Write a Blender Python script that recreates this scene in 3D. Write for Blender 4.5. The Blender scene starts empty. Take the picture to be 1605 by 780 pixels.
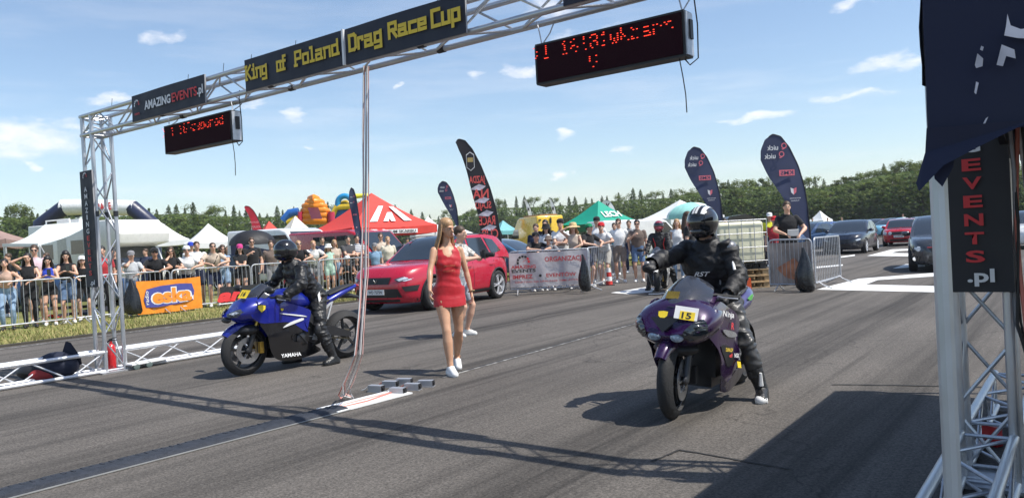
import bpy, bmesh, math, random
import numpy as np
from mathutils import Vector, Matrix, Euler, noise as mnoise
from math import sin, cos, pi, radians, atan2, sqrt, hypot
random.seed(7); np.random.seed(7)
SC = bpy.context.scene
COL = SC.collection

# ------------------------------------------------------------------ camera
CAM_F, CAM_H = 1206.0, 1.42
cam_data = bpy.data.cameras.new('camera'); cam = bpy.data.objects.new('camera', cam_data); COL.objects.link(cam)
cam_data.sensor_width = 36.0; cam_data.lens = CAM_F / 1605.0 * 36.0
cam_data.clip_start = 0.05; cam_data.clip_end = 6000
CAM_R = Matrix.Rotation(radians(90 - 0.74), 3, 'X') @ Matrix.Rotation(radians(-3.1), 3, 'Z')
cam.matrix_world = Matrix.Translation((0, 0, CAM_H)) @ CAM_R.to_4x4()
SC.camera = cam

# ------------------------------------------------------------------ sky and sun
SUN_EL = radians(58.0)
SUN_DIR = Vector((0.955, -0.297, 0.0)).normalized()          # towards the sun, horizontally
SUN_V = Vector((SUN_DIR.x * cos(SUN_EL), SUN_DIR.y * cos(SUN_EL), sin(SUN_EL)))
sun_data = bpy.data.lights.new('sun', 'SUN'); sun = bpy.data.objects.new('sun', sun_data); COL.objects.link(sun)
sun_data.energy = 4.8; sun_data.angle = radians(0.5); sun_data.color = (1.0, 0.955, 0.88)
sun.rotation_euler = (-SUN_V).to_track_quat('-Z', 'Y').to_euler()
sun.location = (20, -10, 40)
world = bpy.data.worlds.new('World'); SC.world = world; world.use_nodes = True

def build_world():
    nt = world.node_tree; nt.nodes.clear(); N = nt.nodes.new; L = nt.links.new
    out = N('ShaderNodeOutputWorld'); bg = N('ShaderNodeBackground'); bg.inputs[1].default_value = 0.145
    L(bg.outputs[0], out.inputs[0])
    sky = N('ShaderNodeTexSky'); sky.sky_type = 'NISHITA'; sky.sun_disc = False
    sky.sun_elevation = SUN_EL; sky.sun_rotation = atan2(SUN_DIR.x, SUN_DIR.y)
    sky.air_density = 1.0; sky.dust_density = 0.7; sky.ozone_density = 1.5; sky.altitude = 100
    tc = N('ShaderNodeTexCoord'); sep = N('ShaderNodeSeparateXYZ'); L(tc.outputs['Generated'], sep.inputs[0])
    def math_(op, a, b=None, c=None):
        n = N('ShaderNodeMath'); n.operation = op
        for i, v in enumerate((a, b, c)):
            if v is None: continue
            if isinstance(v, (int, float)): n.inputs[i].default_value = v
            else: L(v, n.inputs[i])
        return n.outputs[0]
    az = math_('ARCTAN2', sep.outputs[0], sep.outputs[1]); el = math_('ARCSINE', sep.outputs[2])
    def noise(scale, detail, rough, vec):
        n = N('ShaderNodeTexNoise'); n.inputs['Scale'].default_value = scale; n.inputs['Detail'].default_value = detail
        n.inputs['Roughness'].default_value = rough; L(vec, n.inputs['Vector']); return n.outputs[0]
    mp = N('ShaderNodeMapping'); mp.inputs['Scale'].default_value = (1, 1, 2.2); L(tc.outputs['Generated'], mp.inputs[0])
    nz = noise(26, 7, 0.62, mp.outputs[0]); nzb = noise(9, 4, 0.55, mp.outputs[0])
    wob = math_('ADD', math_('MULTIPLY', math_('SUBTRACT', nz, 0.5), 2.6), math_('MULTIPLY', math_('SUBTRACT', nzb, 0.5), 1.4))
    # cumulus puffs: azimuth, elevation, half width, half height (degrees)
    puffs = [(-23.8,14.4,1.35,0.81),(-15.1,9.6,0.9,0.62),(-14.4,7.5,0.45,0.33),(-31.4,7.9,3.39,1.33),(-32.5,8.4,1.81,0.95),(-29.4,8.7,1.35,0.67),(-31.2,6.3,0.63,0.38),(1.2,12.4,1.26,0.57),(-2.1,12.4,1.26,0.38),(8.5,6.2,1.17,0.52),(4.5,7.6,0.9,0.43),(26.7,10.3,2.26,0.71),(24.3,14.0,1.08,0.43),(-27.1,10.4,2.03,0.43),(3.7,16.3,2.03,0.86),(8.2,14.2,4.06,0.76),(3.9,4.5,0.81,0.33),(-7.6,11.4,0.36,0.24),(-18.1,10.3,1.35,0.38),(18.2,7.5,2.71,0.33),(24.1,8.4,3.16,0.38),
             (48,12,4,1.5),(-60,14,5,2),(75,15,6,2),(-95,12,6,2),(130,14,7,2),(-150,13,6,2),(170,16,5,2)]
    tot = None
    nd = N('ShaderNodeTexNoise'); nd.inputs['Scale'].default_value = 17; nd.inputs['Detail'].default_value = 6; L(mp.outputs[0], nd.inputs['Vector'])
    sd = N('ShaderNodeSeparateXYZ'); L(nd.outputs['Color'], sd.inputs[0])
    az = math_('ADD', az, math_('MULTIPLY', math_('SUBTRACT', sd.outputs[0], .5), radians(5))); el = math_('ADD', el, math_('MULTIPLY', math_('SUBTRACT', sd.outputs[1], .5), radians(2.2)))
    for a, e, w, h in puffs:
        da = math_('DIVIDE', math_('SUBTRACT', az, radians(a)), radians(w))
        de = math_('DIVIDE', math_('SUBTRACT', el, radians(e)), radians(h))
        q = math_('ADD', math_('MULTIPLY', da, da), math_('MULTIPLY', de, de))
        m = math_('SUBTRACT', 1.0, q)
        tot = m if tot is None else math_('MAXIMUM', tot, m)
    tot = math_('MAXIMUM', tot, -3.0)
    dens = N('ShaderNodeMapRange'); dens.interpolation_type = 'SMOOTHSTEP'
    L(math_('ADD', tot, wob), dens.inputs[0]); dens.inputs[1].default_value = -.2; dens.inputs[2].default_value = 1.6
    dens.inputs[3].default_value = 0; dens.inputs[4].default_value = .8
    # thin high veil, low over the horizon
    mp2 = N('ShaderNodeMapping'); mp2.inputs['Scale'].default_value = (1.2, 1.2, 9); L(tc.outputs['Generated'], mp2.inputs[0])
    vz = noise(3.2, 6, .6, mp2.outputs[0])
    veil = N('ShaderNodeMapRange'); veil.interpolation_type = 'SMOOTHSTEP'; L(vz, veil.inputs[0])
    veil.inputs[1].default_value = .44; veil.inputs[2].default_value = .72; veil.inputs[3].default_value = 0; veil.inputs[4].default_value = .2
    band = N('ShaderNodeMapRange'); L(el, band.inputs[0]); band.inputs[1].default_value = radians(22); band.inputs[2].default_value = radians(6)
    band.inputs[3].default_value = .25; band.inputs[4].default_value = 1
    cover = math_('MAXIMUM', dens.outputs[0], math_('MULTIPLY', veil.outputs[0], band.outputs[0]))
    mix = N('ShaderNodeMix'); mix.data_type = 'RGBA'; L(cover, mix.inputs[0]); L(sky.outputs[0], mix.inputs[6])
    mix.inputs[7].default_value = (7.0, 6.9, 7.0, 1)
    L(mix.outputs[2], bg.inputs[0])
build_world()
SC.view_settings.view_transform = 'Standard'; SC.view_settings.look = 'None'
SC.view_settings.exposure = 0.26; SC.view_settings.gamma = 1.0
SC.view_settings.use_curve_mapping = False
SC.cycles.use_denoising = True
SC.cycles.max_bounces = 6; SC.cycles.transparent_max_bounces = 16

# ------------------------------------------------------------------ places: a photo ray met with the ground or with a depth
def ray(x, y): return CAM_R @ Vector(((x - 802.5) / CAM_F, -(y - 390) / CAM_F, -1))
def gp(x, y, z=0.0):
    d = ray(x, y); t = (z - CAM_H) / d.z; return Vector((d.x * t, d.y * t, z))
def at(x, y, Y):
    d = ray(x, y); t = Y / d.y; return Vector((d.x * t, Y, CAM_H + d.z * t))
TA = radians(37.0)
T = Vector((sin(TA), cos(TA), 0)); G = Vector((cos(TA), -sin(TA), 0)); UP = Vector((0, 0, 1))
def tv(u, v, z=0.0): return G * u + T * v + UP * z           # track coordinates: across, along, up

# ------------------------------------------------------------------ materials
MATS = {}
def mat(name, col, rough=.55, metal=0.0, var=.12, scale=6.0, bump=0.0, bscale=80.0, coat=0.0, emit=0.0, trans=0.0, spec=.5, alpha=1.0, sheen=0.0, sub=0.0):
    if name in MATS: return MATS[name]
    m = bpy.data.materials.new(name); m.use_nodes = True; nt = m.node_tree
    b = nt.nodes['Principled BSDF']; N = nt.nodes.new; L = nt.links.new
    b.inputs['Roughness'].default_value = rough; b.inputs['Metallic'].default_value = metal
    b.inputs['Coat Weight'].default_value = coat; b.inputs['Coat Roughness'].default_value = .05
    b.inputs['Transmission Weight'].default_value = trans; b.inputs['Specular IOR Level'].default_value = spec
    b.inputs['Alpha'].default_value = alpha; b.inputs['Sheen Weight'].default_value = sheen
    if sub: b.inputs['Subsurface Weight'].default_value = sub; b.inputs['Subsurface Radius'].default_value = (.012, .005, .003)
    c = (*col, 1.0)
    tc = N('ShaderNodeTexCoord')
    if var > 0:
        n = N('ShaderNodeTexNoise'); n.inputs['Scale'].default_value = scale; n.inputs['Detail'].default_value = 5
        L(tc.outputs['Object'], n.inputs['Vector'])
        r = N('ShaderNodeMapRange'); L(n.outputs[0], r.inputs[0]); r.inputs[1].default_value = .3; r.inputs[2].default_value = .7
        r.inputs[3].default_value = 1 - var; r.inputs[4].default_value = 1 + var
        x = N('ShaderNodeVectorMath'); x.operation = 'SCALE'; x.inputs[0].default_value = col; L(r.outputs[0], x.inputs['Scale'])
        L(x.outputs[0], b.inputs['Base Color'])
        r2 = N('ShaderNodeMapRange'); L(n.outputs[0], r2.inputs[0]); r2.inputs[1].default_value = .3; r2.inputs[2].default_value = .7
        r2.inputs[3].default_value = max(0.02, rough - .08); r2.inputs[4].default_value = min(1, rough + .08); L(r2.outputs[0], b.inputs['Roughness'])
    else: b.inputs['Base Color'].default_value = c
    if bump > 0:
        n2 = N('ShaderNodeTexNoise'); n2.inputs['Scale'].default_value = bscale; n2.inputs['Detail'].default_value = 4
        L(tc.outputs['Object'], n2.inputs['Vector'])
        bp = N('ShaderNodeBump'); bp.inputs['Strength'].default_value = bump; bp.inputs['Distance'].default_value = .02
        L(n2.outputs[0], bp.inputs['Height']); L(bp.outputs[0], b.inputs['Normal'])
    if emit > 0:
        b.inputs['Emission Color'].default_value = c; b.inputs['Emission Strength'].default_value = emit
    m.diffuse_color = c
    MATS[name] = m; return m
def paint(name, col, metal=.0): return mat('paint_' + name, col, rough=.28, metal=metal, var=.04, coat=.9, scale=3)
def cloth(name, col): return mat('cloth_' + name, col, rough=.88, var=.16, scale=9, bump=.35, bscale=22, sheen=.15, spec=.25)
ALU = mat('aluminium', (.56, .575, .60), rough=.38, metal=.75, var=.12, scale=14)
ALUW = mat('aluminium_bright', (.70, .71, .73), rough=.42, metal=.55, var=.08, scale=14)
STEEL = mat('galvanised_steel', (.50, .51, .53), rough=.45, metal=.7, var=.18, scale=20)
BLACK = mat('black_plastic', (.016, .016, .018), rough=.5, var=.2)
GLOSSBLACK = mat('gloss_black', (.012, .012, .014), rough=.18, var=.1, coat=.6)
RUBBER = mat('tyre_rubber', (.022, .022, .023), rough=.78, var=.2, bump=.3, bscale=70)
DARKMETAL = mat('dark_metal', (.07, .07, .075), rough=.4, metal=.8)
CHROME = mat('chrome', (.75, .75, .77), rough=.14, metal=1.0, var=.05)
GOLD = mat('gold_anodised', (.62, .40, .08), rough=.3, metal=.9)
GLASS = mat('tinted_glass', (.022, .029, .036), rough=.06, var=0, coat=.5, spec=.8)
WHITEP = mat('white_plastic', (.78, .78, .77), rough=.4, var=.05)
SKIN = mat('skin_fair', (.62, .37, .26), rough=.5, var=.10, scale=18, sub=.12)
SKIN2 = mat('skin_tanned', (.47, .255, .165), rough=.5, var=.10, scale=18, sub=.12)
LED_RED = mat('led_red', (1.0, .05, .02), rough=.5, var=0, emit=1.5)

# ------------------------------------------------------------------ mesh builder
def frame_from(d):
    d = d.normalized(); a = UP if abs(d.z) < .95 else Vector((1, 0, 0))
    x = a.cross(d).normalized(); return x, d.cross(x).normalized()
class MB:
    def __init__(s): s.v = []; s.f = []; s.m = []
    def add(s, vs, fs, mi=0, X=None):
        o = len(s.v)
        s.v += [tuple(X @ Vector(p)) for p in vs] if X is not None else [tuple(p) for p in vs]
        s.f += [tuple(i + o for i in f) for f in fs]; s.m += [mi] * len(fs); return s
    def box(s, c, d, mi=0, X=None, taper=1.0):
        x, y, z = d[0] / 2, d[1] / 2, d[2] / 2; c = Vector(c); t = taper
        vs = [c + Vector(p) for p in ((-x, -y, -z), (x, -y, -z), (x, y, -z), (-x, y, -z), (-x*t, -y*t, z), (x*t, -y*t, z), (x*t, y*t, z), (-x*t, y*t, z))]
        return s.add(vs, [(0, 3, 2, 1), (4, 5, 6, 7), (0, 1, 5, 4), (1, 2, 6, 5), (2, 3, 7, 6), (3, 0, 4, 7)], mi, X)
    def bar(s, a, b, w, h, mi=0, up=None):
        a, b = Vector(a), Vector(b); d = (b - a).normalized()
        if up is None: x, y = frame_from(d)
        else: x = Vector(up).cross(d).normalized(); y = d.cross(x).normalized()
        x *= w / 2; y *= h / 2
        vs = [a - x - y, a + x - y, a + x + y, a - x + y, b - x - y, b + x - y, b + x + y, b - x + y]
        return s.add(vs, [(0, 3, 2, 1), (4, 5, 6, 7), (0, 1, 5, 4), (1, 2, 6, 5), (2, 3, 7, 6), (3, 0, 4, 7)], mi)
    def path(s, pts, r, n=8, mi=0, caps=True, flat=1.0):
        pts = [Vector(p) for p in pts]; k = len(pts)
        rs = [r] * k if isinstance(r, (int, float)) else list(r)
        vs = []; d0 = (pts[1] - pts[0]).normalized(); x, y = frame_from(d0)
        for i, p in enumerate(pts):
            d = ((pts[min(i + 1, k - 1)] - pts[max(i - 1, 0)])).normalized()
            x = (x - d * x.dot(d)); x = x.normalized() if x.length > 1e-6 else frame_from(d)[0]
            y = d.cross(x)
            vs += [p + (x * cos(2 * pi * j / n) + y * sin(2 * pi * j / n) * flat) * rs[i] for j in range(n)]
        fs = [(i * n + j, i * n + (j + 1) % n, (i + 1) * n + (j + 1) % n, (i + 1) * n + j) for i in range(k - 1) for j in range(n)]
        if caps: fs += [tuple(range(n - 1, -1, -1)), tuple((k - 1) * n + j for j in range(n))]
        return s.add(vs, fs, mi)
    def tube(s, a, b, r, r2=None, n=8, mi=0): return s.path([a, b], [r, r if r2 is None else r2], n, mi)
    def capsule(s, a, b, r0, r1, n=12, mi=0, mid=None):
        a, b = Vector(a), Vector(b); L = (b - a).length; d = (b - a) / max(L, 1e-6); pts = []; rs = []
        for k in range(5):
            t = -pi / 2 + pi / 2 * (k + .15) / 5; pts.append(a + d * (r0 * sin(t))); rs.append(r0 * cos(t))
        ms = mid or []
        for t, r in [(0, r0)] + ms + [(1, r1)]: pts.append(a + d * (L * t)); rs.append(r)
        for k in range(5):
            t = pi / 2 * (k + .85) / 5; pts.append(b + d * (r1 * sin(t))); rs.append(r1 * cos(t))
        return s.path(pts, rs, n, mi)
    def lathe(s, prof, n=24, mi=0, X=None, closed=False, a0=0, a1=2 * pi):
        full = abs(a1 - a0 - 2 * pi) < 1e-6; k = n if full else n + 1
        vs = []
        for r, z in prof: vs += [(r * cos(a0 + (a1 - a0) * j / n), r * sin(a0 + (a1 - a0) * j / n), z) for j in range(k)]
        m = len(prof); fs = []
        for i in range(m if closed else m - 1):
            i2 = (i + 1) % m
            for j in range(n):
                j2 = (j + 1) % k if full else j + 1
                fs.append((i * k + j, i * k + j2, i2 * k + j2, i2 * k + j))
        return s.add(vs, fs, mi, X)
    def ell(s, c, r, n=14, m=10, mi=0, X=None):
        c = Vector(c); vs = []; fs = []
        for i in range(m + 1):
            t = -pi / 2 + pi * i / m; t = max(-pi / 2 + .02, min(pi / 2 - .02, t))
            vs += [c + Vector((r[0] * cos(t) * cos(2 * pi * j / n), r[1] * cos(t) * sin(2 * pi * j / n), r[2] * sin(t))) for j in range(n)]
        fs = [(i * n + j, i * n + (j + 1) % n, (i + 1) * n + (j + 1) % n, (i + 1) * n + j) for i in range(m) for j in range(n)]
        fs += [tuple(range(n - 1, -1, -1)), tuple(m * n + j for j in range(n))]
        return s.add(vs, fs, mi, X)
    def prism(s, poly, t, mi=0, X=None):                    # polygon in local XY, extruded along Z from -t/2 to t/2
        n = len(poly); vs = [(p[0], p[1], -t / 2) for p in poly] + [(p[0], p[1], t / 2) for p in poly]
        ar = sum(poly[i][0] * poly[(i + 1) % n][1] - poly[(i + 1) % n][0] * poly[i][1] for i in range(n))
        fs = [tuple(range(n - 1, -1, -1)), tuple(range(n, 2 * n))] + [(i, (i + 1) % n, n + (i + 1) % n, n + i) for i in range(n)]
        if ar < 0: fs = [tuple(reversed(f)) for f in fs]
        return s.add(vs, fs, mi, X)
    def loft(s, rings, mi=0, caps=True, closed=True):
        n = len(rings[0]); vs = [p for r in rings for p in r]; k = len(rings)
        fs = [(i * n + j, i * n + (j + 1) % n, (i + 1) * n + (j + 1) % n, (i + 1) * n + j) for i in range(k - 1) for j in range(n if closed else n - 1)]
        if caps: fs += [tuple(range(n - 1, -1, -1)), tuple((k - 1) * n + j for j in range(n))]
        return s.add(vs, fs, mi)
    def grid(s, fn, us, vs_, mi=0):
        vs = [fn(u, v) for v in vs_ for u in us]; n = len(us)
        fs = [(i * n + j, i * n + j + 1, (i + 1) * n + j + 1, (i + 1) * n + j) for i in range(len(vs_) - 1) for j in range(n - 1)]
        return s.add(vs, fs, mi)
    def mesh(s, name, mats, smooth=True, angle=40):
        me = bpy.data.meshes.new(name); me.from_pydata(s.v, [], s.f)
        for m in (mats if isinstance(mats, (list, tuple)) else [mats]): me.materials.append(m)
        me.polygons.foreach_set('material_index', s.m)
        finish(me, smooth, angle); return me
    def build(s, name, mats, parent=None, smooth=True, angle=40, X=None):
        return obj(name, s.mesh(name, mats, smooth, angle), parent, X)
def finish(me, smooth=True, angle=40, recalc=False):
    bm = bmesh.new(); bm.from_mesh(me)
    if recalc: bmesh.ops.recalc_face_normals(bm, faces=bm.faces)
    bm.to_mesh(me); bm.free()
    if smooth:
        me.polygons.foreach_set('use_smooth', [True] * len(me.polygons)); me.set_sharp_from_angle(angle=radians(angle))
    me.update(); return me
def recalc(me):
    bm = bmesh.new(); bm.from_mesh(me); bmesh.ops.recalc_face_normals(bm, faces=bm.faces); bm.to_mesh(me); bm.free(); return me
def obj(name, me, parent=None, X=None):
    o = bpy.data.objects.new(name, me); COL.objects.link(o)
    if parent is not None: o.parent = parent
    if X is not None: o.matrix_local = X
    return o
def tag(o, label=None, cat=None, group=None, kind=None):
    if label: o['label'] = label
    if cat: o['category'] = cat
    if group: o['group'] = group
    if kind: o['kind'] = kind
    return o
def thing(name, label, cat, loc=(0, 0, 0), rz=0.0, group=None):
    o = bpy.data.objects.new(name, None); COL.objects.link(o); o.location = loc; o.rotation_euler = (0, 0, rz)
    o.empty_display_size = .2
    return tag(o, label, cat, group)
def copy_tree(o, parent=None):
    c = o.copy(); COL.objects.link(c)
    if parent is not None: c.parent = parent
    for ch in list(o.children): copy_tree(ch, c)
    return c
def evaluated(me, setup):
    """run modifiers on a mesh and hand back the resulting mesh"""
    o = bpy.data.objects.new('tmp', me); COL.objects.link(o); setup(o)
    dg = bpy.context.evaluated_depsgraph_get(); r = bpy.data.meshes.new_from_object(o.evaluated_get(dg), depsgraph=dg)
    COL.objects.unlink(o); bpy.data.objects.remove(o); return r
# lettering ----------------------------------------------------------------
def text_mesh(body, w, h, material, bold=.0, shear=0.0, depth=.004, mirror=False, spacing=1.0):
    """flat raised lettering, fitted to width w and height h, centred at the origin in local XY, facing +Z"""
    cu = bpy.data.curves.new('lettering', 'FONT'); cu.body = body; cu.size = 1; cu.offset = bold; cu.shear = shear; cu.extrude = 0; cu.space_character = spacing
    cu.resolution_u = 3
    o = bpy.data.objects.new('tmp', cu); COL.objects.link(o)
    dg = bpy.context.evaluated_depsgraph_get(); dg.update()
    me = bpy.data.meshes.new_from_object(o.evaluated_get(dg), depsgraph=dg)
    COL.objects.unlink(o); bpy.data.objects.remove(o)
    co = np.empty(len(me.vertices) * 3); me.vertices.foreach_get('co', co); co = co.reshape(-1, 3)
    lo, hi = co.min(0), co.max(0); sz = np.maximum(hi - lo, 1e-6)
    co = (co - (lo + hi) / 2) * [(w / sz[0] if w else h / sz[1]), (h / sz[1] if h else w / sz[0]), 1]
    if mirror: co[:, 0] *= -1
    me.vertices.foreach_set('co', co.ravel()); me.materials.clear(); me.materials.append(material)
    bm = bmesh.new(); bm.from_mesh(me)
    if mirror: bmesh.ops.reverse_faces(bm, faces=bm.faces)
    bm.to_mesh(me); bm.free(); me.update()
    return me
STROKES = {  # square block lettering on a 4 x 6 grid, baseline 0
 'K': [[(0,0),(0,6)],[(3.6,6),(0.4,3)],[(.9,3.2),(3.8,0)],[(-.5,0),(.7,0)],[(-.5,6),(.7,6)]],
 'i': [[(0,4),(1,4),(1,0)],[(0,0),(2,0)],[(1,5.4),(1,6)]],
 'n': [[(0,0),(0,4)],[(0,4),(3,4),(3,0)],[(-.5,4),(.3,4)]],
 'g': [[(3,4),(0,4),(0,.6),(3,.6)],[(3,4.4),(3,-1.6),(0,-1.6)]],
 'o': [[(0,0),(0,4),(3,4),(3,0),(0,0)]],
 'f': [[(2.6,6),(1,6),(1,0)],[(0,3.8),(2.4,3.8)],[(0,0),(2,0)]],
 'P': [[(0,0),(0,6),(3.4,6),(3.4,2.8),(0,2.8)],[(-.5,0),(.9,0)]],
 'l': [[(0,6),(1,6),(1,0)],[(0,0),(2,0)]],
 'a': [[(.2,4),(3,4),(3,0),(0,0),(0,2.2),(3,2.2)],[(3,0),(3.6,0)]],
 'd': [[(3,6),(3,0),(0,0),(0,4),(3,4)],[(3,0),(3.6,0)]],
 'D': [[(0,0),(0,6),(2.6,6),(3.4,5.2),(3.4,.8),(2.6,0),(0,0)]],
 'r': [[(0,0),(0,4),(2.2,4),(2.2,3.2)]],
 'R': [[(0,0),(0,6),(3.4,6),(3.4,3),(0,3)],[(1.6,3),(3.5,0)]],
 'c': [[(3,4),(0,4),(0,0),(3,0)]],
 'e': [[(0,2),(3,2),(3,4),(0,4),(0,0),(3,0)]],
 'C': [[(3.4,6),(0,6),(0,0),(3.4,0)]],
 'u': [[(0,4),(0,0),(3,0),(3,4)]],
 'p': [[(0,-1.8),(0,4),(3,4),(3,0),(0,0)]],
 'E': [[(3.2,6),(0,6),(0,0),(3.2,0)],[(0,3),(2.8,3)]], 'S': [[(3.2,6),(0,6),(0,3),(3.2,3),(3.2,0),(0,0)]],
 'k': [[(0,0),(0,6)],[(3,4),(.4,2.2)],[(.8,2.4),(3,0)]], 's': [[(3,4),(0,4),(0,2),(3,2),(3,0),(0,0)]],
 ' ': []}
def block_text(body, w, h, sw, depth=.004, gap=1.5):
    mb = MB(); x = 0; segs = []
    for ch in body:
        st = STROKES[ch]; wd = max([p[0] for q in st for p in q], default=2.2)
        for q in st: segs.append([(p[0] + x, p[1]) for p in q])
        x += wd + gap
    X = [p[0] for q in segs for p in q]; Y = [p[1] for q in segs for p in q]
    sx = (w - sw) / (max(X) - min(X)); sy = (h - sw) / (max(Y) - min(Y)); cx, cy = (max(X) + min(X)) / 2, (max(Y) + min(Y)) / 2
    k = 0
    for q in segs:
        for a, b in zip(q[:-1], q[1:]):
            p0 = Vector(((a[0] - cx) * sx, (a[1] - cy) * sy, 0)); p1 = Vector(((b[0] - cx) * sx, (b[1] - cy) * sy, 0))
            d = (p1 - p0).normalized(); e = d * sw / 2; s_ = Vector((-d.y, d.x, 0)) * sw / 2; k += 1; z = UP * (k % 7) * .00008
            mb.add([p0 - e - s_ + z, p1 + e - s_ + z, p1 + e + s_ + z, p0 - e + s_ + z], [(0, 1, 2, 3)])
    return mb
def facing(origin, right, up):
    """matrix whose local X is right, Y is up, Z faces the reader"""
    r = Vector(right).normalized(); u = Vector(up).normalized(); n = r.cross(u).normalized(); u = n.cross(r)
    return Matrix(((r.x, u.x, n.x, origin[0]), (r.y, u.y, n.y, origin[1]), (r.z, u.z, n.z, origin[2]), (0, 0, 0, 1)))
# ================================================================== THE SETTING
def asphalt_material():
    m = bpy.data.materials.new('asphalt'); m.use_nodes = True; nt = m.node_tree; N = nt.nodes.new; L = nt.links.new
    b = nt.nodes['Principled BSDF']; tc = N('ShaderNodeTexCoord')
    rot = N('ShaderNodeMapping'); rot.inputs['Rotation'].default_value = (0, 0, TA); L(tc.outputs['Object'], rot.inputs[0])   # local y runs along the track
    def noise(scale, detail, rough, vec, sc=None):
        if sc:
            q = N('ShaderNodeMapping'); q.inputs['Scale'].default_value = sc; L(vec, q.inputs[0]); vec = q.outputs[0]
        n = N('ShaderNodeTexNoise'); n.inputs['Scale'].default_value = scale; n.inputs['Detail'].default_value = detail
        n.inputs['Roughness'].default_value = rough; L(vec, n.inputs['Vector']); return n.outputs[0]
    def rng(x, a, b_, c, d, smooth=False):
        r = N('ShaderNodeMapRange'); L(x, r.inputs[0])
        if smooth: r.interpolation_type = 'SMOOTHSTEP'
        for i, v in enumerate((a, b_, c, d)): r.inputs[i + 1].default_value = v
        return r.outputs[0]
    def mul(x, y):
        q = N('ShaderNodeMath'); q.operation = 'MULTIPLY'; L(x, q.inputs[0]); L(y, q.inputs[1]); return q.outputs[0]
    v = rot.outputs[0]
    grain = rng(noise(58, 4, .8, v), .34, .68, .46, 1.62)
    grain2 = rng(noise(190, 2, .8, v), .3, .7, .72, 1.3)
    patch = rng(noise(.35, 4, .6, v), .35, .65, .88, 1.12)
    streak = rng(noise(1.0, 5, .55, v, (1.6, .05, 1)), .47, .70, 1.0, .62, True)
    streak2 = rng(noise(1.0, 4, .6, v, (5.5, .10, 1)), .50, .70, 1.0, .66, True)
    fine = rng(noise(1.0, 4, .6, v, (26, .5, 1)), .35, .7, 1.06, .90)
    f = mul(mul(mul(grain, grain2), mul(patch, streak)), mul(streak2, fine))
    # rubber laid down in the two lanes
    su = N('ShaderNodeSeparateXYZ'); L(v, su.inputs[0]); wob = noise(1.0, 3, .5, v, (.3, .08, 1))
    lay = noise(1.0, 5, .62, v, (9, .16, 1))
    for u0, w_, k_ in ((-2.55, .30, .55), (-7.9, .30, .5), (-1.25, .16, .4), (-4.3, .22, .35), (-5.7, .12, .4), (-9.4, .2, .35), (.35, .3, .45), (-11.2, .25, .3), (2.4, .3, .4)):
        a_ = N('ShaderNodeMath'); a_.operation = 'MULTIPLY_ADD'; L(wob, a_.inputs[0]); a_.inputs[1].default_value = .5; L(su.outputs[0], a_.inputs[2])
        d_ = N('ShaderNodeMath'); d_.operation = 'SUBTRACT'; L(a_.outputs[0], d_.inputs[0]); d_.inputs[1].default_value = u0 + .25
        e_ = N('ShaderNodeMath'); e_.operation = 'ABSOLUTE'; L(d_.outputs[0], e_.inputs[0])
        band = rng(e_.outputs[0], w_ * .25, w_ * 1.5, k_, 0.0, True); on = mul(band, rng(lay, .35, .62, .25, 1.0, True))
        i_ = N('ShaderNodeMath'); i_.operation = 'SUBTRACT'; i_.inputs[0].default_value = 1.0; L(on, i_.inputs[1]); f = mul(f, i_.outputs[0])
    # hairline cracks
    vo = N('ShaderNodeTexVoronoi'); vo.feature = 'DISTANCE_TO_EDGE'; vo.inputs['Scale'].default_value = .16
    wv = N('ShaderNodeVectorMath'); wv.operation = 'ADD'; L(v, wv.inputs[0])
    nn = N('ShaderNodeTexNoise'); nn.inputs['Scale'].default_value = .9; nn.inputs['Detail'].default_value = 6; L(v, nn.inputs['Vector'])
    sc = N('ShaderNodeVectorMath'); sc.operation = 'SCALE'; L(nn.outputs['Color'], sc.inputs[0]); sc.inputs['Scale'].default_value = 2.2; L(sc.outputs[0], wv.inputs[1])
    L(wv.outputs[0], vo.inputs['Vector'])
    f = mul(f, rng(vo.outputs['Distance'], .0, .0035, .62, 1.0))
    col = N('ShaderNodeVectorMath'); col.operation = 'SCALE'; col.inputs[0].default_value = (.118, .106, .094); L(f, col.inputs['Scale'])
    L(col.outputs[0], b.inputs['Base Color'])
    b.inputs['Roughness'].default_value = .86; b.inputs['Specular IOR Level'].default_value = .3
    bp = N('ShaderNodeBump'); bp.inputs['Strength'].default_value = .55; bp.inputs['Distance'].default_value = .008
    L(noise(120, 3, .7, v), bp.inputs['Height']); L(bp.outputs[0], b.inputs['Normal'])
    return m
def sheet(name, pts, z, material, kind='structure', parent=None):
    mb = MB(); mb.add([(p[0], p[1], z) for p in pts], [tuple(range(len(pts)))])
    me = recalc(mb.mesh(name, material, False))
    if me.polygons[0].normal.z < 0: me.flip_normals()
    o = obj(name, me, parent)
    if parent is None: tag(o, kind=kind)
    return o
def grass_material(name, a, b_, c):
    m = bpy.data.materials.new(name); m.use_nodes = True; nt = m.node_tree; N = nt.nodes.new; L = nt.links.new
    b = nt.nodes['Principled BSDF']; tc = N('ShaderNodeTexCoord')
    n = N('ShaderNodeTexNoise'); n.inputs['Scale'].default_value = .7; n.inputs['Detail'].default_value = 9; n.inputs['Roughness'].default_value = .7
    L(tc.outputs['Object'], n.inputs['Vector'])
    r = N('ShaderNodeValToRGB'); L(n.outputs[0], r.inputs[0]); e = r.color_ramp.elements
    e[0].position = .32; e[0].color = (*a, 1); e[1].position = .68; e[1].color = (*b_, 1)
    k = e.new(.5); k.color = (*c, 1)
    L(r.outputs[0], b.inputs['Base Color']); b.inputs['Roughness'].default_value = .9; b.inputs['Specular IOR Level'].default_value = .2
    return m
ASPHALT = asphalt_material()
FIELD = grass_material('field_grass', (.10, .125, .035), (.24, .215, .09), (.165, .165, .055))
VERGE = grass_material('verge_grass', (.13, .155, .042), (.33, .30, .12), (.22, .22, .07))
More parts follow.
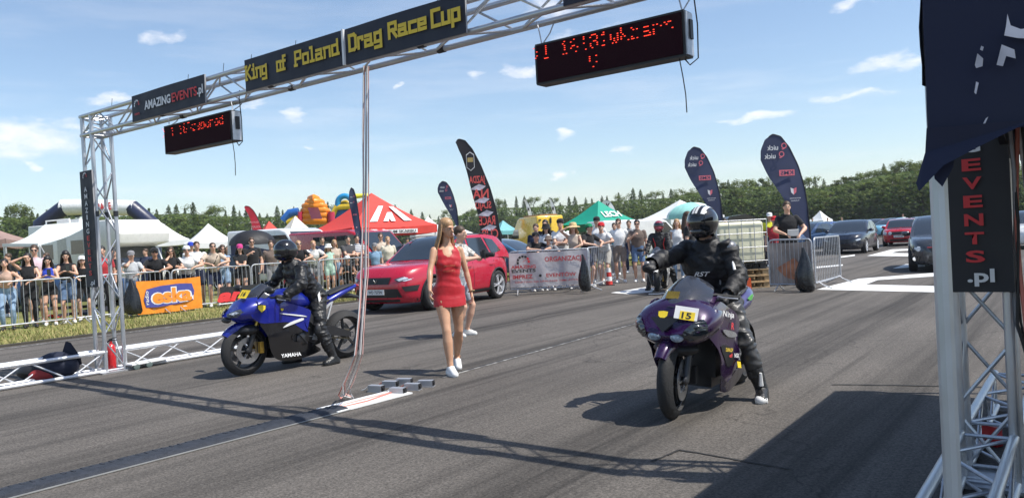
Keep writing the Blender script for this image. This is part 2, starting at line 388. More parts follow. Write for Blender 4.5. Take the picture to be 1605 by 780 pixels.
sheet('ground', [(-900, -900), (900, -900), (900, 900), (-900, 900)], 0.0, FIELD)
EDGE_U = -15.4
sheet('road', [tv(EDGE_U, -60), tv(90, -60), tv(90, 112), tv(EDGE_U, 112)], .004, ASPHALT)
sheet('grass_verge', [tv(EDGE_U - 7.5, -30), tv(EDGE_U - .09, -30), tv(EDGE_U - .09, 40), tv(EDGE_U - 7.5, 40)], .004, VERGE)
# raised dark edge where the grass has grown over the asphalt
mb = MB()
for i in range(90):
    v0 = -6 + i * .5; w = .05 + .05 * random.random()
    mb.bar(tv(EDGE_U - .06, v0, .012), tv(EDGE_U - .06 + random.uniform(-.015, .015), v0 + .5, .012), .10 + w, .05)
tag(mb.build('road_edge', mat('edge_soil', (.055, .048, .035), rough=.95, var=.3), None, False), kind='structure')
# grass blades on the verge (nobody could count them)
mb = MB(); rs = np.random.RandomState(3)
for i in range(26000):
    u = EDGE_U - .05 - abs(rs.normal(0, 1.9)) ; v = rs.uniform(-2, 34)
    if u < EDGE_U - 6: continue
    p = tv(u, v, .004); h = rs.uniform(.03, .10) * (1.5 if rs.rand() < .06 else 1); a = rs.uniform(0, 2 * pi); w = .012
    d = Vector((cos(a), sin(a), 0)); e = Vector((rs.uniform(-.6, .6), rs.uniform(-.6, .6), 1)) * h
    mb.add([p - d * w, p + d * w, p + e], [(0, 1, 2)], int(rs.rand() < .35))
tag(mb.build('grass_blades', [mat('grass_dry', (.36, .31, .13), rough=.9, var=.3, scale=.8), mat('grass_green', (.15, .18, .045), rough=.9, var=.3, scale=.8)], None, False),
    'short dry yellow green grass along the asphalt edge', 'grass', kind='stuff')
# painted markings ----------------------------------------------------------
def paint_material(name, col, wear):
    m = bpy.data.materials.new(name); m.use_nodes = True; nt = m.node_tree; N = nt.nodes.new; L = nt.links.new
    b = nt.nodes['Principled BSDF']; tc = N('ShaderNodeTexCoord'); n = N('ShaderNodeTexNoise'); n.inputs['Scale'].default_value = 9
    n.inputs['Detail'].default_value = 8; n.inputs['Roughness'].default_value = .75; L(tc.outputs['Object'], n.inputs['Vector'])
    r = N('ShaderNodeMapRange'); L(n.outputs[0], r.inputs[0]); r.inputs[1].default_value = wear; r.inputs[2].default_value = wear + .1
    x = N('ShaderNodeMix'); x.data_type = 'RGBA'; L(r.outputs[0], x.inputs[0]); x.inputs[6].default_value = (.11, .105, .10, 1); x.inputs[7].default_value = (*col, 1)
    L(x.outputs[2], b.inputs['Base Color']); b.inputs['Roughness'].default_value = .7
    return m
MARK = paint_material('road_paint', (.74, .74, .72), .24); MARKOLD = paint_material('road_paint_old', (.40, .39, .36), .47)
def marking(label, pts, m=MARK, z=.008, cat='road marking'):
    o = sheet('road_marking', [gp(*p) for p in pts], z, m); del o['kind']; return tag(o, label, cat, 'white road markings')
marking('large white hollow block painted on the asphalt beside the barrier end',
        [(1280,454),(1346,437),(1500,425),(1500,431),(1376,439),(1357,446),(1500,449.5),(1500,459)])
marking('white open painted block in front of the red sedan', [(1359,401),(1398,391),(1450,389),(1450,391.5),(1408,393.5),(1396,396.5),(1450,397.5),(1450,402)])
marking('short white stripe painted on asphalt behind the grey hatchback', [(1399,421),(1420,414),(1450,413),(1450,418)])
marking('thin white line beyond the end barrier', [(1279,418),(1321,414.5),(1321,416.5),(1279,420.5)])
marking('white stripe in front of the dark coupe', [(1318,402),(1340,399),(1340,401),(1318,404)])
marking('white painted bar on the asphalt beside the white motorcycle', [(957,459),(1012,450),(1026,452),(1022,458),(985,461)])
for u, w, v0, v1 in ((EDGE_U + .32, .08, -8, 30),):
    o = sheet('road_marking', [tv(u, v0), tv(u + w, v0), tv(u + w, v1), tv(u, v1)], .008, MARKOLD); del o['kind']
    tag(o, 'faded edge line along the grass verge', 'road marking', 'white road markings')
# the saw cut along the lane divider and a square patch
j0, j1 = gp(690, 592), gp(1012, 502); dj = (j1 - j0).normalized(); sj = Vector((dj.y, -dj.x, 0))
o = sheet('road_joint', [j0 - sj * .016, j0 + sj * .016, j1 + dj * 9 + sj * .016, j1 + dj * 9 - sj * .016], .008, mat('joint_tar', (.022, .021, .02), rough=.8))
o = sheet('road_joint', [j0 + sj * .018, j0 + sj * .052, j1 + dj * 9 + sj * .04, j1 + dj * 9 + sj * .018], .008, MARKOLD)
def tar_line(pts, w=.018):
    mb = MB(); P = [gp(*p) for p in pts]; P = [Vector((p.x, p.y, .009)) for p in P]
    Q = []
    for a, b in zip(P[:-1], P[1:]):
        for k in range(6): Q.append(a.lerp(b, k / 6) + Vector((random.uniform(-.006, .006), random.uniform(-.006, .006), 0)))
    Q.append(P[-1])
    for i in range(len(Q) - 1):
        d = (Q[i + 1] - Q[i]).normalized(); s_ = Vector((-d.y, d.x, 0)) * w / 2 * random.uniform(.6, 1.2)
        mb.add([Q[i] - s_, Q[i + 1] - s_, Q[i + 1] + s_, Q[i] + s_], [(0, 1, 2, 3)])
    tag(mb.build('road_seam', mat('joint_tar', (.022, .021, .02)), None, False), kind='structure')
tar_line([(1022, 724), (1065, 706), (1240, 737)], .02)
tar_line([(1304, 603.5), (1400, 604.5), (1560, 608)], .03)
tar_line([(735, 517), (800, 506), (835, 499), (850, 493), (905, 488)], .02)

# ------------------------------------------------------------------ forest
LEAFM = [mat('leaf_%d' % i, c, rough=.7, var=.45, scale=.55, spec=.2) for i, c in enumerate(((.130, .172, .038), (.100, .142, .034), (.074, .112, .030), (.155, .195, .045), (.108, .138, .034)))]
for m_ in LEAFM:
    nt_ = m_.node_tree; b_ = nt_.nodes['Principled BSDF']; tl_ = nt_.nodes.new('ShaderNodeBsdfTranslucent'); mx_ = nt_.nodes.new('ShaderNodeMixShader'); mx_.inputs[0].default_value = .4
    nt_.links.new(b_.inputs['Base Color'].links[0].from_socket, tl_.inputs[0]); nt_.links.new(b_.outputs[0], mx_.inputs[1]); nt_.links.new(tl_.outputs[0], mx_.inputs[2]); nt_.links.new(mx_.outputs[0], nt_.nodes['Material Output'].inputs[0])
BARK = mat('bark', (.11, .075, .05), rough=.9, var=.3)
def tree_mesh(kind, seed, nl):
    rs = np.random.RandomState(seed); mb = MB()
    H = 1.0; tr = .014
    top = .93 if kind == 'pine' else .8
    mb.path([(0, 0, 0), (.008, .004, .35), (0, .01, .7), (.0, .0, top)], [tr, tr * .8, tr * .5, tr * .15], 6, 0)
    # clumps of foliage carried by limbs
    cl = []
    if kind == 'pine':
        for i in range(34):
            z = .16 + .83 * (i / 33) ** .9; r = (.19 * (1 - z) ** .85 + .008) * rs.uniform(.6, 1.15); a = rs.uniform(0, 2 * pi)
            cl.append((r * cos(a), r * sin(a), z - r * .25, .022 + .085 * (1 - z), .026 + .022 * (1 - z)))
    elif kind == 'scots':
        for i in range(26):
            z = .45 + .53 * rs.rand(); r = .17 * sqrt(max(0, 1 - ((z - .68) / .34) ** 2)) * rs.uniform(.3, 1.05); a = rs.uniform(0, 2 * pi)
            cl.append((r * cos(a), r * sin(a), z, rs.uniform(.05, .085), rs.uniform(.03, .05)))
    else:
        for i in range(40):
            z = .14 + .82 * rs.rand(); r = .24 * sqrt(max(0, 1 - ((z - .5) / .5) ** 2)) * rs.uniform(.3, 1.05); a = rs.uniform(0, 2 * pi)
            cl.append((r * cos(a), r * sin(a), z, rs.uniform(.05, .10), rs.uniform(.04, .075)))
    if kind == 'pine':                                       # whorls of drooping boughs on a cone
        cl = []; ph = rs.uniform(0, 6.28); wn = rs.randint(11, 15); Rm = rs.uniform(.15, .20)
        for k in range(nl):
            z = .10 + .90 * (1 - rs.rand() ** .62); fr_ = (z * wn) % 1.0; R = Rm * (1 - z) ** .82 * (1.12 - .42 * fr_) + .004; a = rs.uniform(0, 2 * pi)
            R *= 1 + .22 * sin(a * 3 + ph + int(z * wn) * 2.1) ; q = sqrt(rs.uniform(.25, 1.1)); p = Vector((R * q * cos(a), R * q * sin(a), z - .02 * q)); s_ = rs.uniform(.006, .0125)
            nrm = Vector((cos(a) * .6 + rs.normal() * .45 + .2, sin(a) * .6 + rs.normal() * .45, .75 + rs.normal() * .4)).normalized(); ax, ay = frame_from(nrm)
            mb.add([p - ax * s_, p - ay * s_ * .6, p + ax * s_, p + ay * s_ * .6], [(0, 1, 2, 3)], 1 + int(rs.rand() < .4))
        for k in range(14): a = k * 2.4; z = .2 + .05 * k; mb.path([(0, 0, z), (Rm * (1 - z) * .8 * cos(a), Rm * (1 - z) * .8 * sin(a), z - .01)], [tr * .3, tr * .08], 4, 0)
    for x, y, z, rr, rz in cl:
        if rs.rand() < .6: mb.path([(0, 0, max(.1, z - .12)), (x * .6, y * .6, z - .04), (x, y, z)], [tr * .35, tr * .22, tr * .08], 4, 0)
        n = int(nl / len(cl)); li = 1 + int(rs.rand() < .5)
        for k in range(n):
            d = rs.normal(size=3); d /= np.linalg.norm(d) + 1e-6; q = d * rs.uniform(.35, 1.05)
            p = Vector((x + q[0] * rr, y + q[1] * rr, z + q[2] * rz)); s_ = rs.uniform(.0065, .014)
            nrm = Vector(d * .8 + rs.normal(size=3) * .5 + np.array([.2, -.1, .7])).normalized(); ax, ay = frame_from(nrm)
            mb.add([p - ax * s_, p - ay * s_ * .6, p + ax * s_, p + ay * s_ * .6], [(0, 1, 2, 3)], li)
    return mb
TREES = []
for i in range(10):
    kind = ('pine', 'pine', 'scots', 'pine', 'leafy', 'pine', 'leafy', 'pine', 'pine', 'leafy')[i]
    a = {'pine': (LEAFM[1], LEAFM[2]), 'scots': (LEAFM[4], LEAFM[2]), 'leafy': (LEAFM[3], LEAFM[0])}[kind]
    TREES.append((kind, tree_mesh(kind, 20 + i, 5200).mesh('tree_' + kind, [BARK, a[0], a[1]], False)))
# skyline read off the photograph: x, y of the tree tops, distance of the edge
SKY = [(-160,338,120),(0,322,130),(60,325,135),(130,326,140),(210,322,140),(290,318,140),(350,324,145),(420,326,160),(470,322,170),(560,318,190),(640,328,200),(700,334,205),(760,312,200),(840,312,195),
       (900,308,180),(980,300,165),(1060,296,150),(1110,284,140),(1170,277,135),(1230,276,132),(1290,282,130),(1340,270,128),(1390,258,122),(1430,251,118),(1480,252,115),(1560,252,112),(1680,250,112),(1800,250,112)]
rs = np.random.RandomState(11); names = {'pine': 'pine_tree', 'scots': 'pine_tree', 'leafy': 'leafy_tree'}
labs = {'pine': 'narrow dark green conifer in the forest edge behind the paddock', 'scots': 'round topped dark pine in the forest edge behind the paddock', 'leafy': 'bushy light green tree in the forest edge behind the paddock'}
front = MB(); cnt = 0
def skyline(x):
    for a, b in zip(SKY[:-1], SKY[1:]):
        if a[0] <= x <= b[0]:
            t = (x - a[0]) / (b[0] - a[0]); return a[1] + (b[1] - a[1]) * t, a[2] + (b[2] - a[2]) * t
    return 262, 115
def put_tree(x, yj, dd, lift):
    global cnt
    y, d = skyline(x); d = d + dd; p = at(x, y + yj, d); h = max(4.0, p.z - lift)
    k = rs.randint(10) if x < 900 or rs.rand() < .6 else rs.choice([1, 4, 6, 9, 2]); kind, me = TREES[k]
    o = obj(names[kind], me); o.location = (p.x, p.y, 0); w = h * rs.uniform(.95, 1.35)
    o.scale = (w, w, h); o.rotation_euler = (0, 0, rs.uniform(0, 6.28)); tag(o, labs[kind], 'tree', 'trees of the forest edge'); cnt += 1
x = -60
while x < 1660:                                            # three staggered ranks along the edge of the wood
    put_tree(x + rs.uniform(-4, 4), rs.uniform(-7, 8), rs.uniform(4, 12), 0); 
    put_tree(x + rs.uniform(-8, 8), rs.uniform(10, 26), rs.uniform(-6, 0), 0)
    x += rs.uniform(11, 16)
# the wood behind and below reads as one mass
wood = bpy.data.meshes.new('forest'); V = []; Fc = []; MI = []
rs2 = np.random.RandomState(5)
for i in range(170000):
    xx = rs2.uniform(-220, 1850); y, d = skyline(xx); d += rs2.uniform(-9, 22); top = at(xx, y + 6, d).z; p = at(xx, 390, d)
    z = top * (.88 if rs2.rand() < .35 else .68) * (1 - rs2.rand() ** 1.5); s_ = rs2.uniform(.16, .40); P = Vector((p.x, p.y, max(.2, z)))
    ax, ay = frame_from(Vector((rs2.normal() * .6 + .2, rs2.normal() * .6 - .5, rs2.normal() * .5 + .9)))
    o_ = len(V); V += [P - ax * s_, P - ay * s_ * .7, P + ax * s_, P + ay * s_ * .7]; Fc.append((o_, o_ + 1, o_ + 2, o_ + 3)); MI.append(int(rs2.choice([0, 1, 2, 1, 2])))
wood.from_pydata(V, [], Fc)
for m_ in LEAFM[:3]: wood.materials.append(m_)
wood.polygons.foreach_set('material_index', MI); wood.update()
tag(obj('forest', wood), 'dense green wood behind the first rows of trees', 'forest', kind='stuff')

# the summer air over the field: thin, even haze round everything
q = MB(); q.box((0, 0, 19), (1900, 1900, 40)); hz = obj('haze', q.mesh('haze', mat('haze_air', (.8, .85, .9), var=0), False)); tag(hz, 'thin summer haze over the airfield', 'haze', kind='stuff')
hm_ = bpy.data.materials.new('haze'); hm_.use_nodes = True; nt = hm_.node_tree; nt.nodes.remove(nt.nodes['Principled BSDF']); pv = nt.nodes.new('ShaderNodeVolumePrincipled'); pv.inputs['Color'].default_value = (.86, .92, 1, 1); pv.inputs['Density'].default_value = .00032; pv.inputs['Anisotropy'].default_value = .2
nt.links.new(pv.outputs[0], nt.nodes['Material Output'].inputs['Volume']); hz.data.materials.clear(); hz.data.materials.append(hm_)
# ================================================================== THE TRUSS GANTRY
S = .24; RT = .025                                         # chord spacing and tube radius of a box truss
L0 = gp(166.7, 585); SPAN = 9.42
gantry = thing('truss_gantry', 'tall aluminium box truss gantry spanning the drag strip', 'gantry', L0)
def gl(t, n, z): return G * t + T * n + UP * z              # gantry coordinates from the near inner leg of the left tower
tube_cache = {}
def tube_obj(name, parent, a, b, r, m=ALU):
    a, b = Vector(a), Vector(b); key = (r, m.name, 8 if r < .02 else 12)
    if key not in tube_cache:
        q = MB(); q.tube((0, 0, 0), (0, 0, 1), r, n=key[2]); tube_cache[key] = q.mesh('tube', m)
    o = obj(name, tube_cache[key], parent); d = b - a
    o.matrix_local = Matrix.Translation(a) @ d.to_track_quat('Z', 'Y').to_matrix().to_4x4() @ Matrix.Diagonal((1, 1, d.length, 1))
    return o
def truss(name, org, ax, s1, s2, length, m=ALU, step=.42, label=None, phase=0, sides=(0, 1, 2, 3)):
    """box truss: four chords along ax, zigzag braces on each side"""
    p = thing(name, None, None); p.parent = gantry
    if label: p['label'] = label
    c = [org, org + s1 * S, org + s1 * S + s2 * S, org + s2 * S]
    for q in c: tube_obj('chord', p, q, q + ax * length, RT, m)
    n = max(2, int(round(length / step)))
    for k in sides:
        a, b = c[k], c[(k + 1) % 4]
        for i in range(n):
            t0, t1 = i * length / n, (i + 1) * length / n
            if (i + k + phase) % 2: a, b = c[(k + 1) % 4], c[k]
            else: a, b = c[k], c[(k + 1) % 4]
            tube_obj('brace', p, a + ax * (t0 + .03), b + ax * (t1 - .03), .010, m)
        for t in (.02, length - .02): tube_obj('end_brace', p, c[k] + ax * t, c[(k + 1) % 4] + ax * t, .010, m)
    # couplers every two metres
    t = 2.0
    while t < length - .5:
        for q in c: tube_obj('coupler', p, q + ax * (t - .035), q + ax * (t + .035), .030, DARKMETAL)
        t += 2.0
    return p
ZB = 3.035
truss('tower', gl(-S, 0, .02), UP, G, T, ZB - .02, label='left tower of the gantry standing by the grass verge')
truss('tower', gl(SPAN, 0, .02), UP, G, T, ZB - .02, phase=1, step=.36, label='right tower of the gantry under the tent edge')
truss('beam', gl(-S - .04, 0, ZB), G, T, UP, SPAN + S * 2 + .08, step=.46, label='cross beam of the gantry carrying the banners')
truss('corner_frame', gl(-S, 0, ZB), UP, G, T, S, step=.24)
truss('foot_truss', gl(-S, .02, .03), T * -1, G, UP, 2.3, m=ALUW, step=.5, label='white foot truss lying towards the camera left of the tower')
truss('foot_truss', gl(-S, S, .03), T, G, UP, 2.0, m=ALUW, step=.5, phase=1, label='white foot truss lying behind the left tower')
truss('foot_truss', gl(SPAN, -.0, .03), T * -1, G, UP, 2.6, m=ALU, step=.42, label='foot truss at the right tower reaching to the photo corner')
truss('foot_truss', gl(SPAN, S, .03), T, G, UP, 1.6, m=ALU, step=.42, phase=1, label='short foot truss behind the right tower')
for t in (-S - .06, SPAN - .06):
    q = MB(); q.box((0, 0, .011), (.42, .42, .022)); o = q.build('base_plate', STEEL, gantry); o.matrix_local = Matrix.Translation(gl(t + .18, .12, 0)) @ Matrix.Rotation(-TA, 4, 'Z')
# banners -------------------------------------------------------------------
NAVY = mat('banner_navy', (.016, .019, .034), rough=.6, var=.12, bump=.08, bscale=14)
YEL = mat('print_yellow', (.78, .55, .05), rough=.6, var=.05); WHT = mat('print_white', (.78, .78, .78), rough=.6, var=.04)
RED = mat('print_red', (.70, .045, .05), rough=.6, var=.05); ORANGE = mat('print_orange', (.90, .28, .03), rough=.6, var=.05)
BACKG = mat('banner_back', (.32, .32, .33), rough=.7)
def panel(name, label, cat, t0, t1, z0, z1, nrm, m=NAVY, thick=.018, wave=.006, group=None):
    """a board tied to the front of the gantry; local x to the right as read, y up"""
    o = thing(name, label, cat, L0 + gl((t0 + t1) / 2, nrm, (z0 + z1) / 2), group=group)
    o.matrix_world = facing(o.location, G, UP); w, h = t1 - t0, z1 - z0
    q = MB(); nx, ny = 13, 5
    f = lambda x, y: wave * sin(x * 5.1 + t0) * cos(y * 6 + t0)
    for zz, flip in ((thick / 2, 0), (-thick / 2, 1)):
        vs = [(w * (i / (nx - 1) - .5), h * (j / (ny - 1) - .5), zz + f(w * i / nx, h * j / ny)) for j in range(ny) for i in range(nx)]
        fs = [(j * nx + i, j * nx + i + 1, (j + 1) * nx + i + 1, (j + 1) * nx + i) for j in range(ny - 1) for i in range(nx - 1)]
        q.add(vs, [tuple(reversed(a)) for a in fs] if flip else fs, flip)
    n = nx * ny; rim = [i for i in range(nx)] + [j * nx + nx - 1 for j in range(1, ny)] + [(ny - 1) * nx + i for i in range(nx - 2, -1, -1)] + [j * nx for j in range(ny - 2, 0, -1)]
    q.f += [(rim[i], rim[i] + n, rim[(i + 1) % len(rim)] + n, rim[(i + 1) % len(rim)]) for i in range(len(rim))]; q.m += [1] * len(rim)
    q.build('sheet', [m, BACKG], o, True, 30)
    o['_w'] = w; return o
def letter(parent, me, x, y, z=.024, rot=0.0, name='lettering'):
    o = obj(name, me if not isinstance(me, MB) else me, parent); o.matrix_local = Matrix.Translation((x, y, z)) @ Matrix.Rotation(rot, 4, 'Z'); return o
def emblem(parent, x, y, r, z=.024, col=None):
    """round speedometer mark: an arc of segments and a red needle sector"""
    q = MB()
    for k in range(7):
        a0, a1 = radians(200 - k * 31), radians(200 - k * 31 - 24); m_ = 1 if k > 4 else 0
        q.add([(r * cos(a0), r * sin(a0), 0), (r * cos(a1), r * sin(a1), 0), (r * .68 * cos(a1), r * .68 * sin(a1), 0), (r * .68 * cos(a0), r * .68 * sin(a0), 0)], [(3, 2, 1, 0)], m_)
    q.add([(-r * .1, -r * .1, .0003), (r * .55, r * .42, .0003), (r * .05, r * .1, .0003)], [(0, 1, 2)], 1)
    return letter(parent, recalc(q.mesh('emblem', [col or WHT, RED], False)), x, y, z, name='emblem')
FN = -RT - .022
b1 = panel('banner', 'navy banner reading AMAZING EVENTS.pl on the gantry beam', 'banner', 1.14, 2.66, ZB - .02, ZB + S + .04, FN)
letter(b1, text_mesh('AMAZING', .56, .10, WHT, bold=.035), -.17, -.005); letter(b1, text_mesh('EVENTS', .50, .10, RED, bold=.02), .385, -.005)
letter(b1, text_mesh('.pl', .11, .125, WHT, bold=.03), .695, -.015); emblem(b1, -.62, .03, .06); letter(b1, text_mesh('EVENTS', .11, .026, RED, bold=.02), -.62, -.075)
b2 = panel('banner', 'navy banner reading King of Poland in yellow block letters', 'banner', 3.38, 4.83, ZB - .02, ZB + S + .05, FN)
for body, x, w, h, y in (('King', -.53, .36, .185, 0), ('of', -.13, .15, .148, .018), ('Poland', .38, .64, .148, .018)): letter(b2, block_text(body, w, h, .026).mesh('lettering', YEL, False), x, y)
b3 = panel('banner', 'navy banner reading Drag Race Cup in yellow block letters', 'banner', 4.86, 6.24, ZB - .02, ZB + S + .05, FN)
for body, x, w, h, y in (('Drag', -.42, .42, .19, -.0), ('Race', .08, .44, .145, .022), ('Cup', .50, .31, .19, -.0)): letter(b3, block_text(body, w, h, .030).mesh('lettering', YEL, False), x, y)
for t in (4.375,):
    q = MB(); q.box((0, 0, 0), (.022, .31, .03)); o = q.build('edge_trim', WHITEP, b3); o.location = (-.70, .0, .012)
b4 = panel('banner', 'navy banner with emblem cut off by the top of the photo', 'banner', 7.13, 8.63, ZB - .02, ZB + S + .05, FN)
emblem(b4, -.58, .03, .06); letter(b4, text_mesh('EVENTS', .11, .026, WHT, bold=.02), -.58, -.085); letter(b4, text_mesh('AMAZING', .56, .10, WHT, bold=.035), -.15, 0); letter(b4, text_mesh('EVENTS.pl', .56, .10, RED, bold=.02), .42, 0)
def vertical_banner(label, t, w, z0, z1, nrm, ls, colors, first):
    o = panel('tower_banner', label, 'banner', t - w / 2, t + w / 2, z0, z1, nrm, wave=.003)
    h = z1 - z0; y = h / 2 - first
    for ch, c, hh in ls:
        letter(o, text_mesh(ch, w * (.34 if len(ch) == 1 else .42) * (.45 if ch == 'I' else 1), hh, c, bold=.02), 0, y); y -= colors
    return o
lt = panel('tower_banner', 'narrow vertical navy banner on the left tower', 'banner', -S - .03, .06, 1.10, 2.57, FN, wave=.003)
emblem(lt, 0, .66, .055); y = .50
for i, ch in enumerate('AMAZINGEVENTS'):
    letter(lt, text_mesh(ch, .075 * (.35 if ch == 'I' else 1), .062, WHT if i < 7 else RED, bold=.015), .0, y); y -= .088
letter(lt, text_mesh('.pl', .12, .08, WHT, bold=.02), .04, -.685)
rt = panel('tower_banner', 'vertical navy banner on the right tower beside the tent leg', 'banner', SPAN - .05, SPAN + S + .035, 1.02, 2.55, FN, m=mat('banner_charcoal', (.022, .022, .026), rough=.6), wave=.003)
emblem(rt, 0, .66, .055); y = .54
for i, ch in enumerate('AMAZINGEVENTS'):
    letter(rt, text_mesh(ch, .085 * (.35 if ch == 'I' else 1), .062, WHT if i < 7 else RED, bold=.03), .0, y); y -= .0935
letter(rt, text_mesh('.pl', .12, .09, WHT, bold=.03), .02, -.69)
# LED displays --------------------------------------------------------------
LEDF = mat('led_face', (.026, .008, .012), rough=.8, spec=.08, var=.3, scale=120, bump=.2, bscale=260)
DIGIT = {'0': '01110 10001 10001 10001 10001 10001 01110', '1': '00100 01100 00100 00100 00100 00100 01110', '5': '11111 10000 11110 00001 00001 10001 01110', '8': '01110 10001 10001 01110 10001 10001 01110',
 'e': '00000 00000 01110 10001 11111 10000 01110', 's': '00000 00000 01111 10000 01110 00001 11110', 'z': '00000 00000 11111 00010 00100 01000 11111', 'y': '00000 00000 10001 10001 01111 00001 01110', 'm': '00000 00000 11010 10101 10101 10101 10101',
 'o': '00000 00000 01110 10001 10001 10001 01110', 'n': '00000 00000 11110 10001 10001 10001 10001', 'd': '00001 00001 01111 10001 10001 10001 01111', 'k': '10000 10010 10100 11000 10100 10010 10001', 'b': '10000 10000 11110 10001 10001 10001 11110',
 'w': '00000 00000 10001 10001 10101 10101 01010', 'i': '00100 00000 01100 00100 00100 00100 01110', 'a': '00000 00000 01110 00001 01111 10001 01111', 'r': '00000 00000 10110 11001 10000 10000 10000', 't': '01000 01000 11110 01000 01000 01001 00110', '6': '01110 10000 10000 11110 10001 10001 01110', 'P': '11110 10001 10001 11110 10000 10000 10000', ' ': ' '.join(['00000'] * 7), '>': '10000 01000 00100 00010 00100 01000 10000'}
def led_display(label, t0, t1, zt, h, seed, lines):
    w = t1 - t0; o = thing('led_display', label, 'led display'); o.matrix_world = facing(L0 + gl((t0 + t1) / 2, .09, zt - h / 2), G, UP @ Matrix.Identity(3))
    q = MB(); q.box((0, 0, -.06), (w, h, .12)); q.build('housing', BLACK, o)
    q = MB(); q.box((0, 0, .0035), (w - .03, h - .03, .007)); q.build('screen', LEDF, o)
    for s_ in (-1, 1):
        q = MB(); q.box((s_ * (w / 2 + .006), 0, -.06), (.012, h - .02, .10)); q.build('end_plate', STEEL if s_ > 0 else BLACK, o)
        q = MB(); q.box((s_ * (w / 2 + .016), .03, -.07), (.012, h * .42, .045)); q.build('handle', BLACK, o)
    rsd = random.Random(seed); q = MB(); ps = (h - .05) / 17.0
    for body, cx, row in lines:
        x = cx
        for ch in body:
            for r, bits in enumerate(DIGIT[ch].split()):
                for c, bt in enumerate(bits):
                    if bt == '1' and rsd.random() < .55:        # the multiplexed rows the shutter caught
                        px_, py_ = -w / 2 + .02 + (x + c) * ps * .92, h / 2 - .03 - (row + r) * ps
                        if px_ < w / 2 - .02: q.box((px_, py_, .0085), (ps * .72, ps * .34, .003))
            x += 6
    tag(q.build('lit_pixels', LED_RED, o, False), kind='stuff')
    # chains and cables up to the beam
    for cx in (-w / 2 + .03, w / 2 - .03):
        for dx, dz in ((-.05, -.04), (.06, -.20)):
            q = MB(); q.path([(cx, h / 2, -.05), (cx + dx * .5, h / 2 + (ZB - zt) * .5, -.05 + dz * .35), (cx + dx, h / 2 + ZB - zt + .0, -.05 + dz * .5)], .0055, 6)
            q.build('chain', STEEL, o)
    q = MB(); q.path([(w * .44, -h / 2, -.06), (w * .455, -h / 2 - .12, -.06), (w * .47, -h / 2 - .24, -.05), (w * .475, -h / 2 - .36, -.04)], .004, 6); q.build('loose_cable', BLACK, o)
    q = MB(); q.path([(w * .46, -h / 2, -.09), (w * .49, -h / 2 - .045, -.09), (w * .54, -h / 2 - .01, -.09), (w * .545, h * .2, -.09), (w * .53, h * .9, -.09), (w * .53, h / 2 + ZB - zt + .1, -.1)], .005, 6); q.build('power_cable', BLACK, o)
    return o
led_display('small red led display hanging under the AMAZING EVENTS banner', 1.55, 2.87, ZB - .11, .32, 3, [('> 1 185zymonod', -2, 0)])
led_display('large red led display hanging at the top right', 6.77, 7.95, ZB - .19, .30, 8, [('>1 18181wkbart', -2, 0), ('0', 33, 9)])
# zip ties sticking up from the top chord
for t in (.55, 2.25, 2.92, 4.1, 5.9, 3.4):
    q = MB(); a = gl(t, 0, ZB + S); q.path([a, a + UP * .05 + G * .01, a + UP * .11 + G * .025], .003, 5); o = q.build('zip_tie', BLACK, gantry)
# cable bundle dropping from the beam to the sensors --------------------------
cab = thing('cable_bundle', 'long bundle of red and white cables hanging from the beam to the timing sensors', 'cables', L0 + gl(4.95, .10, 0))
base = cab.location; e0 = gp(545, 628) - base; cols = [mat('cable_white', (.62, .60, .58)), mat('cable_red', (.62, .20, .15)), mat('cable_grey', (.30, .30, .31)), mat('cable_black', (.02, .02, .02)), mat('cable_pink', (.60, .36, .32))]
top = Vector((0, 0, ZB - .02))
mid = at(572, 430, base.y - .10) - base; low = at(563, 555, base.y - .25) - base
for i in range(7):
    o_ = Vector((random.uniform(-.026, .026), random.uniform(-.02, .02), 0)); sp = Vector((random.uniform(-.10, .09), random.uniform(-.03, .12), .008))
    q = MB(); q.path([top + o_, top.lerp(mid, .3) + o_ * 1.2, top.lerp(mid, .65) + o_ * (1.0 + .5 * sin(i * 2)), mid + o_ * 1.5, mid.lerp(low, .3) + o_ * 1.2, mid.lerp(low, .55) + o_ * 1.2, mid.lerp(low, .8) + o_ * 1.4, low + o_ * 1.6, low.lerp(Vector((e0.x, e0.y, .1)), .4) + o_ * 1.9, Vector((e0.x, e0.y, .12)).lerp(low, .15) + o_ * 2.2, Vector((e0.x, e0.y, .05)) + o_ * 2.4 + sp * .6, Vector((e0.x, e0.y, .012)) + sp], .0055, 6)
    q.build('cable', cols[(0, 4, 1, 2, 4, 0, 4)[i]], cab)
# lane divider: rubber cable cover, white plank, six sensor boxes ---------------
s0, s1 = gp(-60, 793), gp(533, 641); ds = (s1 - s0).normalized(); ss = Vector((ds.y, -ds.x, 0)); Ls = (s1 - s0).length
strip = thing('cable_cover', 'long black rubber cable cover strip with pale edge lying along the lane divider', 'cable cover', s0)
STRIPM = mat('rubber_mat_blue', (.022, .026, .036), rough=.7, var=.35, scale=22, bump=.5, bscale=90)
q = MB(); n = 40
prof = [(-.125, .010), (-.10, .028), (-.04, .034), (.04, .034), (.10, .028), (.125, .010)]
q.loft([[ds * (Ls * i / n) + ss * (a + .006 * sin(i * .7)) + UP * (b + .002 * sin(i * 1.9)) for a, b in prof] for i in range(n + 1)], closed=True, caps=True)
q.build('ramp', STRIPM, strip)
for i in range(46):
    q = MB(); c = ds * (Ls * (i + .5) / 46) - ss * .06; q.bar(c - ss * .015 + UP * .0335, c + ss * .035 + UP * .0345, .018, .004); q.build('rib', STRIPM, strip)
q = MB(); q.bar(ss * .138 + UP * .011, ds * Ls + ss * .138 + UP * .011, .018, .006); q.build('edge_tape', mat('tape_pale', (.24, .24, .23)), strip)
w0, w1 = gp(515, 646), gp(632, 616); dw = (w1 - w0).normalized(); sw_ = Vector((dw.y, -dw.x, 0))
plank = thing('white_plank', 'flat white board under the cable ends on the asphalt', 'board', w0)
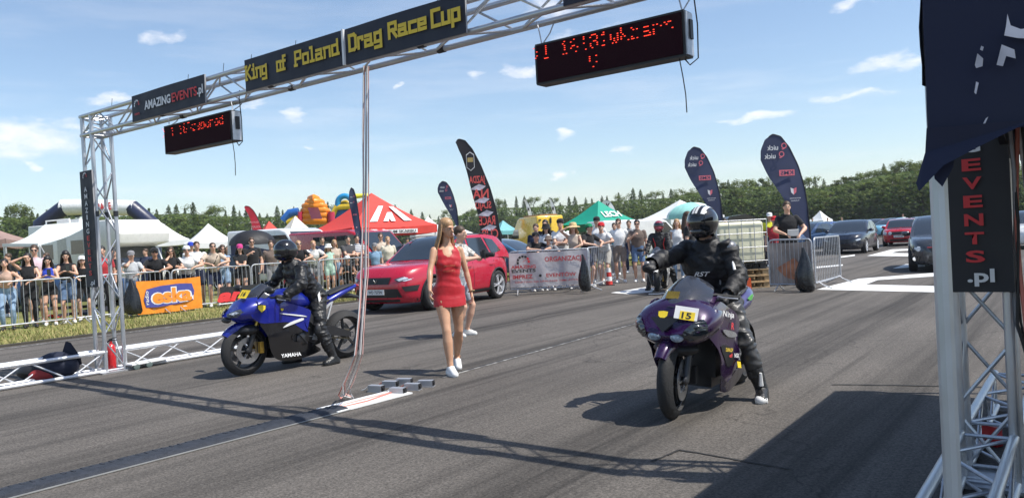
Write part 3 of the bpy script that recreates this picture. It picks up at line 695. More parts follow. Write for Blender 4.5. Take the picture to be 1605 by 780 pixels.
q = MB(); q.bar(UP * .014 - sw_ * .02, (w1 - w0) + UP * .014 - sw_ * .02, .30, .012); q.build('board', WHITEP, plank)
for k in range(2): 
    q = MB(); q.path([Vector((0, 0, .02)) - sw_ * .05 * k, dw * .4 + UP * .026 + sw_ * (.04 - .1 * k), dw * .8 + UP * .026 - sw_ * .05, dw * 1.25 + UP * .03 - sw_ * .08], .006, 6); q.build('wire', cols[(1, 4)[k]], plank)
SENS = mat('sensor_grey', (.42, .43, .45), rough=.4, metal=.5)
for i, (x, y, lb) in enumerate(((590, 614, 'leftmost of the six sensor boxes'), (612, 607, 'middle sensor box of the far row'), (634, 603, 'farthest sensor box of the row nearest the woman'), (624, 618, 'nearest sensor box at the plank end'), (647, 611, 'middle sensor box of the near row'), (668, 606, 'rightmost of the six sensor boxes'))):
    p = gp(x, y); o = thing('sensor_box', 'grey metal timing ' + lb, 'sensor', p, -TA + radians(12 + 6 * (i % 3)), 'timing sensors on the lane divider'); o.scale = (.8, .8, .8)
    q = MB(); q.box((0, 0, .048), (.19, .085, .075)); q.box((0, 0, .006), (.21, .10, .012)); q.build('housing', SENS, o)
    q = MB(); q.box((.097, 0, .05), (.008, .075, .066)); q.lathe([(.0, .012), (.022, .012), (.022, 0)], 12, 0, Matrix.Translation((.1, 0, .05)) @ Matrix.Rotation(pi / 2, 4, 'Y')); q.build('front_plate', BLACK if i % 2 else DARKMETAL, o)
    q = MB(); q.path([(-.09, 0, .05), (-.13, .03, .06), (-.19, .02, .02), (-.25, .04, .008)], .007, 6); q.build('lead', cols[i % 3], o)
# things around the left tower --------------------------------------------------
fe = thing('fire_extinguisher', 'red fire extinguisher standing inside the left tower', 'extinguisher', L0 + gl(-.13, .14, .004)); fe.scale = (.78, .78, .78)
q = MB(); q.lathe([(0, 0), (.06, 0), (.065, .02), (.065, .38), (.05, .43), (.022, .45), (.022, .49), (0, .49)], 18); q.build('cylinder', mat('extinguisher_red', (.55, .02, .025), rough=.3, coat=.5), fe)
q = MB(); q.box((0, 0, .51), (.05, .03, .04)); q.bar((0, 0, .53), (.10, 0, .55), .02, .012); q.bar((0, 0, .51), (.10, 0, .50), .02, .01); q.build('valve', BLACK, fe)
q = MB(); q.path([(-.03, 0, .5), (-.12, 0, .42), (-.13, 0, .25), (-.10, 0, .12)], .012, 8); q.build('hose', BLACK, fe)
dolly = thing('wheeled_board', 'small white wheeled board lying beside the left tower foot', 'board', gp(213, 577), -TA + pi / 2 + radians(8))
q = MB(); q.box((.12, -.05, .075), (.55, .20, .02)); q.build('deck', WHITEP, dolly)
for x_ in (-.08, .10):
    for y_ in (-.13, .06):
        q = MB(); q.lathe([(.0, -.02), (.03, -.02), (.045, -.014), (.045, .014), (.03, .02), (0, .02)], 16, 0, Matrix.Translation((x_, y_, .045)) @ Matrix.Rotation(pi / 2, 4, 'X')); q.build('wheel', mat('wheel_green', (.12, .16, .15)), dolly)
bag = thing('kit_bag', 'dark navy kit bag with red trim lying behind the foot truss', 'bag', gp(42, 602, 0) + T * .35)
q = MB(); q.ell((0, 0, .17), (.26, .2, .17)); q.ell((-.3, .05, .11), (.22, .18, .11), mi=1); q.ell((-.12, -.12, .08), (.16, .1, .08), mi=2); q.build('body', [mat('bag_navy', (.012, .016, .035), rough=.8), BLACK, mat('bag_red', (.3, .03, .03), rough=.8)], bag)
q = MB(); q.add([(.02, .0, .2), (.12, 0, .46), (.17, .0, .44), (.27, .02, .26), (.26, .06, .16), (.02, .05, .1)], [(0, 1, 2, 3, 4, 5)]); q.add([(.02, .02, .2), (.12, .02, .46), (.17, .02, .44), (.27, .04, .26), (.26, .08, .16), (.02, .07, .1)], [(5, 4, 3, 2, 1, 0)]); q.build('flap', mat('bag_navy', (.012, .016, .035)), bag)
# the dark tent at the right ----------------------------------------------------
tent = thing('event_tent', 'dark navy folding tent at the right edge with silver leg', 'tent', (1.305, 2.34, 0))
TL = 4.5; TN = mat('tent_navy', (.010, .014, .040), rough=.75, var=.25, scale=2.5, bump=.25, bscale=5); TIN = mat('tent_inside', (.055, .05, .075), rough=.85)
def tl(a, b, z): return T * a + G * b + UP * z            # a along the track, b to the right
LEG = mat('tent_leg', (.52, .56, .58), rough=.42, metal=.55, var=.1)
for a, b in ((0, 0), (TL, 0), (0, 3), (TL, 3)):
    q = MB(); c = tl(a, b, 0)
    pr = [(.022 * cos(k * pi / 4 + .2) * (1.12 if k % 2 else 1), .022 * sin(k * pi / 4 + .2) * (1.12 if k % 2 else 1)) for k in range(8)]
    q.loft([[c + Vector((x, y, z)) for x, y in pr] for z in (0, 1.0, 2.2)]); q.build('leg', LEG, tent, True, 25)
    q = MB(); q.box(c + UP * .006, (.10, .10, .012)); q.build('foot', STEEL, tent)
zv0, zv1 = 1.655, 2.28
def cloth_wall(name, p, d, w, z0, z1, m, amp=.012, nx=34, ny=9, out=None):
    q = MB(); nrm = Vector((d.y, -d.x, 0)) if out is None else out
    f = lambda u, v: p + d * u + UP * v + nrm * (.012 + amp * (sin(u * 7 + v * 5) * .6 + sin(u * 17 + 1.3) * .25 + sin(v * 23 + u * 2) * .35))
    q.grid(f, [w * i / (nx - 1) for i in range(nx)], [z0 + (z1 - z0) * j / (ny - 1) for j in range(ny)]); 
    return q.build(name, [m], tent)
cloth_wall('valance', tl(-.05, -.012, 0), G, 3.07, zv0, zv1, TN, out=-T)
cloth_wall('valance', tl(-.04, -.012, 0), T, TL + .1, zv0 + .16, zv1, TN, out=-G)
cloth_wall('valance', tl(TL + .05, -.06, 0), G, 3.12, zv0 + .16, zv1, TN, out=T)
cloth_wall('valance', tl(-.04, 3.06, 0), T, TL + .1, zv0 + .16, zv1, TN, out=G)
q = MB(); c = [tl(-.05, -.012, zv1), tl(-.05, 3.06, zv1), tl(TL + .05, 3.06, zv1), tl(TL + .05, -.06, zv1), tl(.9, 1.5, 3.0), tl(TL - .9, 1.5, 3.0)]
q.add(c, [(0, 1, 4), (2, 3, 5), (1, 2, 5, 4), (3, 0, 4, 5)]); q.build('roof', TN, tent, False)
# corner flap hanging below the valance at the near leg
q = MB(); zf = 1.66
q.add([tl(-.09, -.012, zf + .02), tl(-.085, .25, zf + .01), tl(-.10, .13, zf - .045), tl(-.11, .03, zf - .095), tl(-.12, -.035, zf - .165), tl(-.10, -.045, zf - .14), tl(-.08, -.02, zf - .05)], [(0, 6, 5, 4, 3, 2, 1)])
q.add([tl(-.06, -.01, zf), tl(-.06, .06, zf), tl(-.07, .05, zf - .10), tl(-.075, .02, zf - .155), tl(-.07, .0, zf - .13)], [(0, 4, 3, 2, 1)]); q.build('corner_flap', TN, tent, False)
for (a0, b0, z0), (a1, b1, z1) in (((0, 0, 1.62), (0, 1.5, 2.15)), ((0, 1.5, 1.62), (0, 0, 2.15)), ((0, 1.5, 2.15), (0, 3, 1.62)), ((0, 0, 1.7), (TL / 2, 0, 2.15)), ((0, 0, 2.15), (TL / 2, 0, 1.7)), ((TL / 2, 0, 2.15), (TL, 0, 1.7)), ((TL / 2, 0, 1.7), (TL, 0, 2.15)), ((TL, 0, 1.62), (TL, 1.5, 2.15)), ((TL, 0, 2.1), (TL, 1.5, 1.62)), ((TL, 1.5, 1.62), (TL, 3, 2.1))):
    q = MB(); q.bar(tl(a0, b0 + .03, z0), tl(a1, b1 + .03, z1), .03, .015); q.build('scissor_strut', DARKMETAL, tent)
# torn white print on the near valance
PRN = mat('tent_print', (.62, .60, .64), rough=.8, var=.3)
def splash(pts, mi=0):
    q = MB(); P = []
    for x, y in pts:
        d = ray(x, y); p0 = Vector((0, 0, CAM_H)); k = (tent.location + tl(-.082, 0, 0) - p0).dot(T) / d.dot(T); P.append(p0 + d * k - tent.location)
    q.add(P, [tuple(range(len(P)))]); q.build('print_splash', PRN, tent, False)
splash([(1532, 84), (1541, 92), (1540, 104), (1530, 107), (1528, 102)]); splash([(1530, 128), (1534, 130), (1530, 148), (1527, 145)]); splash([(1549, 183), (1545, 186), (1535, 205), (1540, 203)])
splash([(1579, 22), (1584, 40), (1600, 46), (1640, 40), (1640, 62), (1595, 60), (1574, 56), (1577, 40)]); splash([(1570, 70), (1590, 78), (1592, 92), (1577, 88), (1572, 104), (1562, 102)]); splash([(1538, 72), (1542, 74), (1540, 80), (1536, 78)])
# cables strapped to the tower behind the tent edge
tcab = thing('cable_bundle', 'thick bundle of black red and grey cables down the right tower', 'cables', L0 + gl(SPAN + S + .05, -.02, 0))
for i in range(9):
    x0 = random.uniform(-.01, .08); q = MB(); pts = []
    for k in range(12):
        z = 2.9 - k * .255; pts.append(G * (x0 + .012 * sin(k * 1.3 + i) + (.06 * (k - 8) * random.random() if k > 8 else 0)) + T * (.03 * cos(i * 2 + k * .4)) + UP * max(.012, z))
    q.path(pts, random.choice([.006, .008, .010]), 6); q.build('cable', cols[(3, 2, 3, 1, 3, 2, 0, 3, 2)[i]], tcab)
rb = thing('junction_box', 'white junction box hanging by the cables at the right edge', 'box', L0 + gl(SPAN + S + .16, -.02, .62))
q = MB(); q.box((0, 0, .06), (.12, .10, .12)); q.build('housing', WHITEP, rb); q = MB(); q.box((0, -.052, .06), (.09, .008, .09)); q.build('lid', WHITEP, rb)
can = thing('fuel_can', 'red can standing behind the right tower', 'can', L0 + gl(SPAN + .06, .85, .004), .4); can.scale = (.6, .6, .6)
q = MB(); q.box((0, 0, .10), (.10, .16, .20), taper=.92); q.build('body', mat('can_red', (.42, .015, .02), rough=.4), can); q = MB(); q.bar((0, -.05, .225), (0, .05, .225), .02, .015); q.tube((0, .05, .20), (0, .07, .24), .015); q.build('handle', BLACK, can)
# ================================================================== PEOPLE
def V3(*a): return Vector(a)
def ik(a, b, l1, l2, pole):
    """elbow or knee between a and b; returns the joint and the reached end"""
    d = b - a; D = d.length
    if D > (l1 + l2) * .995: b = a + d * ((l1 + l2) * .995 / D); d = b - a; D = d.length
    if D < abs(l1 - l2) + .02: D = abs(l1 - l2) + .02
    n = d.normalized(); x = (l1 * l1 - l2 * l2 + D * D) / (2 * D); hgt = sqrt(max(0, l1 * l1 - x * x))
    p = pole - n * pole.dot(n); p = p.normalized() if p.length > 1e-5 else frame_from(n)[0]
    return a + n * x + p * hgt, b
class Body: pass
def make_body(sex='m', lean=0.0, side=0.0, pelvis=None, hands=None, feet=None, head_yaw=0.0, head_pitch=0.0, girth=1.0, elbow_pole=None, knee_pole=None,
              foot_yaw=(-.15, .15), vox=.016, fists=(0, 0), twist=0.0, bust=1.0):
    """one continuous figure, 1.75 m tall, facing +Y; hands/feet: targets (left, right) in local metres"""
    f = sex == 'f'; B = Body(); B.prims = []; mb = MB()
    P = Vector(pelvis) if pelvis else V3(0, 0, .93)
    sp = Matrix.Rotation(-lean, 3, 'X') @ Matrix.Identity(3)
    sp = Matrix.Rotation(side, 3, 'Y') @ sp; tw = Matrix.Rotation(twist, 3, 'Z')
    def S_(x, y, z): return P + sp @ (tw @ V3(x, y, z)) if z > .2 else P + sp @ V3(x, y, z)
    kw = .88 if f else 1.0; g = girth
    # torso rings: height above the pelvis, half width, half depth, forward shift
    R_ = ([(-.13, .085, .08, -.005), (-.06, .155, .105, -.012), (.01, .168, .112, -.014), (.08, .142, .098, -.004), (.15, .122, .088, .0), (.24, .134, .098, .004), (.33, .147, .104, .003), (.41, .150, .092, -.006), (.47, .135, .074, -.014), (.51, .085, .06, -.018), (.545, .052, .05, -.016)] if f else
          [(-.13, .095, .085, 0), (-.06, .155, .108, -.008), (.01, .160, .112, -.008), (.08, .150, .106, 0), (.15, .146, .104, .004), (.24, .160, .112, .004), (.33, .175, .118, .002), (.41, .182, .106, -.006), (.47, .160, .084, -.014), (.51, .10, .068, -.018), (.545, .062, .058, -.016)])
    rings = []
    for z, a, b, sh in R_:
        gg = g if z < .45 else 1 + (g - 1) * .4
        rings.append([S_(a * gg * cos(t) * (1 + .06 * abs(sin(2 * t))), sh + b * (gg if sin(t) < 0 else gg * (1.04 if z < .2 else 1)) * sin(t), z) for t in [2 * pi * k / 20 for k in range(20)]])
    mb.loft(rings)
    sl = [S_(0, sh, z) for z, a, b, sh in R_]
    for i in range(len(sl) - 1): B.prims.append(('torso', sl[i], sl[i + 1], min(R_[i][1], R_[i][2]) * 1.15, i / (len(sl) - 1), (i + 1) / (len(sl) - 1), 0))
    if f and bust:
        for s in (-1, 1): mb.ell(S_(s * .056, .046, .296), (.066, .060, .070))
    N = S_(0, -.016, .53)
    hr = Matrix.Rotation(head_yaw, 3, 'Z') @ Matrix.Rotation(head_pitch, 3, 'X')
    hb = N + (sp @ V3(0, .02, .09)) * .8 + V3(0, .004, .012)
    def Hh(x, y, z): return hb + hr @ V3(x, y, z)
    hs = .95 if f else 1.0
    X4 = Matrix.Translation(hb) @ hr.to_4x4()
    def he(c, r, n=14, m=10): mb.ell(c, r, n, m, 0, X4)
    mb.capsule(N - (sp @ V3(0, 0, .06)), Hh(0, -.012, .03), (.050 if f else .060), (.046 if f else .056), 14)
    he((0, -.012, .128), (.073 * hs, .094 * hs, .088)); he((0, .022, .078), (.062 * hs, .068 * hs, .080)); he((0, .050, .028), (.036 * hs, .036, .030)); he((0, .040, .060), (.052 * hs, .046, .05))
    mb.capsule(Hh(0, .086, .108), Hh(0, .105, .070), .009, .014, 8); he((0, .082, .040), (.022, .014, .009)); he((0, .078, .118), (.05, .018, .012))
    for s in (-1, 1): he((s * .073 * hs, -.005, .085), (.010, .020, .030), 8, 6)
    B.prims.append(('neck', N, Hh(0, 0, .03), .052, 0, 1, 0)); B.prims.append(('head', Hh(0, 0, .06), Hh(0, 0, .14), .085, 0, 1, 0))
    # arms
    ua, fa = .285 * (.94 if f else 1), .255 * (.94 if f else 1); r = .84 if f else g ** .5
    hands = hands or (None, None); B.hand = []
    for i, s in enumerate((-1, 1)):                       # left, right
        sh = S_(s * (.152 if f else .178), -.012, .465); B.__dict__['sh%d' % i] = sh
        tg = Vector(hands[i]) if hands[i] is not None else sh + V3(s * .09, .04, -.52)
        pole = Vector(elbow_pole[i]) if elbow_pole and elbow_pole[i] is not None else V3(s * .5, -.7, -.35)
        el, w = ik(sh, tg, ua, fa, pole)
        mb.capsule(sh, el, .054 * r, .038 * r, 14, mid=[(.3, .050 * r), (.7, .042 * r)]); mb.capsule(el, w, .039 * r, .026 * r, 14, mid=[(.25, .042 * r), (.7, .031 * r)])
        if not f: mb.ell(sh + V3(0, 0, .005), (.058, .058, .058))
        B.prims.append(('uarm', sh, el, .046 * r, 0, 1, s)); B.prims.append(('farm', el, w, .034 * r, 0, 1, s))
        d = (w - el).normalized(); inw = V3(-s, 0, 0) - d * V3(-s, 0, 0).dot(d)
        if abs(d.z) < .5: inw = V3(0, 0, -1) - d * d.dot(V3(0, 0, -1))
        inw = inw.normalized(); lat = d.cross(inw)           # palm normal and finger-row direction
        if (lat.dot(V3(0, 1, 0)) < 0) != (abs(d.z) < .5 and lat.dot(V3(-s, 0, 0)) > 0): pass
        if abs(d.z) >= .5: lat = lat if lat.y > 0 else -lat     # thumb forwards
        else: lat = lat if lat.dot(V3(-s, 0, .6)) > 0 else -lat
        k = .92 if f else 1.0; fist = fists[i]
        X = Matrix((( lat.x, inw.x, d.x, w.x), (lat.y, inw.y, d.y, w.y), (lat.z, inw.z, d.z, w.z), (0, 0, 0, 1)))
        mb.ell((0, .004, .048), (.041 * k, .017 * k, .058 * k), 12, 8, 0, X)
        for q, (ox, ln) in enumerate(((.029, .072), (.010, .080), (-.010, .074), (-.028, .058))):
            a = X @ V3(ox * k, .002, .085 * k); c1 = .35 + .1 * q + fist * 1.2; c2 = c1 + .5 + fist * 1.0; ln *= k
            b = X @ V3(ox * 1.1 * k, .002 + ln * .5 * sin(c1), .085 * k + ln * .5 * cos(c1)); c = b + X.to_3x3() @ V3(0, ln * .5 * sin(c2), ln * .5 * cos(c2))
            mb.capsule(a, b, .0095, .009, 8); mb.capsule(b, c, .009, .0075, 8)
        a = X @ V3(.032 * k, .006, .03 * k); b = X @ V3(.058 * k, .018, .058 * k); c = X @ V3(.060 * k, .03, .088 * k)
        mb.capsule(a, b, .013, .0105, 8); mb.capsule(b, c, .0105, .008, 8)
        B.prims.append(('hand', w, w + d * .15, .03, 0, 1, s)); B.hand.append((w, d, inw, lat))
    # legs
    feet = feet or (None, None); B.foot = []
    for i, s in enumerate((-1, 1)):
        hp = P + V3(s * (.092 if f else .088), 0, -.03); an = Vector(feet[i]) if feet[i] is not None else V3(s * .10, 0, .085)
        pole = Vector(knee_pole[i]) if knee_pole and knee_pole[i] is not None else V3(s * .12, 1, 0)
        kn, an = ik(hp, an, .43, .415, pole); q = (1.0 if f else g ** .5)
        th = .088 if f else .084
        mb.capsule(hp, kn, th * q, .051, 16, mid=[(.25, th * .98 * q), (.6, .068 * q), (.85, .055)]); mb.capsule(kn, an, .052, .036, 16, mid=[(.12, .052), (.32, .058 * (1 if f else 1.02)), (.6, .047), (.85, .036)])
        if f: mb.ell(hp + V3(0, -.03, .02), (.09, .10, .10))
        fd = V3(sin(foot_yaw[i]), cos(foot_yaw[i]), 0)
        toe = an + fd * .135; toe.z = max(.03, an.z - .052); heel = an - fd * .045; heel.z = max(.034, an.z - .046)
        if an.z < .2: toe.z, heel.z = .030, .036
        mb.capsule(an - UP * .01, heel, .036, .036, 12); mb.capsule(heel, toe, .036, .030, 12, mid=[(.5, .040)]); mb.capsule(an + fd * .02 - UP * .01, toe, .034, .028, 12)
        B.prims.append(('thigh', hp, kn, .07, 0, 1, s)); B.prims.append(('shin', kn, an, .046, 0, 1, s)); B.prims.append(('foot', heel, toe, .036, 0, 1, s)); B.prims.append(('foot', an - UP * .035, toe, .034, 0, 1, s))
        B.foot.append((an, fd, heel, toe)); B.__dict__['knee%d' % i] = kn
    me = mb.mesh('body', SKIN, False)
    def setup(o):
        m = o.modifiers.new('r', 'REMESH'); m.mode = 'VOXEL'; m.voxel_size = vox; m.use_smooth_shade = True
        s_ = o.modifiers.new('s', 'SMOOTH'); s_.factor = .5; s_.iterations = 3 if vox > .01 else 5
    r = evaluated(me, setup); bpy.data.meshes.remove(me)
    B.me = r; nv = len(r.vertices); co = np.empty(nv * 3); r.vertices.foreach_get('co', co); B.co = co.reshape(-1, 3)
    no = np.empty(nv * 3); r.vertices.foreach_get('normal', no); B.no = no.reshape(-1, 3)
    best = np.full(nv, 1e9); B.reg = np.zeros(nv, int); B.t = np.zeros(nv); B.side = np.zeros(nv)
    B.names = ['torso', 'neck', 'head', 'uarm', 'farm', 'hand', 'thigh', 'shin', 'foot']
    for nm, a, b, rr, t0, t1, s in B.prims:
        a_, d_ = np.array(a), np.array(b - a); L2 = d_ @ d_; t = np.clip(((B.co - a_) @ d_) / L2, 0, 1)
        dist = np.linalg.norm(B.co - a_ - t[:, None] * d_, axis=1) - rr; k = dist < best
        best[k] = dist[k]; B.reg[k] = B.names.index(nm); B.t[k] = (t0 + (t1 - t0) * t)[k]; B.side[k] = s
    B.hb = hb; B.hr = hr; B.P = P; B.S_ = S_; B.sp = sp; B.head = X4
    return B
def sel(B, **k):
    """vertex mask from region ranges: torso=(lo,hi), uarm=(lo,hi) ..."""
    m = np.zeros(len(B.co), bool)
    for nm, (lo, hi) in k.items(): m |= (B.reg == B.names.index(nm)) & (B.t >= lo) & (B.t <= hi)
    return m
def garment(B, mask, off, wr=.004, seed=0, freq=24):
    """cloth lifted off the body where mask holds, with folds"""
    me = B.me; co = B.co; keep = [p.vertices[:] for p in me.polygons if sum(mask[v] for v in p.vertices) >= 3]
    if not keep: return None
    used = sorted({v for p in keep for v in p}); ix = {v: i for i, v in enumerate(used)}
    u = np.array(used); c = co[u]; n = B.no[u]; ph = seed * 1.7
    fold = np.sin(c[:, 2] * freq + np.sin(c[:, 0] * 15 + ph) * 1.6 + ph) * .6 + np.sin(c[:, 0] * 31 + c[:, 2] * 17 + ph) * .4
    if wr > .0055:                                           # creased leather: ridged noise, tighter at the joints
        fold = np.array([1.4 * (1 - 2.6 * abs(mnoise.noise(Vector((p[0] * 9 + ph, p[1] * 9, p[2] * 15))))) + .9 * mnoise.noise(Vector((p[0] * 26, p[1] * 26 + ph, p[2] * 34))) for p in c])
        jt = np.minimum(B.t[u], 1 - B.t[u]); fold *= np.where(np.isin(B.reg[u], (3, 4, 6, 7)), 1.5 - 1.6 * np.clip(jt, 0, .5), 1.0)
    q = MB(); q.v = [tuple(p) for p in c + n * (off + wr * fold)[:, None]]; q.f = [tuple(ix[v] for v in p) for p in keep]; q.m = [0] * len(keep)
    return q
PC = 0
LETTERS = {}
def person(name, label, loc, rz, h=1.75, sex='m', skin=SKIN, top=None, top_mat=None, bottom='shorts', bot_mat=None, shoes=None, hair='short', hair_mat=None, hat=None, hat_mat=None,
           glasses=False, vox=.016, pants_hi=.44, group='spectators', extra=None, **pose):
    global PC; PC += 1
    o = thing(name, label, 'person', loc, rz, group); k = h / 1.75; o.scale = (k, k, k)
    B = make_body(sex, vox=vox, **pose)
    B.me.materials.clear(); B.me.materials.append(skin); finish(B.me, True, 80); body = obj('body', B.me, o)
    f = sex == 'f'
    if top:
        ms = {'tee': dict(torso=(.28, .93), uarm=(0, .62)), 'tank': dict(torso=(.28, .88), uarm=(0, .03)), 'long': dict(torso=(.26, .94), uarm=(0, 1), farm=(0, .97)), 'crop': dict(torso=(.52, .84)), 'dress': dict(torso=(0, .90), uarm=(0, .1), thigh=(0, .62)), 'polo': dict(torso=(.26, .95), uarm=(0, .68), neck=(0, .25))}[top]
        m = sel(B, **ms)
        if top in ('tank', 'crop'):
            zl = (B.co - np.array(B.P)); m &= ~((B.reg == 0) & (B.t > .80) & (np.abs(B.co[:, 0] - B.P.x) > .115))
        q = garment(B, m, .013 if top != 'crop' else .007, .005, PC)
        if q: q.build({'tee': 't_shirt', 'tank': 'tank_top', 'long': 'jacket', 'crop': 'crop_top', 'dress': 'dress', 'polo': 'polo_shirt'}[top], top_mat, o, True, 80)
    if bottom:
        ms = {'shorts': dict(torso=(0, .36), thigh=(0, .80)), 'hot': dict(torso=(0, .40), thigh=(0, .36)), 'trousers': dict(torso=(0, .36), thigh=(0, 1), shin=(0, .94))}[bottom]
        q = garment(B, sel(B, **ms), .009 if bottom != 'shorts' else .014, .004, PC + 3)
        if q: q.build({'shorts': 'shorts', 'hot': 'shorts', 'trousers': 'trousers'}[bottom], bot_mat, o, True, 80)
    for s in (-1, 1):
        q = garment(B, sel(B, foot=(0, 1), shin=(.95, 1)) & (B.side == s), .007, 0)
        if q: q.build('shoe', shoes or mat('shoe_white', (.72, .72, .70), rough=.6), o, True, 80)
    hm = hair_mat or mat('hair_brown', (.065, .038, .022), rough=.55, var=.4, scale=40)
    if hair:
        q = MB(); q.ell((0, -.022, .142), (.083, .099, .088), 16, 12, 0, B.head)
        if hair in ('long', 'bob', 'vlong'):
            ln = {'bob': .10, 'long': .27, 'vlong': .36}[hair]
            for a in np.linspace(-1.25, 1.25, 7):
                x, y = .078 * sin(a), -.035 - .068 * cos(a)
                t_ = B.head @ V3(x, y, .12); e_ = B.head @ V3(x * 1.15, y * 1.02 - .01, .02); z_ = e_ + V3(0, -.012, -ln) + B.hr @ V3(x * .35, -.02, 0)
                q.path([t_, e_, e_.lerp(z_, .5) + B.hr @ V3(x * .15, -.012, 0), z_], [.030, .033, .030, .010], 8, 0)
        elif hair == 'bun': q.ell((0, -.10, .20), (.038, .038, .036), 10, 8, 0, B.head)
        q.build('hair', hm, o, True, 60)
    if hat:
        q = MB(); hmt = hat_mat
        X = B.head @ Matrix.Translation((0, -.012, .142))
        if hat == 'cap' or hat == 'backcap':
            q.lathe([(.092, -.01), (.096, .02), (.090, .06), (.065, .092), (.03, .104), (0, .106)], 20, 0, X @ Matrix.Diagonal((1, 1.12, 1, 1)))
            s = 1 if hat == 'cap' else -1
            q.grid(lambda u, v: X @ V3(u * .078 * (1 - .25 * v * v), s * (.085 + .085 * v * sqrt(max(0, 1 - (u * .85) ** 2))), .004 - .022 * v - .012 * u * u), [i / 4 - 1 for i in range(9)], [0, .35, .7, 1.0])
        elif hat == 'brim':
            q.lathe([(.20, -.035), (.17, -.015), (.105, .0), (.100, .05), (.088, .085), (.04, .10), (0, .102)], 24, 0, X)
        elif hat == 'bucket':
            q.lathe([(.145, -.05), (.108, .005), (.100, .06), (.085, .088), (0, .094)], 22, 0, X)
        q.build('hat', hmt, o, True, 50)
    q = MB()
    if glasses:
        for s in (-1, 1): q.ell((s * .033, .090, .098), (.029, .010, .021), 10, 6, 0, B.head); q.bar(B.head @ V3(s * .058, .085, .102), B.head @ V3(s * .076, .0, .100), .006, .008)
        q.bar(B.head @ V3(-.01, .098, .104), B.head @ V3(.01, .098, .104), .006, .006); q.build('sunglasses', GLOSSBLACK, o)
    else:
        for s in (-1, 1):
            q = MB(); q.ell((s * .031, .083, .096), (.014, .010, .008), 8, 6, 0, B.head); q.ell((s * .031, .090, .096), (.006, .005, .0065), 8, 6, 1, B.head); q.build('eye', [mat('eye_white', (.55, .5, .47), var=0), mat('eye_dark', (.03, .02, .015), var=0)], o)
            q = MB(); q.path([B.head @ V3(s * .014, .096, .116), B.head @ V3(s * .034, .096, .121), B.head @ V3(s * .054, .082, .116)], [.004, .005, .003], 6); q.build('eyebrow', hm, o)
    q = MB(); q.ell((0, .0945, .041), (.021, .006, .0065), 10, 6, 0, B.head); q.build('lips', mat('lips', (.42, .13, .11), rough=.4, var=.05), o)
    if extra: extra(o, B)
    return o, B
def phone_in(o, B, i=1):
    w, d, inw, lat = B.hand[i]; c = w + d * .09 + inw * .03
    q = MB(); q.bar(c - lat * .06 + UP * .02, c + lat * .02 + UP * .06, .075, .009); q.build('phone', BLACK, o)
# ================================================================== VEHICLES
def interp(xs, ys, x):
    return float(np.interp(x, xs, ys))
def smooth_interp(pts):
    xs = [p[0] for p in pts]; ys = [p[1] for p in pts]
    def f(x):
        x = min(max(x, xs[0]), xs[-1])
        for i in range(len(xs) - 1):
            if x <= xs[i + 1]:
                t = (x - xs[i]) / (xs[i + 1] - xs[i])
                m0 = 0 if i == 0 else (ys[i + 1] - ys[i - 1]) / (xs[i + 1] - xs[i - 1]); m1 = 0 if i + 2 >= len(xs) else (ys[i + 2] - ys[i]) / (xs[i + 2] - xs[i])
                if i == 0: m0 = (ys[1] - ys[0]) / (xs[1] - xs[0])
                if i + 2 >= len(xs): m1 = (ys[-1] - ys[-2]) / (xs[-1] - xs[-2])
                h = xs[i + 1] - xs[i]; t2, t3 = t * t, t * t * t
                return (2 * t3 - 3 * t2 + 1) * ys[i] + (t3 - 2 * t2 + t) * h * m0 + (-2 * t3 + 3 * t2) * ys[i + 1] + (t3 - t2) * h * m1
        return ys[-1]
    return f
def curvy(P, n=3, k=.5):
    """closed outline with rounded runs between its points"""
    N_ = len(P); R_ = []
    for i in range(N_):
        p0, p1, p2, p3 = P[i - 1], P[i], P[(i + 1) % N_], P[(i + 2) % N_]
        for j in range(n):
            t = j / n; f = lambda a: p1[a] + (p2[a] - p0[a]) * k * .5 * t * 1.0 * (1 - t) ** 2 * 2 - (p3[a] - p1[a]) * k * .5 * t * t * (1 - t) * 2 + (p2[a] - p1[a]) * (3 * t * t - 2 * t ** 3)
            R_.append((f(0), f(1)))
    return R_
def fine_poly(poly, cuts=5):
    """dense triangles inside a polygon in 2D"""
    bm = bmesh.new(); vs = [bm.verts.new((p[0], p[1], 0)) for p in poly]; bm.faces.new(vs)
    bmesh.ops.triangulate(bm, faces=bm.faces[:]); bmesh.ops.subdivide_edges(bm, edges=bm.edges[:], cuts=cuts, use_grid_fill=True)
    bmesh.ops.triangulate(bm, faces=bm.faces[:]); bm.verts.index_update()
    r = ([tuple(v.co[:2]) for v in bm.verts], [tuple(v.index for v in f.verts) for f in bm.faces]); bm.free(); return r
def mapped(poly, fn, cuts=4, thick=None, mi=0, mb=None):
    q = mb or MB(); vs, fs = fine_poly(poly, cuts); q.add([fn(a, b) for a, b in vs], fs, mi); return q
WHEELS = {}
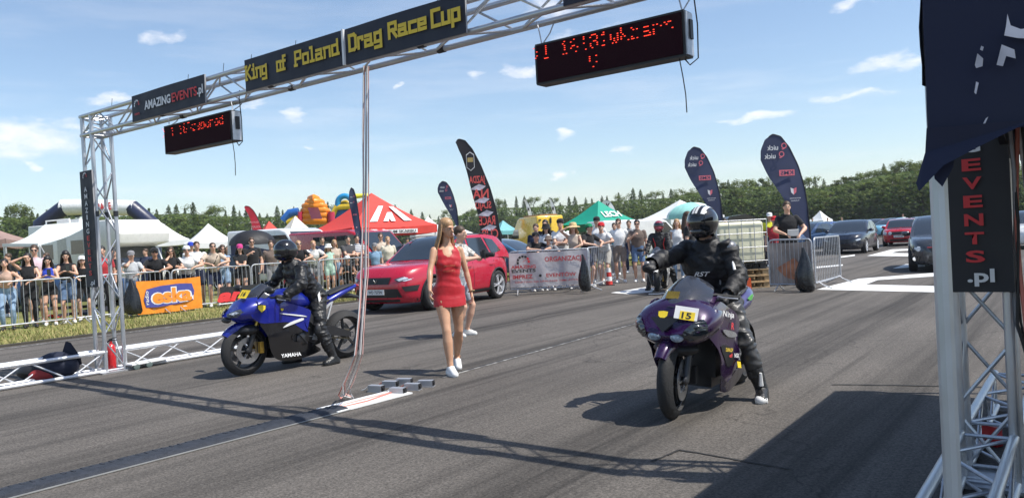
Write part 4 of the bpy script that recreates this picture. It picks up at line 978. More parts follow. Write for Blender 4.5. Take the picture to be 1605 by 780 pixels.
def wheel_parts(parent, c, r, w, rim_m, side, spokes=5, style='multi'):
    """wheel > tyre, rim; axis along Y; side is the sign of the outside"""
    o = thing('wheel', None, None, c); o.parent = parent
    key = (round(r, 3), round(w, 3), rim_m.name, spokes, style)
    if key not in WHEELS:
        q = MB(); X = Matrix.Rotation(-pi / 2, 4, 'X'); rr = r * .70
        q.lathe([(rr, -w / 2 + .01), (r * .86, -w / 2), (r * .96, -w * .42), (r, -w * .3), (r, w * .3), (r * .96, w * .42), (r * .86, w / 2), (rr, w / 2 - .01), (rr, -w / 2 + .01)], 36, 0, X)
        ty = q.mesh('tyre', RUBBER)
        q = MB(); q.lathe([(rr * 1.01, w / 2 - .005), (rr * .95, w / 2 - .012), (rr * .92, w / 2 - .05), (rr * .9, -w / 2 + .02)], 36, 0, X)
        q.lathe([(0, w * .18), (rr * .94, w * .12)], 30, 1, X)
        for k in range(spokes):
            a = 2 * pi * k / spokes
            for da in ((-.13, .13) if style == 'multi' else (0,)):
                p0 = V3(cos(a) * rr * .16, w * .40, sin(a) * rr * .16); p1 = V3(cos(a + da) * rr * .95, w * .44, sin(a + da) * rr * .95)
                q.bar(p0, p1, .03 if style != 'multi' else .026, rr * (.10 if style == 'multi' else .24), 0, up=(0, 1, 0))
        q.lathe([(0, w * .46), (rr * .13, w * .45), (rr * .2, w * .38), (rr * .2, w * .2)], 16, 0, X)
        WHEELS[key] = (ty, q.mesh('rim', [rim_m, mat('brake_dark', (.03, .03, .032), rough=.5, metal=.5)]))
    ty, ri = WHEELS[key]; obj('tyre', ty, o); m = obj('rim', ri, o)
    if side < 0: o.rotation_euler = (0, 0, pi)
    return o
def car(name, label, loc, rz, L, W, belt, roof, wb, paint_m, wr=.33, hood=None, green=None, n=4.2, group=None, details=None, glass=GLASS, rim=ALUW, front_over=.9, spokes=5, lean=.24, clear=.2, simple=False, style='multi', wt=.21):
    """front at +X; hood: (x,z) shoulder line; green: (x,z) roof profile from windscreen foot to rear window foot"""
    o = thing(name, label, 'car', loc, rz, group); a, b = L / 2, W / 2
    ztop = smooth_interp(hood); X = wb / 2 + (L / 2 - front_over - wb / 2)
    lv = [0, .07, .20, .42, .62, .80, .93, 1.0]; sc = [.90, .955, .985, 1.0, 1.0, .985, .955, .915]
    def ring(k, s=None, crown=0.0):
        r = []
        M_ = 72
        for j in range(M_):
            t = 2 * pi * j / M_; c, s_ = cos(t), sin(t)
            x = a * math.copysign(abs(c) ** (2 / n), c); y = b * math.copysign(abs(s_) ** (2 / n), s_); f = (sc[k] if s is None else s)
            fx = (1 - (1 - f) * .55) if s is None else {.80: .93, .45: .90, .05: .87}[s]
            z = clear + (ztop(x if s is None else x * fx) - clear) * lv[k] + crown
            r.append(V3(x * fx, y * f, z))
        return r
    rings = [ring(k) for k in range(len(lv))] + [ring(7, .80, .022), ring(7, .45, .038), ring(7, .05, .042)]
    q = MB(); q.loft(rings); me = q.mesh('body', paint_m, False); recalc(me)
    axx = (a - front_over, a - front_over - wb)
    cut = MB()
    for x_ in axx:
        for s in (-1, 1): cut.lathe([(0, -.16), (wr * 1.13, -.16), (wr * 1.13, .16), (0, .16)], 28, 0, Matrix.Translation((x_, s * (b - .10), wr * 1.0)) @ Matrix.Rotation(pi / 2, 4, 'X'))
    cme = recalc(cut.mesh('cut', BLACK, False)); co_ = obj('cut', cme); cme.materials.clear(); cme.materials.append(BLACK)
    me.materials.append(BLACK)
    def setup(ob):
        m = ob.modifiers.new('b', 'BOOLEAN'); m.operation = 'DIFFERENCE'; m.object = co_; m.solver = 'EXACT'; m.material_mode = 'TRANSFER'
    me2 = evaluated(me, setup); COL.objects.unlink(co_); bpy.data.objects.remove(co_)
    finish(me2, True, 35); obj('body', me2, o)
    # greenhouse
    gz = smooth_interp(green[::-1]) if green[0][0] > green[-1][0] else smooth_interp(green)
    x0, x1 = min(green[0][0], green[-1][0]), max(green[0][0], green[-1][0]); bw = b * .93
    def gy(x, z):
        fx = sqrt(max(0.0, 1 - abs((x) / (a * 1.02)) ** 4)); return bw * (.88 + .12 * fx) - max(0, z - belt) * lean
    rings = []; nx = 34
    for i in range(nx + 1):
        x = x0 + (x1 - x0) * i / nx; z = gz(x); zb = min(ztop(x) - .03, z - .012); r = []
        zs = [zb, zb + (z - zb) * .5, z - (z - zb) * .16 - .008]
        ys = [gy(x, zz) for zz in zs]
        prof = [(ys[0], zs[0]), (ys[1], zs[1]), (ys[2], zs[2]), (ys[2] - .05, z - .022), (ys[2] - .17, z - .004), (ys[2] * .4, z + .008), (0, z + .012)]
        r = [V3(x, y, zz) for y, zz in prof] + [V3(x, -y, zz) for y, zz in prof[-2::-1]]
        rings.append(r)
    q = MB(); q.loft(rings); obj('roof', recalc(q.mesh('roof', paint_m, True, 40)), o)
    # glass: windscreen, rear window, side windows
    xr = max(p[0] for p in green if p[1] > roof - .05); xl = min(p[0] for p in green if p[1] > roof - .05)
    def top(x, y): 
        e = .006; s_ = (gz(x + .01) - gz(x - .01)) / .02; nn = V3(-s_, 0, 1).normalized(); lim = gy(x, gz(x)) - .06
        return V3(x, y, gz(x) + .012 - .03 * (abs(y) / max(lim, .1)) ** 3) + nn * e
    def wpoly(xa, xb):
        ya, yb = gy(xa, gz(xa)) - .09, gy(xb, gz(xb)) - .10; return [(xa, -ya), (xb, -yb), (xb, yb), (xa, ya)]
    q = mapped(wpoly(x1 - .05, xr + .03), top, 6); obj('windscreen', recalc(q.mesh('windscreen', glass)), o)
    q = mapped(wpoly(xl - .04, x0 + .07), top, 6); obj('rear_window', recalc(q.mesh('rear_window', glass)), o)
    for s in (-1, 1):
        wins = details.get('windows', []) if details else []
        for poly in wins:
            q = mapped(poly, lambda x, z: V3(x, s * (gy(x, z) + .007), z), 3); obj('side_window', recalc(q.mesh('side_window', glass)), o)
    for x_ in axx:
        for s in (-1, 1): wheel_parts(o, (x_, s * (b - wt / 2 - .008), wr), wr, wt, rim, s, spokes, style)
    kz = lambda z, x: max(0, min(1, (z - clear) / (ztop(x) - clear)))
    def front(y, z, off=.006, sgn=1):
        f = interp(lv, sc, kz(z, sgn * a * .97)); yy = min(abs(y) / (b * f), .9995); return V3(sgn * ((a * (1 - (1 - f) * .55)) * (1 - yy ** n) ** (1 / n) + off), y, z)
    def sidey(x, z, s, off=.006):
        f = interp(lv, sc, kz(z, x)); xx = min(abs(x) / (a * (1 - (1 - f) * .55)), .9995); return V3(x, s * (b * f * (1 - xx ** n) ** (1 / n) + off), z)
    def fpanel(nm, poly, m, off=.006, both=True, sgn=1, cuts=4):
        for s in ((-1, 1) if both else (1,)):
            q = mapped([(p[0] * s, p[1]) for p in poly], lambda y, z: front(y, z, off, sgn), cuts)
            ob = obj(nm, recalc(q.mesh(nm, m, True, 50)), o)
    def spanel(nm, poly, m, off=.006, cuts=4):
        for s in (-1, 1):
            q = mapped(poly, lambda x, z: sidey(x, z, s, off), cuts); obj(nm, recalc(q.mesh(nm, m, True, 50)), o)
    for s in (-1, 1):
        if simple: break
        q = MB(); xm = x1 - .42; ym = gy(xm, belt) + .10
        q.ell((xm, s * ym, belt + .05), (.07, .11, .07), 12, 8); q.bar((xm, s * (ym - .12), belt + .0), (xm, s * ym, belt + .03), .03, .03); q.build('wing_mirror', details.get('mirror', paint_m) if details else paint_m, o)
    # door seams
    if details:
        for xs_ in details.get('seams', []): spanel('door_seam', [(xs_ - .006, clear + .16), (xs_ + .006, clear + .16), (xs_ + .006, belt - .05), (xs_ - .006, belt - .05)], BLACK, .003, 3)
        for xs_ in details.get('handles', []): spanel('door_handle', [(xs_ - .09, belt - .16), (xs_ + .09, belt - .16), (xs_ + .09, belt - .13), (xs_ - .09, belt - .13)], details.get('handle_mat', paint_m), .022, 2)
    if not simple: spanel('sill', [(-wb / 2 + wr - .05, clear + .02), (wb / 2 - wr + .1, clear + .02), (wb / 2 - wr + .1, clear + .10), (-wb / 2 + wr - .05, clear + .10)], BLACK, .012, 5)
    return o, fpanel, spanel, front, sidey
LAMP = mat('headlamp', (.55, .60, .66), rough=.1, var=.3, scale=30, coat=1.0, spec=.8); LAMPD = mat('headlamp_dark', (.05, .055, .06), rough=.12, coat=1.0)
PLATE = mat('number_plate', (.74, .74, .72), rough=.4, var=.04); TAIL = mat('tail_lamp', (.35, .008, .012), rough=.15, coat=.8)
INK = mat('plate_ink', (.02, .02, .02), var=0)
def plate_on(o, fr, z, w, body, y=0.0):
    p = fr(y, z, .03); q = MB(); q.box(p, (.012, w, .11)); pl = q.build('number_plate', PLATE, o)
    me = text_mesh(body, w * .78, .062, INK, bold=.02); t = obj('lettering', me, pl); t.matrix_local = facing(p + V3(.0075, 0, 0), (0, 1, 0), (0, 0, 1))
HOOD_SUV = [(-2.18, .92), (-1.9, 1.02), (-.8, 1.03), (.7, 1.02), (1.1, 1.0), (1.75, .95), (2.05, .89), (2.18, .83)]
GREEN_SUV = [(.84, 1.02), (.60, 1.18), (.30, 1.39), (.10, 1.495), (-.22, 1.57), (-.8, 1.59), (-1.45, 1.555), (-1.72, 1.47), (-1.92, 1.27), (-2.05, 1.03)]
# ------------------------------------------------------------------ sport motorcycle, front at +X, left side at +Y
def moto_wheel(parent, c, r, w, spokes, discs, steer=0.0, rim_m=BLACK, lip=None):
    o = thing('wheel', None, None, c); o.parent = parent; o.rotation_euler = (0, 0, steer); X = Matrix.Rotation(-pi / 2, 4, 'X'); rr = r * .735
    q = MB(); pr = [(rr, -w * .36)] + [(r - (r - rr) * .92 * (abs(sin(t)) ** 2.3), w / 2 * sin(t)) for t in [(-pi / 2 + pi * k / 12) for k in range(13)]] + [(rr, w * .36)]
    q.lathe(pr, 48, 0, X); q.build('tyre', RUBBER, o)
    q = MB(); q.lathe([(rr * 1.02, w * .37), (rr * .93, w * .33), (rr * .88, w * .1), (rr * .88, -w * .1), (rr * .93, -w * .33), (rr * 1.02, -w * .37)], 48, 0, X)
    q.lathe([(0, .07), (.04, .07), (.045, .04), (.045, -.04), (.04, -.07), (0, -.07)], 20, 0, X)
    for k in range(spokes):
        a = 2 * pi * k / spokes; q.bar((cos(a) * .03, 0, sin(a) * .03), (cos(a + .18) * rr * .92, 0, sin(a + .18) * rr * .92), .026, .03, 0, up=(0, 1, 0))
    q.build('rim', rim_m, o)
    if lip is not None:
        for s in (-1, 1):
            q = MB(); q.lathe([(rr * 1.05, s * w * .40), (rr * .93, s * w * .385), (rr * .90, s * w * .33)], 48, 0, X); q.build('rim_stripe', lip, o)
    for y in discs:
        q = MB(); q.lathe([(.095, y - .003), (.155, y - .003), (.155, y + .003), (.095, y + .003), (.095, y - .003)], 40, 0, X)
        for k in range(6):
            a = k * pi / 3; q.bar((cos(a) * .04, y, sin(a) * .04), (cos(a) * .10, y, sin(a) * .10), .012, .02, 0, up=(0, 1, 0))
        q.build('brake_disc', mat('disc_steel', (.42, .42, .43), rough=.3, metal=.9), o)
    return o
def shell(poly, yf, s, m, name, parent, cuts=6, th=.008):
    q = MB(); vs, fs = fine_poly(curvy(poly), cuts - 2 if cuts > 4 else 2); n = len(vs)
    out = [V3(x, s * yf(x, z), z) for x, z in vs]
    q.add(out, fs); me = q.mesh(name, m, False); recalc(me)
    def setup(o):
        k = o.modifiers.new('s', 'SOLIDIFY'); k.thickness = th; k.offset = -1
    me2 = evaluated(me, setup); finish(me2, True, 45); return obj(name, me2, parent)
def motorcycle(name, label, loc, rz, P, accent, lower, style):
    """P: main paint; style 'r6' or 'zx'"""
    o = thing(name, label, 'motorcycle', loc, rz); zx = style == 'zx'; wbh = .73 if zx else .69; R1, R2 = .300, .312
    st = radians(8 if zx else 5)
    moto_wheel(o, (wbh, 0, R1), R1, .125, 5 if not zx else 6, (-.075, .075), st, BLACK if not zx else DARKMETAL, lip=CHROME if zx else None); moto_wheel(o, (-wbh, 0, R2), R2, .19, 5, (-.09,), 0, BLACK)
    # fork, calipers, fender
    for s in (-1, 1):
        q = MB(); q.tube((wbh + .0, s * .098, R1 - .01), (wbh - .10, s * .098, .58), .029, n=12); q.ell((wbh, s * .1, R1), (.04, .022, .04)); q.build('fork_leg', DARKMETAL if zx else BLACK, o)
        q = MB(); q.tube((wbh - .10, s * .098, .58), (wbh - .24, s * .098, .96), .026, n=12); q.build('fork_tube', GOLD if not zx else DARKMETAL, o)
        q = MB(); q.box((wbh - .15, s * .105, R1 + .02), (.05, .05, .13), X=None); q.build('brake_caliper', GOLD if not zx else BLACK, o)
    q = MB(); rings = []
    for k in range(15):
        a = radians(38 + k * 8.2); rr = R1 + .022; c = V3(wbh + cos(a) * rr, 0, R1 + sin(a) * rr); d = V3(cos(a), 0, sin(a)); w = .075 * (1 - .35 * abs(k - 7) / 7 * (1 if k < 7 else .4))
        rings.append([c - d * .055 + V3(0, -w, 0), c - d * .012 + V3(0, -w * .92, 0), c + d * .012 + V3(0, -w * .5, 0), c + d * .017, c + d * .012 + V3(0, w * .5, 0), c - d * .012 + V3(0, w * .92, 0), c - d * .055 + V3(0, w, 0), c + d * .002])
    q.loft(rings); q.build('front_fender', P, o, True, 60)
    # nose cowl: closed loft, sections (x, z low, z high, half width)
    secs = ([(.90, .69, .75, .06), (.885, .65, .81, .17), (.84, .61, .89, .25), (.76, .57, .965, .295), (.66, .56, 1.02, .315), (.56, .56, 1.04, .315), (.46, .59, 1.03, .30), (.38, .65, 1.0, .28)] if zx else
            [(.93, .73, .75, .03), (.90, .69, .80, .09), (.84, .66, .86, .15), (.76, .64, .92, .195), (.66, .63, .965, .215), (.56, .63, .99, .222), (.46, .66, .985, .215), (.38, .72, .96, .205)])
    q = MB(); rings = []
    for x, z0, z1, w in secs:
        cz, hz = (z0 + z1) / 2, (z1 - z0) / 2; r = []
        for k in range(24):
            t = 2 * pi * k / 24; c, s_ = cos(t), sin(t); yy = math.copysign(abs(c) ** .75, c) * w * (1 - .22 * max(0, -s_) - .38 * max(0, s_) ** 2); zz = math.copysign(abs(s_) ** .8, s_) * hz
            r.append(V3(x - .06 * (s_ if s_ > 0 else s_ * -.5) * (1 if x > .8 else 0), yy, cz + zz))
        rings.append(r)
    q.loft(rings); me = recalc(q.mesh('nose_cowl', P, True, 50)); obj('nose_cowl', me, o)
    # intake mouth below the nose
    def nose(y, z, off):
        best = None
        for (xa, a0, a1, wa), (xb, b0, b1, wb_) in zip(secs[:-1], secs[1:]):
            for t in (0, .25, .5, .75):
                x = xa + (xb - xa) * t; w = wa + (wb_ - wa) * t; z0 = a0 + (b0 - a0) * t; z1 = a1 + (b1 - a1) * t
                cz, hz = (z0 + z1) / 2, (z1 - z0) / 2; sn = max(-1, min(1, (z - cz) / hz)); ss_ = math.copysign(abs(sn) ** 1.25, sn)
                lim = w * (max(0, 1 - ss_ * ss_) ** .375) * (1 - .22 * max(0, -ss_) - .38 * max(0, ss_) ** 2)
                if abs(z - cz) <= hz and abs(y) <= lim: return V3(x + off, y, z)
        return V3(.5 + off, y, z)
    def npanel(nm, poly, m, off=.012, both=True, cuts=5):
        for s in ((-1, 1) if both else (1,)):
            vs, fs = fine_poly([(p[0] * s, p[1]) for p in poly], cuts); q = MB(); q.add([nose(y, z, off) for y, z in vs], fs); obj(nm, recalc(q.mesh(nm, m, True, 70)), o)
    if zx:
        for s in (-1, 1):
            q = MB(); q.ell((.862, s * .088, .69), (.038, .055, .048), 14, 10); q.build('headlight', mat('headlight_clear', (.34, .42, .52), rough=.06, var=.6, scale=45, coat=1.0), o)
            q = MB(); vs_, fs_ = fine_poly([(s * y_, z_) for y_, z_ in curvy([(.145, .74), (.235, .855), (.285, .81), (.28, .71), (.18, .665)], 3)], 3); q.add([nose(y_, z_, .010) for y_, z_ in vs_], fs_); obj('headlight', recalc(q.mesh('headlight', GLASS, True, 70)), o)
            q = MB(); q.ell((.80, s * .215, .755), (.035, .034, .036), 14, 10, 0); q.build('headlight_lens', mat('headlight_smoke', (.10, .115, .13), rough=.06, var=.7, scale=30, coat=1.0), o)
        q = MB(); q.add([V3(.885, -.11, .865), V3(.885, .11, .865), V3(.925, 0, .735)], [(0, 1, 2)]); q.add([V3(.80, -.11, .865), V3(.80, .11, .865), V3(.86, 0, .735)], [(2, 1, 0)]); q.build('air_intake', BLACK, o, False)
    else:
        npanel('headlight', [(.05, .775), (.145, .835), (.185, .80), (.15, .735), (.08, .725)], LAMPD, .012)
        npanel('headlight_lens', [(.085, .78), (.14, .812), (.16, .79), (.13, .755)], LAMP, .018)
        q = MB(); q.ell((.90, 0, .69), (.03, .10, .035), 12, 8); q.build('air_intake', BLACK, o)
    q = MB(); q.ell((.66, 0, .545), (.14, .18, .075), 14, 10); q.build('under_cowl', BLACK, o)
    # windscreen
    q = MB(); SCR = mat('smoked_screen', (.04, .045, .06), rough=.08, var=0, coat=.6, spec=.6, alpha=.72)
    ws = ([(.77, .95, .17), (.66, 1.04, .205), (.55, 1.12, .20), (.46, 1.18, .175), (.40, 1.21, .12)] if zx else [(.75, .91, .13), (.66, .985, .155), (.57, 1.05, .15), (.49, 1.10, .13), (.44, 1.125, .09)])
    rr = [[V3(x - .16 * (abs(u) ** 2) * .8, u * w, z - .085 * abs(u) ** 2.2) for u in [k / 6 - 1 for k in range(13)]] for x, z, w in ws]
    q.loft(rr, closed=False, caps=False); me = q.mesh('windscreen', SCR)
    def setup(ob):
        k = ob.modifiers.new('s', 'SOLIDIFY'); k.thickness = .005
    me = evaluated(me, setup); finish(me, True, 50); obj('windscreen', me, o)
    # side fairings
    yf = (lambda x, z: .285 - .16 * max(0, (.42 - z)) ** 1.1 * 1.3 - .10 * max(0, .15 - x) - .25 * max(0, z - .86) ** 1.0 - .18 * max(0, x - .55)) if zx else (lambda x, z: .235 - .16 * max(0, (.45 - z)) ** 1.1 * 1.3 - .12 * max(0, .12 - x) - .25 * max(0, z - .84) - .2 * max(0, x - .5))
    for s in (-1, 1):
        if zx:
            shell([(.72, .74), (.60, .93), (.44, .98), (.28, .90), (.10, .80), (.02, .70), (.10, .55), (.02, .42), (.06, .28), (.26, .22), (.42, .30), (.50, .48), (.62, .62)], yf, s, P, 'side_fairing', o)
            shell([(.42, .30), (.26, .22), (.06, .28), (-.22, .25), (-.18, .17), (.10, .13), (.36, .16)], lambda x, z: yf(x, z) + .004, s, lower, 'lower_fairing', o)
            shell([(.47, .715), (.22, .655), (.16, .60), (.36, .63)], lambda x, z: yf(x, z) + .012, s, accent, 'fairing_vent', o, 3)
            shell([(.50, .56), (.30, .52), (.20, .38), (.34, .36)], lambda x, z: yf(x, z) + .006, s, BLACK, 'fairing_scoop', o, 3)
        else:
            shell([(.70, .76), (.60, .88), (.42, .93), (.24, .86), (-.05, .74), (-.07, .66), (.02, .58), (-.03, .44), (.08, .50), (.22, .60), (.44, .62), (.60, .64)], yf, s, P, 'side_fairing', o)
            shell([(.60, .64), (.44, .62), (.22, .60), (.08, .50), (.06, .45), (.20, .43), (.16, .34), (-.02, .33), (-.16, .25), (-.24, .17), (.06, .12), (.34, .14), (.46, .26), (.51, .45)], lambda x, z: yf(x, z) - .004, s, lower, 'lower_fairing', o)
            shell([(.34, .735), (.06, .675), (.0, .645), (.30, .715)], lambda x, z: yf(x, z) + .010, s, accent, 'white_stripe', o, 3)
            shell([(.22, .60), (.06, .635), (.04, .61), (.14, .585), (.32, .54)], lambda x, z: yf(x, z) + .010, s, accent, 'white_stripe', o, 3)
    # engine, frame, swingarm
    q = MB(); q.box((.08, 0, .42), (.42, .34, .34)); q.box((.16, 0, .60), (.30, .30, .16)); q.box((.02, 0, .22), (.40, .22, .14)); q.build('engine', DARKMETAL, o, False)
    for s in (-1, 1):
        q = MB(); q.loft([[V3(x, s * (y - .02), z - h), V3(x, s * (y + .02), z - h), V3(x, s * (y + .02), z + h), V3(x, s * (y - .02), z + h)] for x, y, z, h in ((.42, .07, .86, .06), (.20, .17, .78, .06), (-.08, .19, .62, .065), (-.20, .17, .45, .07), (-.22, .15, .36, .05))]); q.build('frame_spar', mat('frame_dark', (.06, .06, .065), rough=.35, metal=.7) , o, True, 35)
        q = MB(); q.loft([[V3(x, s * (y - .018), z - h), V3(x, s * (y + .018), z - h), V3(x, s * (y + .018), z + h), V3(x, s * (y - .018), z + h)] for x, y, z, h in ((-.18, .14, .42, .05), (-.42, .15, .40, .06), (-wbh - .04, .13, R2, .032))]); q.build('swingarm', mat('frame_dark', (.06, .06, .065)), o, True, 35)
        q = MB(); q.lathe([(0, s * .15), (.035, s * .15), (.035, s * .12)], 14, 0, Matrix.Translation((-wbh, 0, R2)) @ Matrix.Rotation(-pi / 2, 4, 'X')); q.build('axle_nut', CHROME, o)
        # pegs, levers
        q = MB(); q.tube((-.22, s * .16, .36), (-.20, s * .30, .36), .013, n=8); q.bar((-.2, s * .17, .36), (-.06, s * .19, .38), .03, .012); q.bar((-.26, s * .17, .30), (-.18, s * .18, .46), .06, .012); q.build('foot_peg', ALU, o)
        # bars, grips, levers, mirrors
        bx, bz = (.36, 1.02) if zx else (.36, .93)
        q = MB(); q.path([(wbh - .26, s * .09, bz), (bx, s * .20, bz + .01), (bx - .07, s * .34, bz - .02)], [.016, .015, .015], 8); q.build('handlebar', BLACK, o)
        q = MB(); q.tube((bx - .03, s * .24, bz), (bx - .075, s * .36, bz - .022), .019, n=10); q.build('grip', RUBBER, o)
        q = MB(); q.path([(bx + .02, s * .22, bz), (bx + .03, s * .28, bz - .01), (bx - .01, s * .37, bz - .02)], .007, 6); q.build('lever', ALU, o)
        mx, my, mz = (.55, .33, 1.05)
        if zx: continue
        q = MB(); q.path([(.60, s * .19, mz - .10), (mx + .02, s * .27, mz - .01), (mx, s * my, mz)], .011, 6); q.ell((mx, s * (my + .04), mz + .005), (.045, .085, .048)); q.build('mirror', BLACK, o)
    q = MB(); q.lathe([(0, .20), (.07, .198), (.085, .185), (.085, .12)], 20, 0, Matrix.Translation((.03, 0, .36)) @ Matrix.Rotation(-pi / 2, 4, 'X')); q.build('engine_cover', DARKMETAL, o)
    q = MB(); q.path([(.20, .19, .62), (.05, .21, .56), (-.06, .20, .48)], .012, 6); q.path([(.22, .17, .50), (.10, .2, .44), (-.02, .20, .30)], .010, 6); q.build('coolant_hose', BLACK, o)
    q = MB(); q.prism([(-.30, .30), (-.10, .33), (-.13, .40), (-.22, .50), (-.27, .42)], .014, 0, Matrix.Translation((0, .185, 0)) @ Matrix.Rotation(pi / 2, 4, 'X')); q.build('heel_plate', ALUW, o)
    q = MB()
    for z_ in (.055, -.04): q.bar((-.14, .115, .38 + z_ * .5), (-wbh, .115, R2 + z_ * 1.2), .012, .02)
    q.build('chain', mat('chain_steel', (.16, .14, .10), rough=.5, metal=.8), o)
    # tank, seat, tail
    def body_loft(secs_, name, m, n_=20, p=.8):
        q = MB(); rings = []
        for x, z0, z1, w in secs_:
            cz, hz = (z0 + z1) / 2, (z1 - z0) / 2
            rings.append([V3(x, math.copysign(abs(cos(t)) ** p, cos(t)) * w * (1 - .25 * max(0, sin(t)) ** 2), cz + math.copysign(abs(sin(t)) ** p, sin(t)) * hz) for t in [2 * pi * k / n_ for k in range(n_)]])
        q.loft(rings); return obj(name, recalc(q.mesh(name, m, True, 55)), o)
    body_loft([(.36, .84, .90, .05), (.32, .80, .97, .12), (.22, .74, 1.035, .165), (.10, .72, 1.04, .175), (-.02, .72, 1.01, .15), (-.12, .74, .93, .11), (-.18, .76, .86, .08)], 'fuel_tank', P)
    body_loft([(-.14, .76, .84, .10), (-.24, .77, .83, .13), (-.36, .78, .83, .135), (-.46, .80, .86, .11)], 'rider_seat', mat('seat_vinyl', (.02, .02, .022), rough=.65))
    if zx:
        body_loft([(-.30, .66, .80, .11), (-.46, .70, .90, .155), (-.62, .74, .96, .165), (-.78, .80, .985, .135), (-.92, .88, .98, .07), (-.97, .92, .96, .02)], 'tail_cowl', mat('tail_blue', (.055, .050, .16), rough=.3, coat=.8))
        for s in (-1, 1): shell([(-.54, .88), (-.62, .92), (-.66, .91), (-.60, .86)], lambda x, z: .172 - .12 * abs(x + .62), s, mat('decal_green', (.12, .42, .10)), 'decal', o, 3)
        q = MB(); q.tube((-.15, -.17, .30), (-.80, -.22, .42), .045, .065, 14); q.build('exhaust', CHROME, o)
    else:
        body_loft([(-.28, .70, .80, .10), (-.44, .76, .88, .12), (-.60, .83, .945, .115), (-.76, .90, .985, .085), (-.90, .955, 1.0, .035)], 'tail_cowl', P)
        body_loft([(-.44, .87, .905, .08), (-.56, .90, .965, .095), (-.72, .95, 1.005, .08), (-.84, .985, 1.01, .04)], 'pillion_seat', mat('seat_vinyl', (.02, .02, .022)))
        q = MB(); q.path([(-.62, 0, .86), (-.80, 0, .84), (-.94, 0, .80)], [.045, .035, .02], 8); q.build('plate_holder', BLACK, o)
        for s in (-1, 1): q = MB(); q.bar((-.22, s * .10, .60), (-.46, s * .10, .80), .025, .03); q.bar((-.38, s * .1, .56), (-.46, s * .1, .80), .02, .02); q.build('subframe', ALUW, o)
        q = MB(); q.box((-.02, -.10, .20), (.30, .14, .13)); q.tube((-.15, -.13, .22), (-.42, -.20, .26), .055, .06, 12); q.build('exhaust', DARKMETAL, o)
    q = MB(); q.ell((-.93 if zx else -.90, 0, .95 if zx else .975), (.03, .06, .025)); q.build('tail_light', TAIL, o)
    if zx: body_loft([(-.40, .885, .91, .10), (-.52, .915, .965, .12), (-.70, .96, 1.005, .11), (-.80, .975, .995, .06)], 'pillion_seat', mat('seat_vinyl', (.02, .02, .022)))
    zk = .80 if zx else .90; zm = lambda z: z if z < .45 else .45 + (z - .45) * zk
    for ch in o.children:
        if ch.type == 'MESH':
            if ch.name.split('.')[0] in ('fork_leg', 'brake_caliper', 'chain', 'axle_nut', 'swingarm', 'front_fender'): continue
            for v in ch.data.vertices: v.co.z = zm(v.co.z)
            ch.data.update()
    return o, zm, yf
def decal(o, me, origin, right, up, name='decal'):
    d = obj(name, me, o); d.matrix_local = facing(origin, right, up); return d
def shield(col1, col2, w, h, body):
    q = MB(); P_ = [(-w / 2, h * .42), (0, h * .5), (w / 2, h * .42), (w * .46, -h * .05), (0, -h * .5), (-w * .46, -h * .05)]
    q.add([(x, y, 0) for x, y in P_], [(5, 4, 3, 2, 1, 0)][:1], 1); q.f[-1] = tuple(reversed(q.f[-1])); q.add([(x * .85, y * .85, .0015) for x, y in P_], [(0, 5, 4, 3, 2, 1)], 0)
    return recalc(q.mesh('shield', [col1, col2], False))
# ================================================================== THE TWO MOTORCYCLES AND THEIR RIDERS
PURPLE = paint('purple', (.026, .005, .050), .2); BLUE = paint('blue', (.006, .014, .25), .15)
LEATHER = mat('black_leather', (.014, .014, .015), rough=.42, var=.4, scale=14, bump=.6, bscale=26)
LEATHERG = mat('grey_leather', (.045, .045, .047), rough=.42, var=.3, scale=8, bump=.35, bscale=16)
def place(local, loc, rz): return Vector(loc) + Matrix.Rotation(rz, 3, 'Z') @ Vector(local)
def helmet(o, B, m, stripe=None, visor=None):
    q = MB(); X = B.head @ Matrix.Translation((0, .0, .105)); r = []
    for i in range(15):
        t = -pi * .40 + (pi * .90) * i / 14
        r.append([X @ V3(.128 * cos(t) * cos(a), .158 * cos(t) * sin(a) * (1.0 if sin(a) < 0 else 1.0) + (.018 * max(0, -sin(t)) if sin(a) > 0 else 0), .142 * sin(t) + .01) for a in [2 * pi * k / 28 for k in range(28)]])
    q.loft(r); q.ell((0, .095, -.065), (.075, .062, .052), 14, 10, 0, X); hl = q.build('helmet', m, o, True, 60)
    q = MB(); vs = visor or mat('visor_dark', (.008, .009, .011), rough=.06, var=0, coat=1.0)
    q.grid(lambda u, v: X @ V3(.131 * cos(v) * sin(u), .163 * cos(v) * cos(u), .142 * sin(v) + .012), [radians(-72 + 12 * k) for k in range(13)], [radians(-20 + 11 * k) for k in range(5)]); q.build('visor', vs, hl)
    if stripe:
        for x0, x1, mm in stripe:
            q = MB(); q.grid(lambda u, v: X @ V3(.131 * sin(u), .162 * cos(u) * cos(v), .145 * sin(v) * cos(u) + .012), [x0 + (x1 - x0) * k / 3 for k in range(4)], [radians(34 + 8 * k) for k in range(15)]); q.build('helmet_stripe', mm, hl)
    return hl
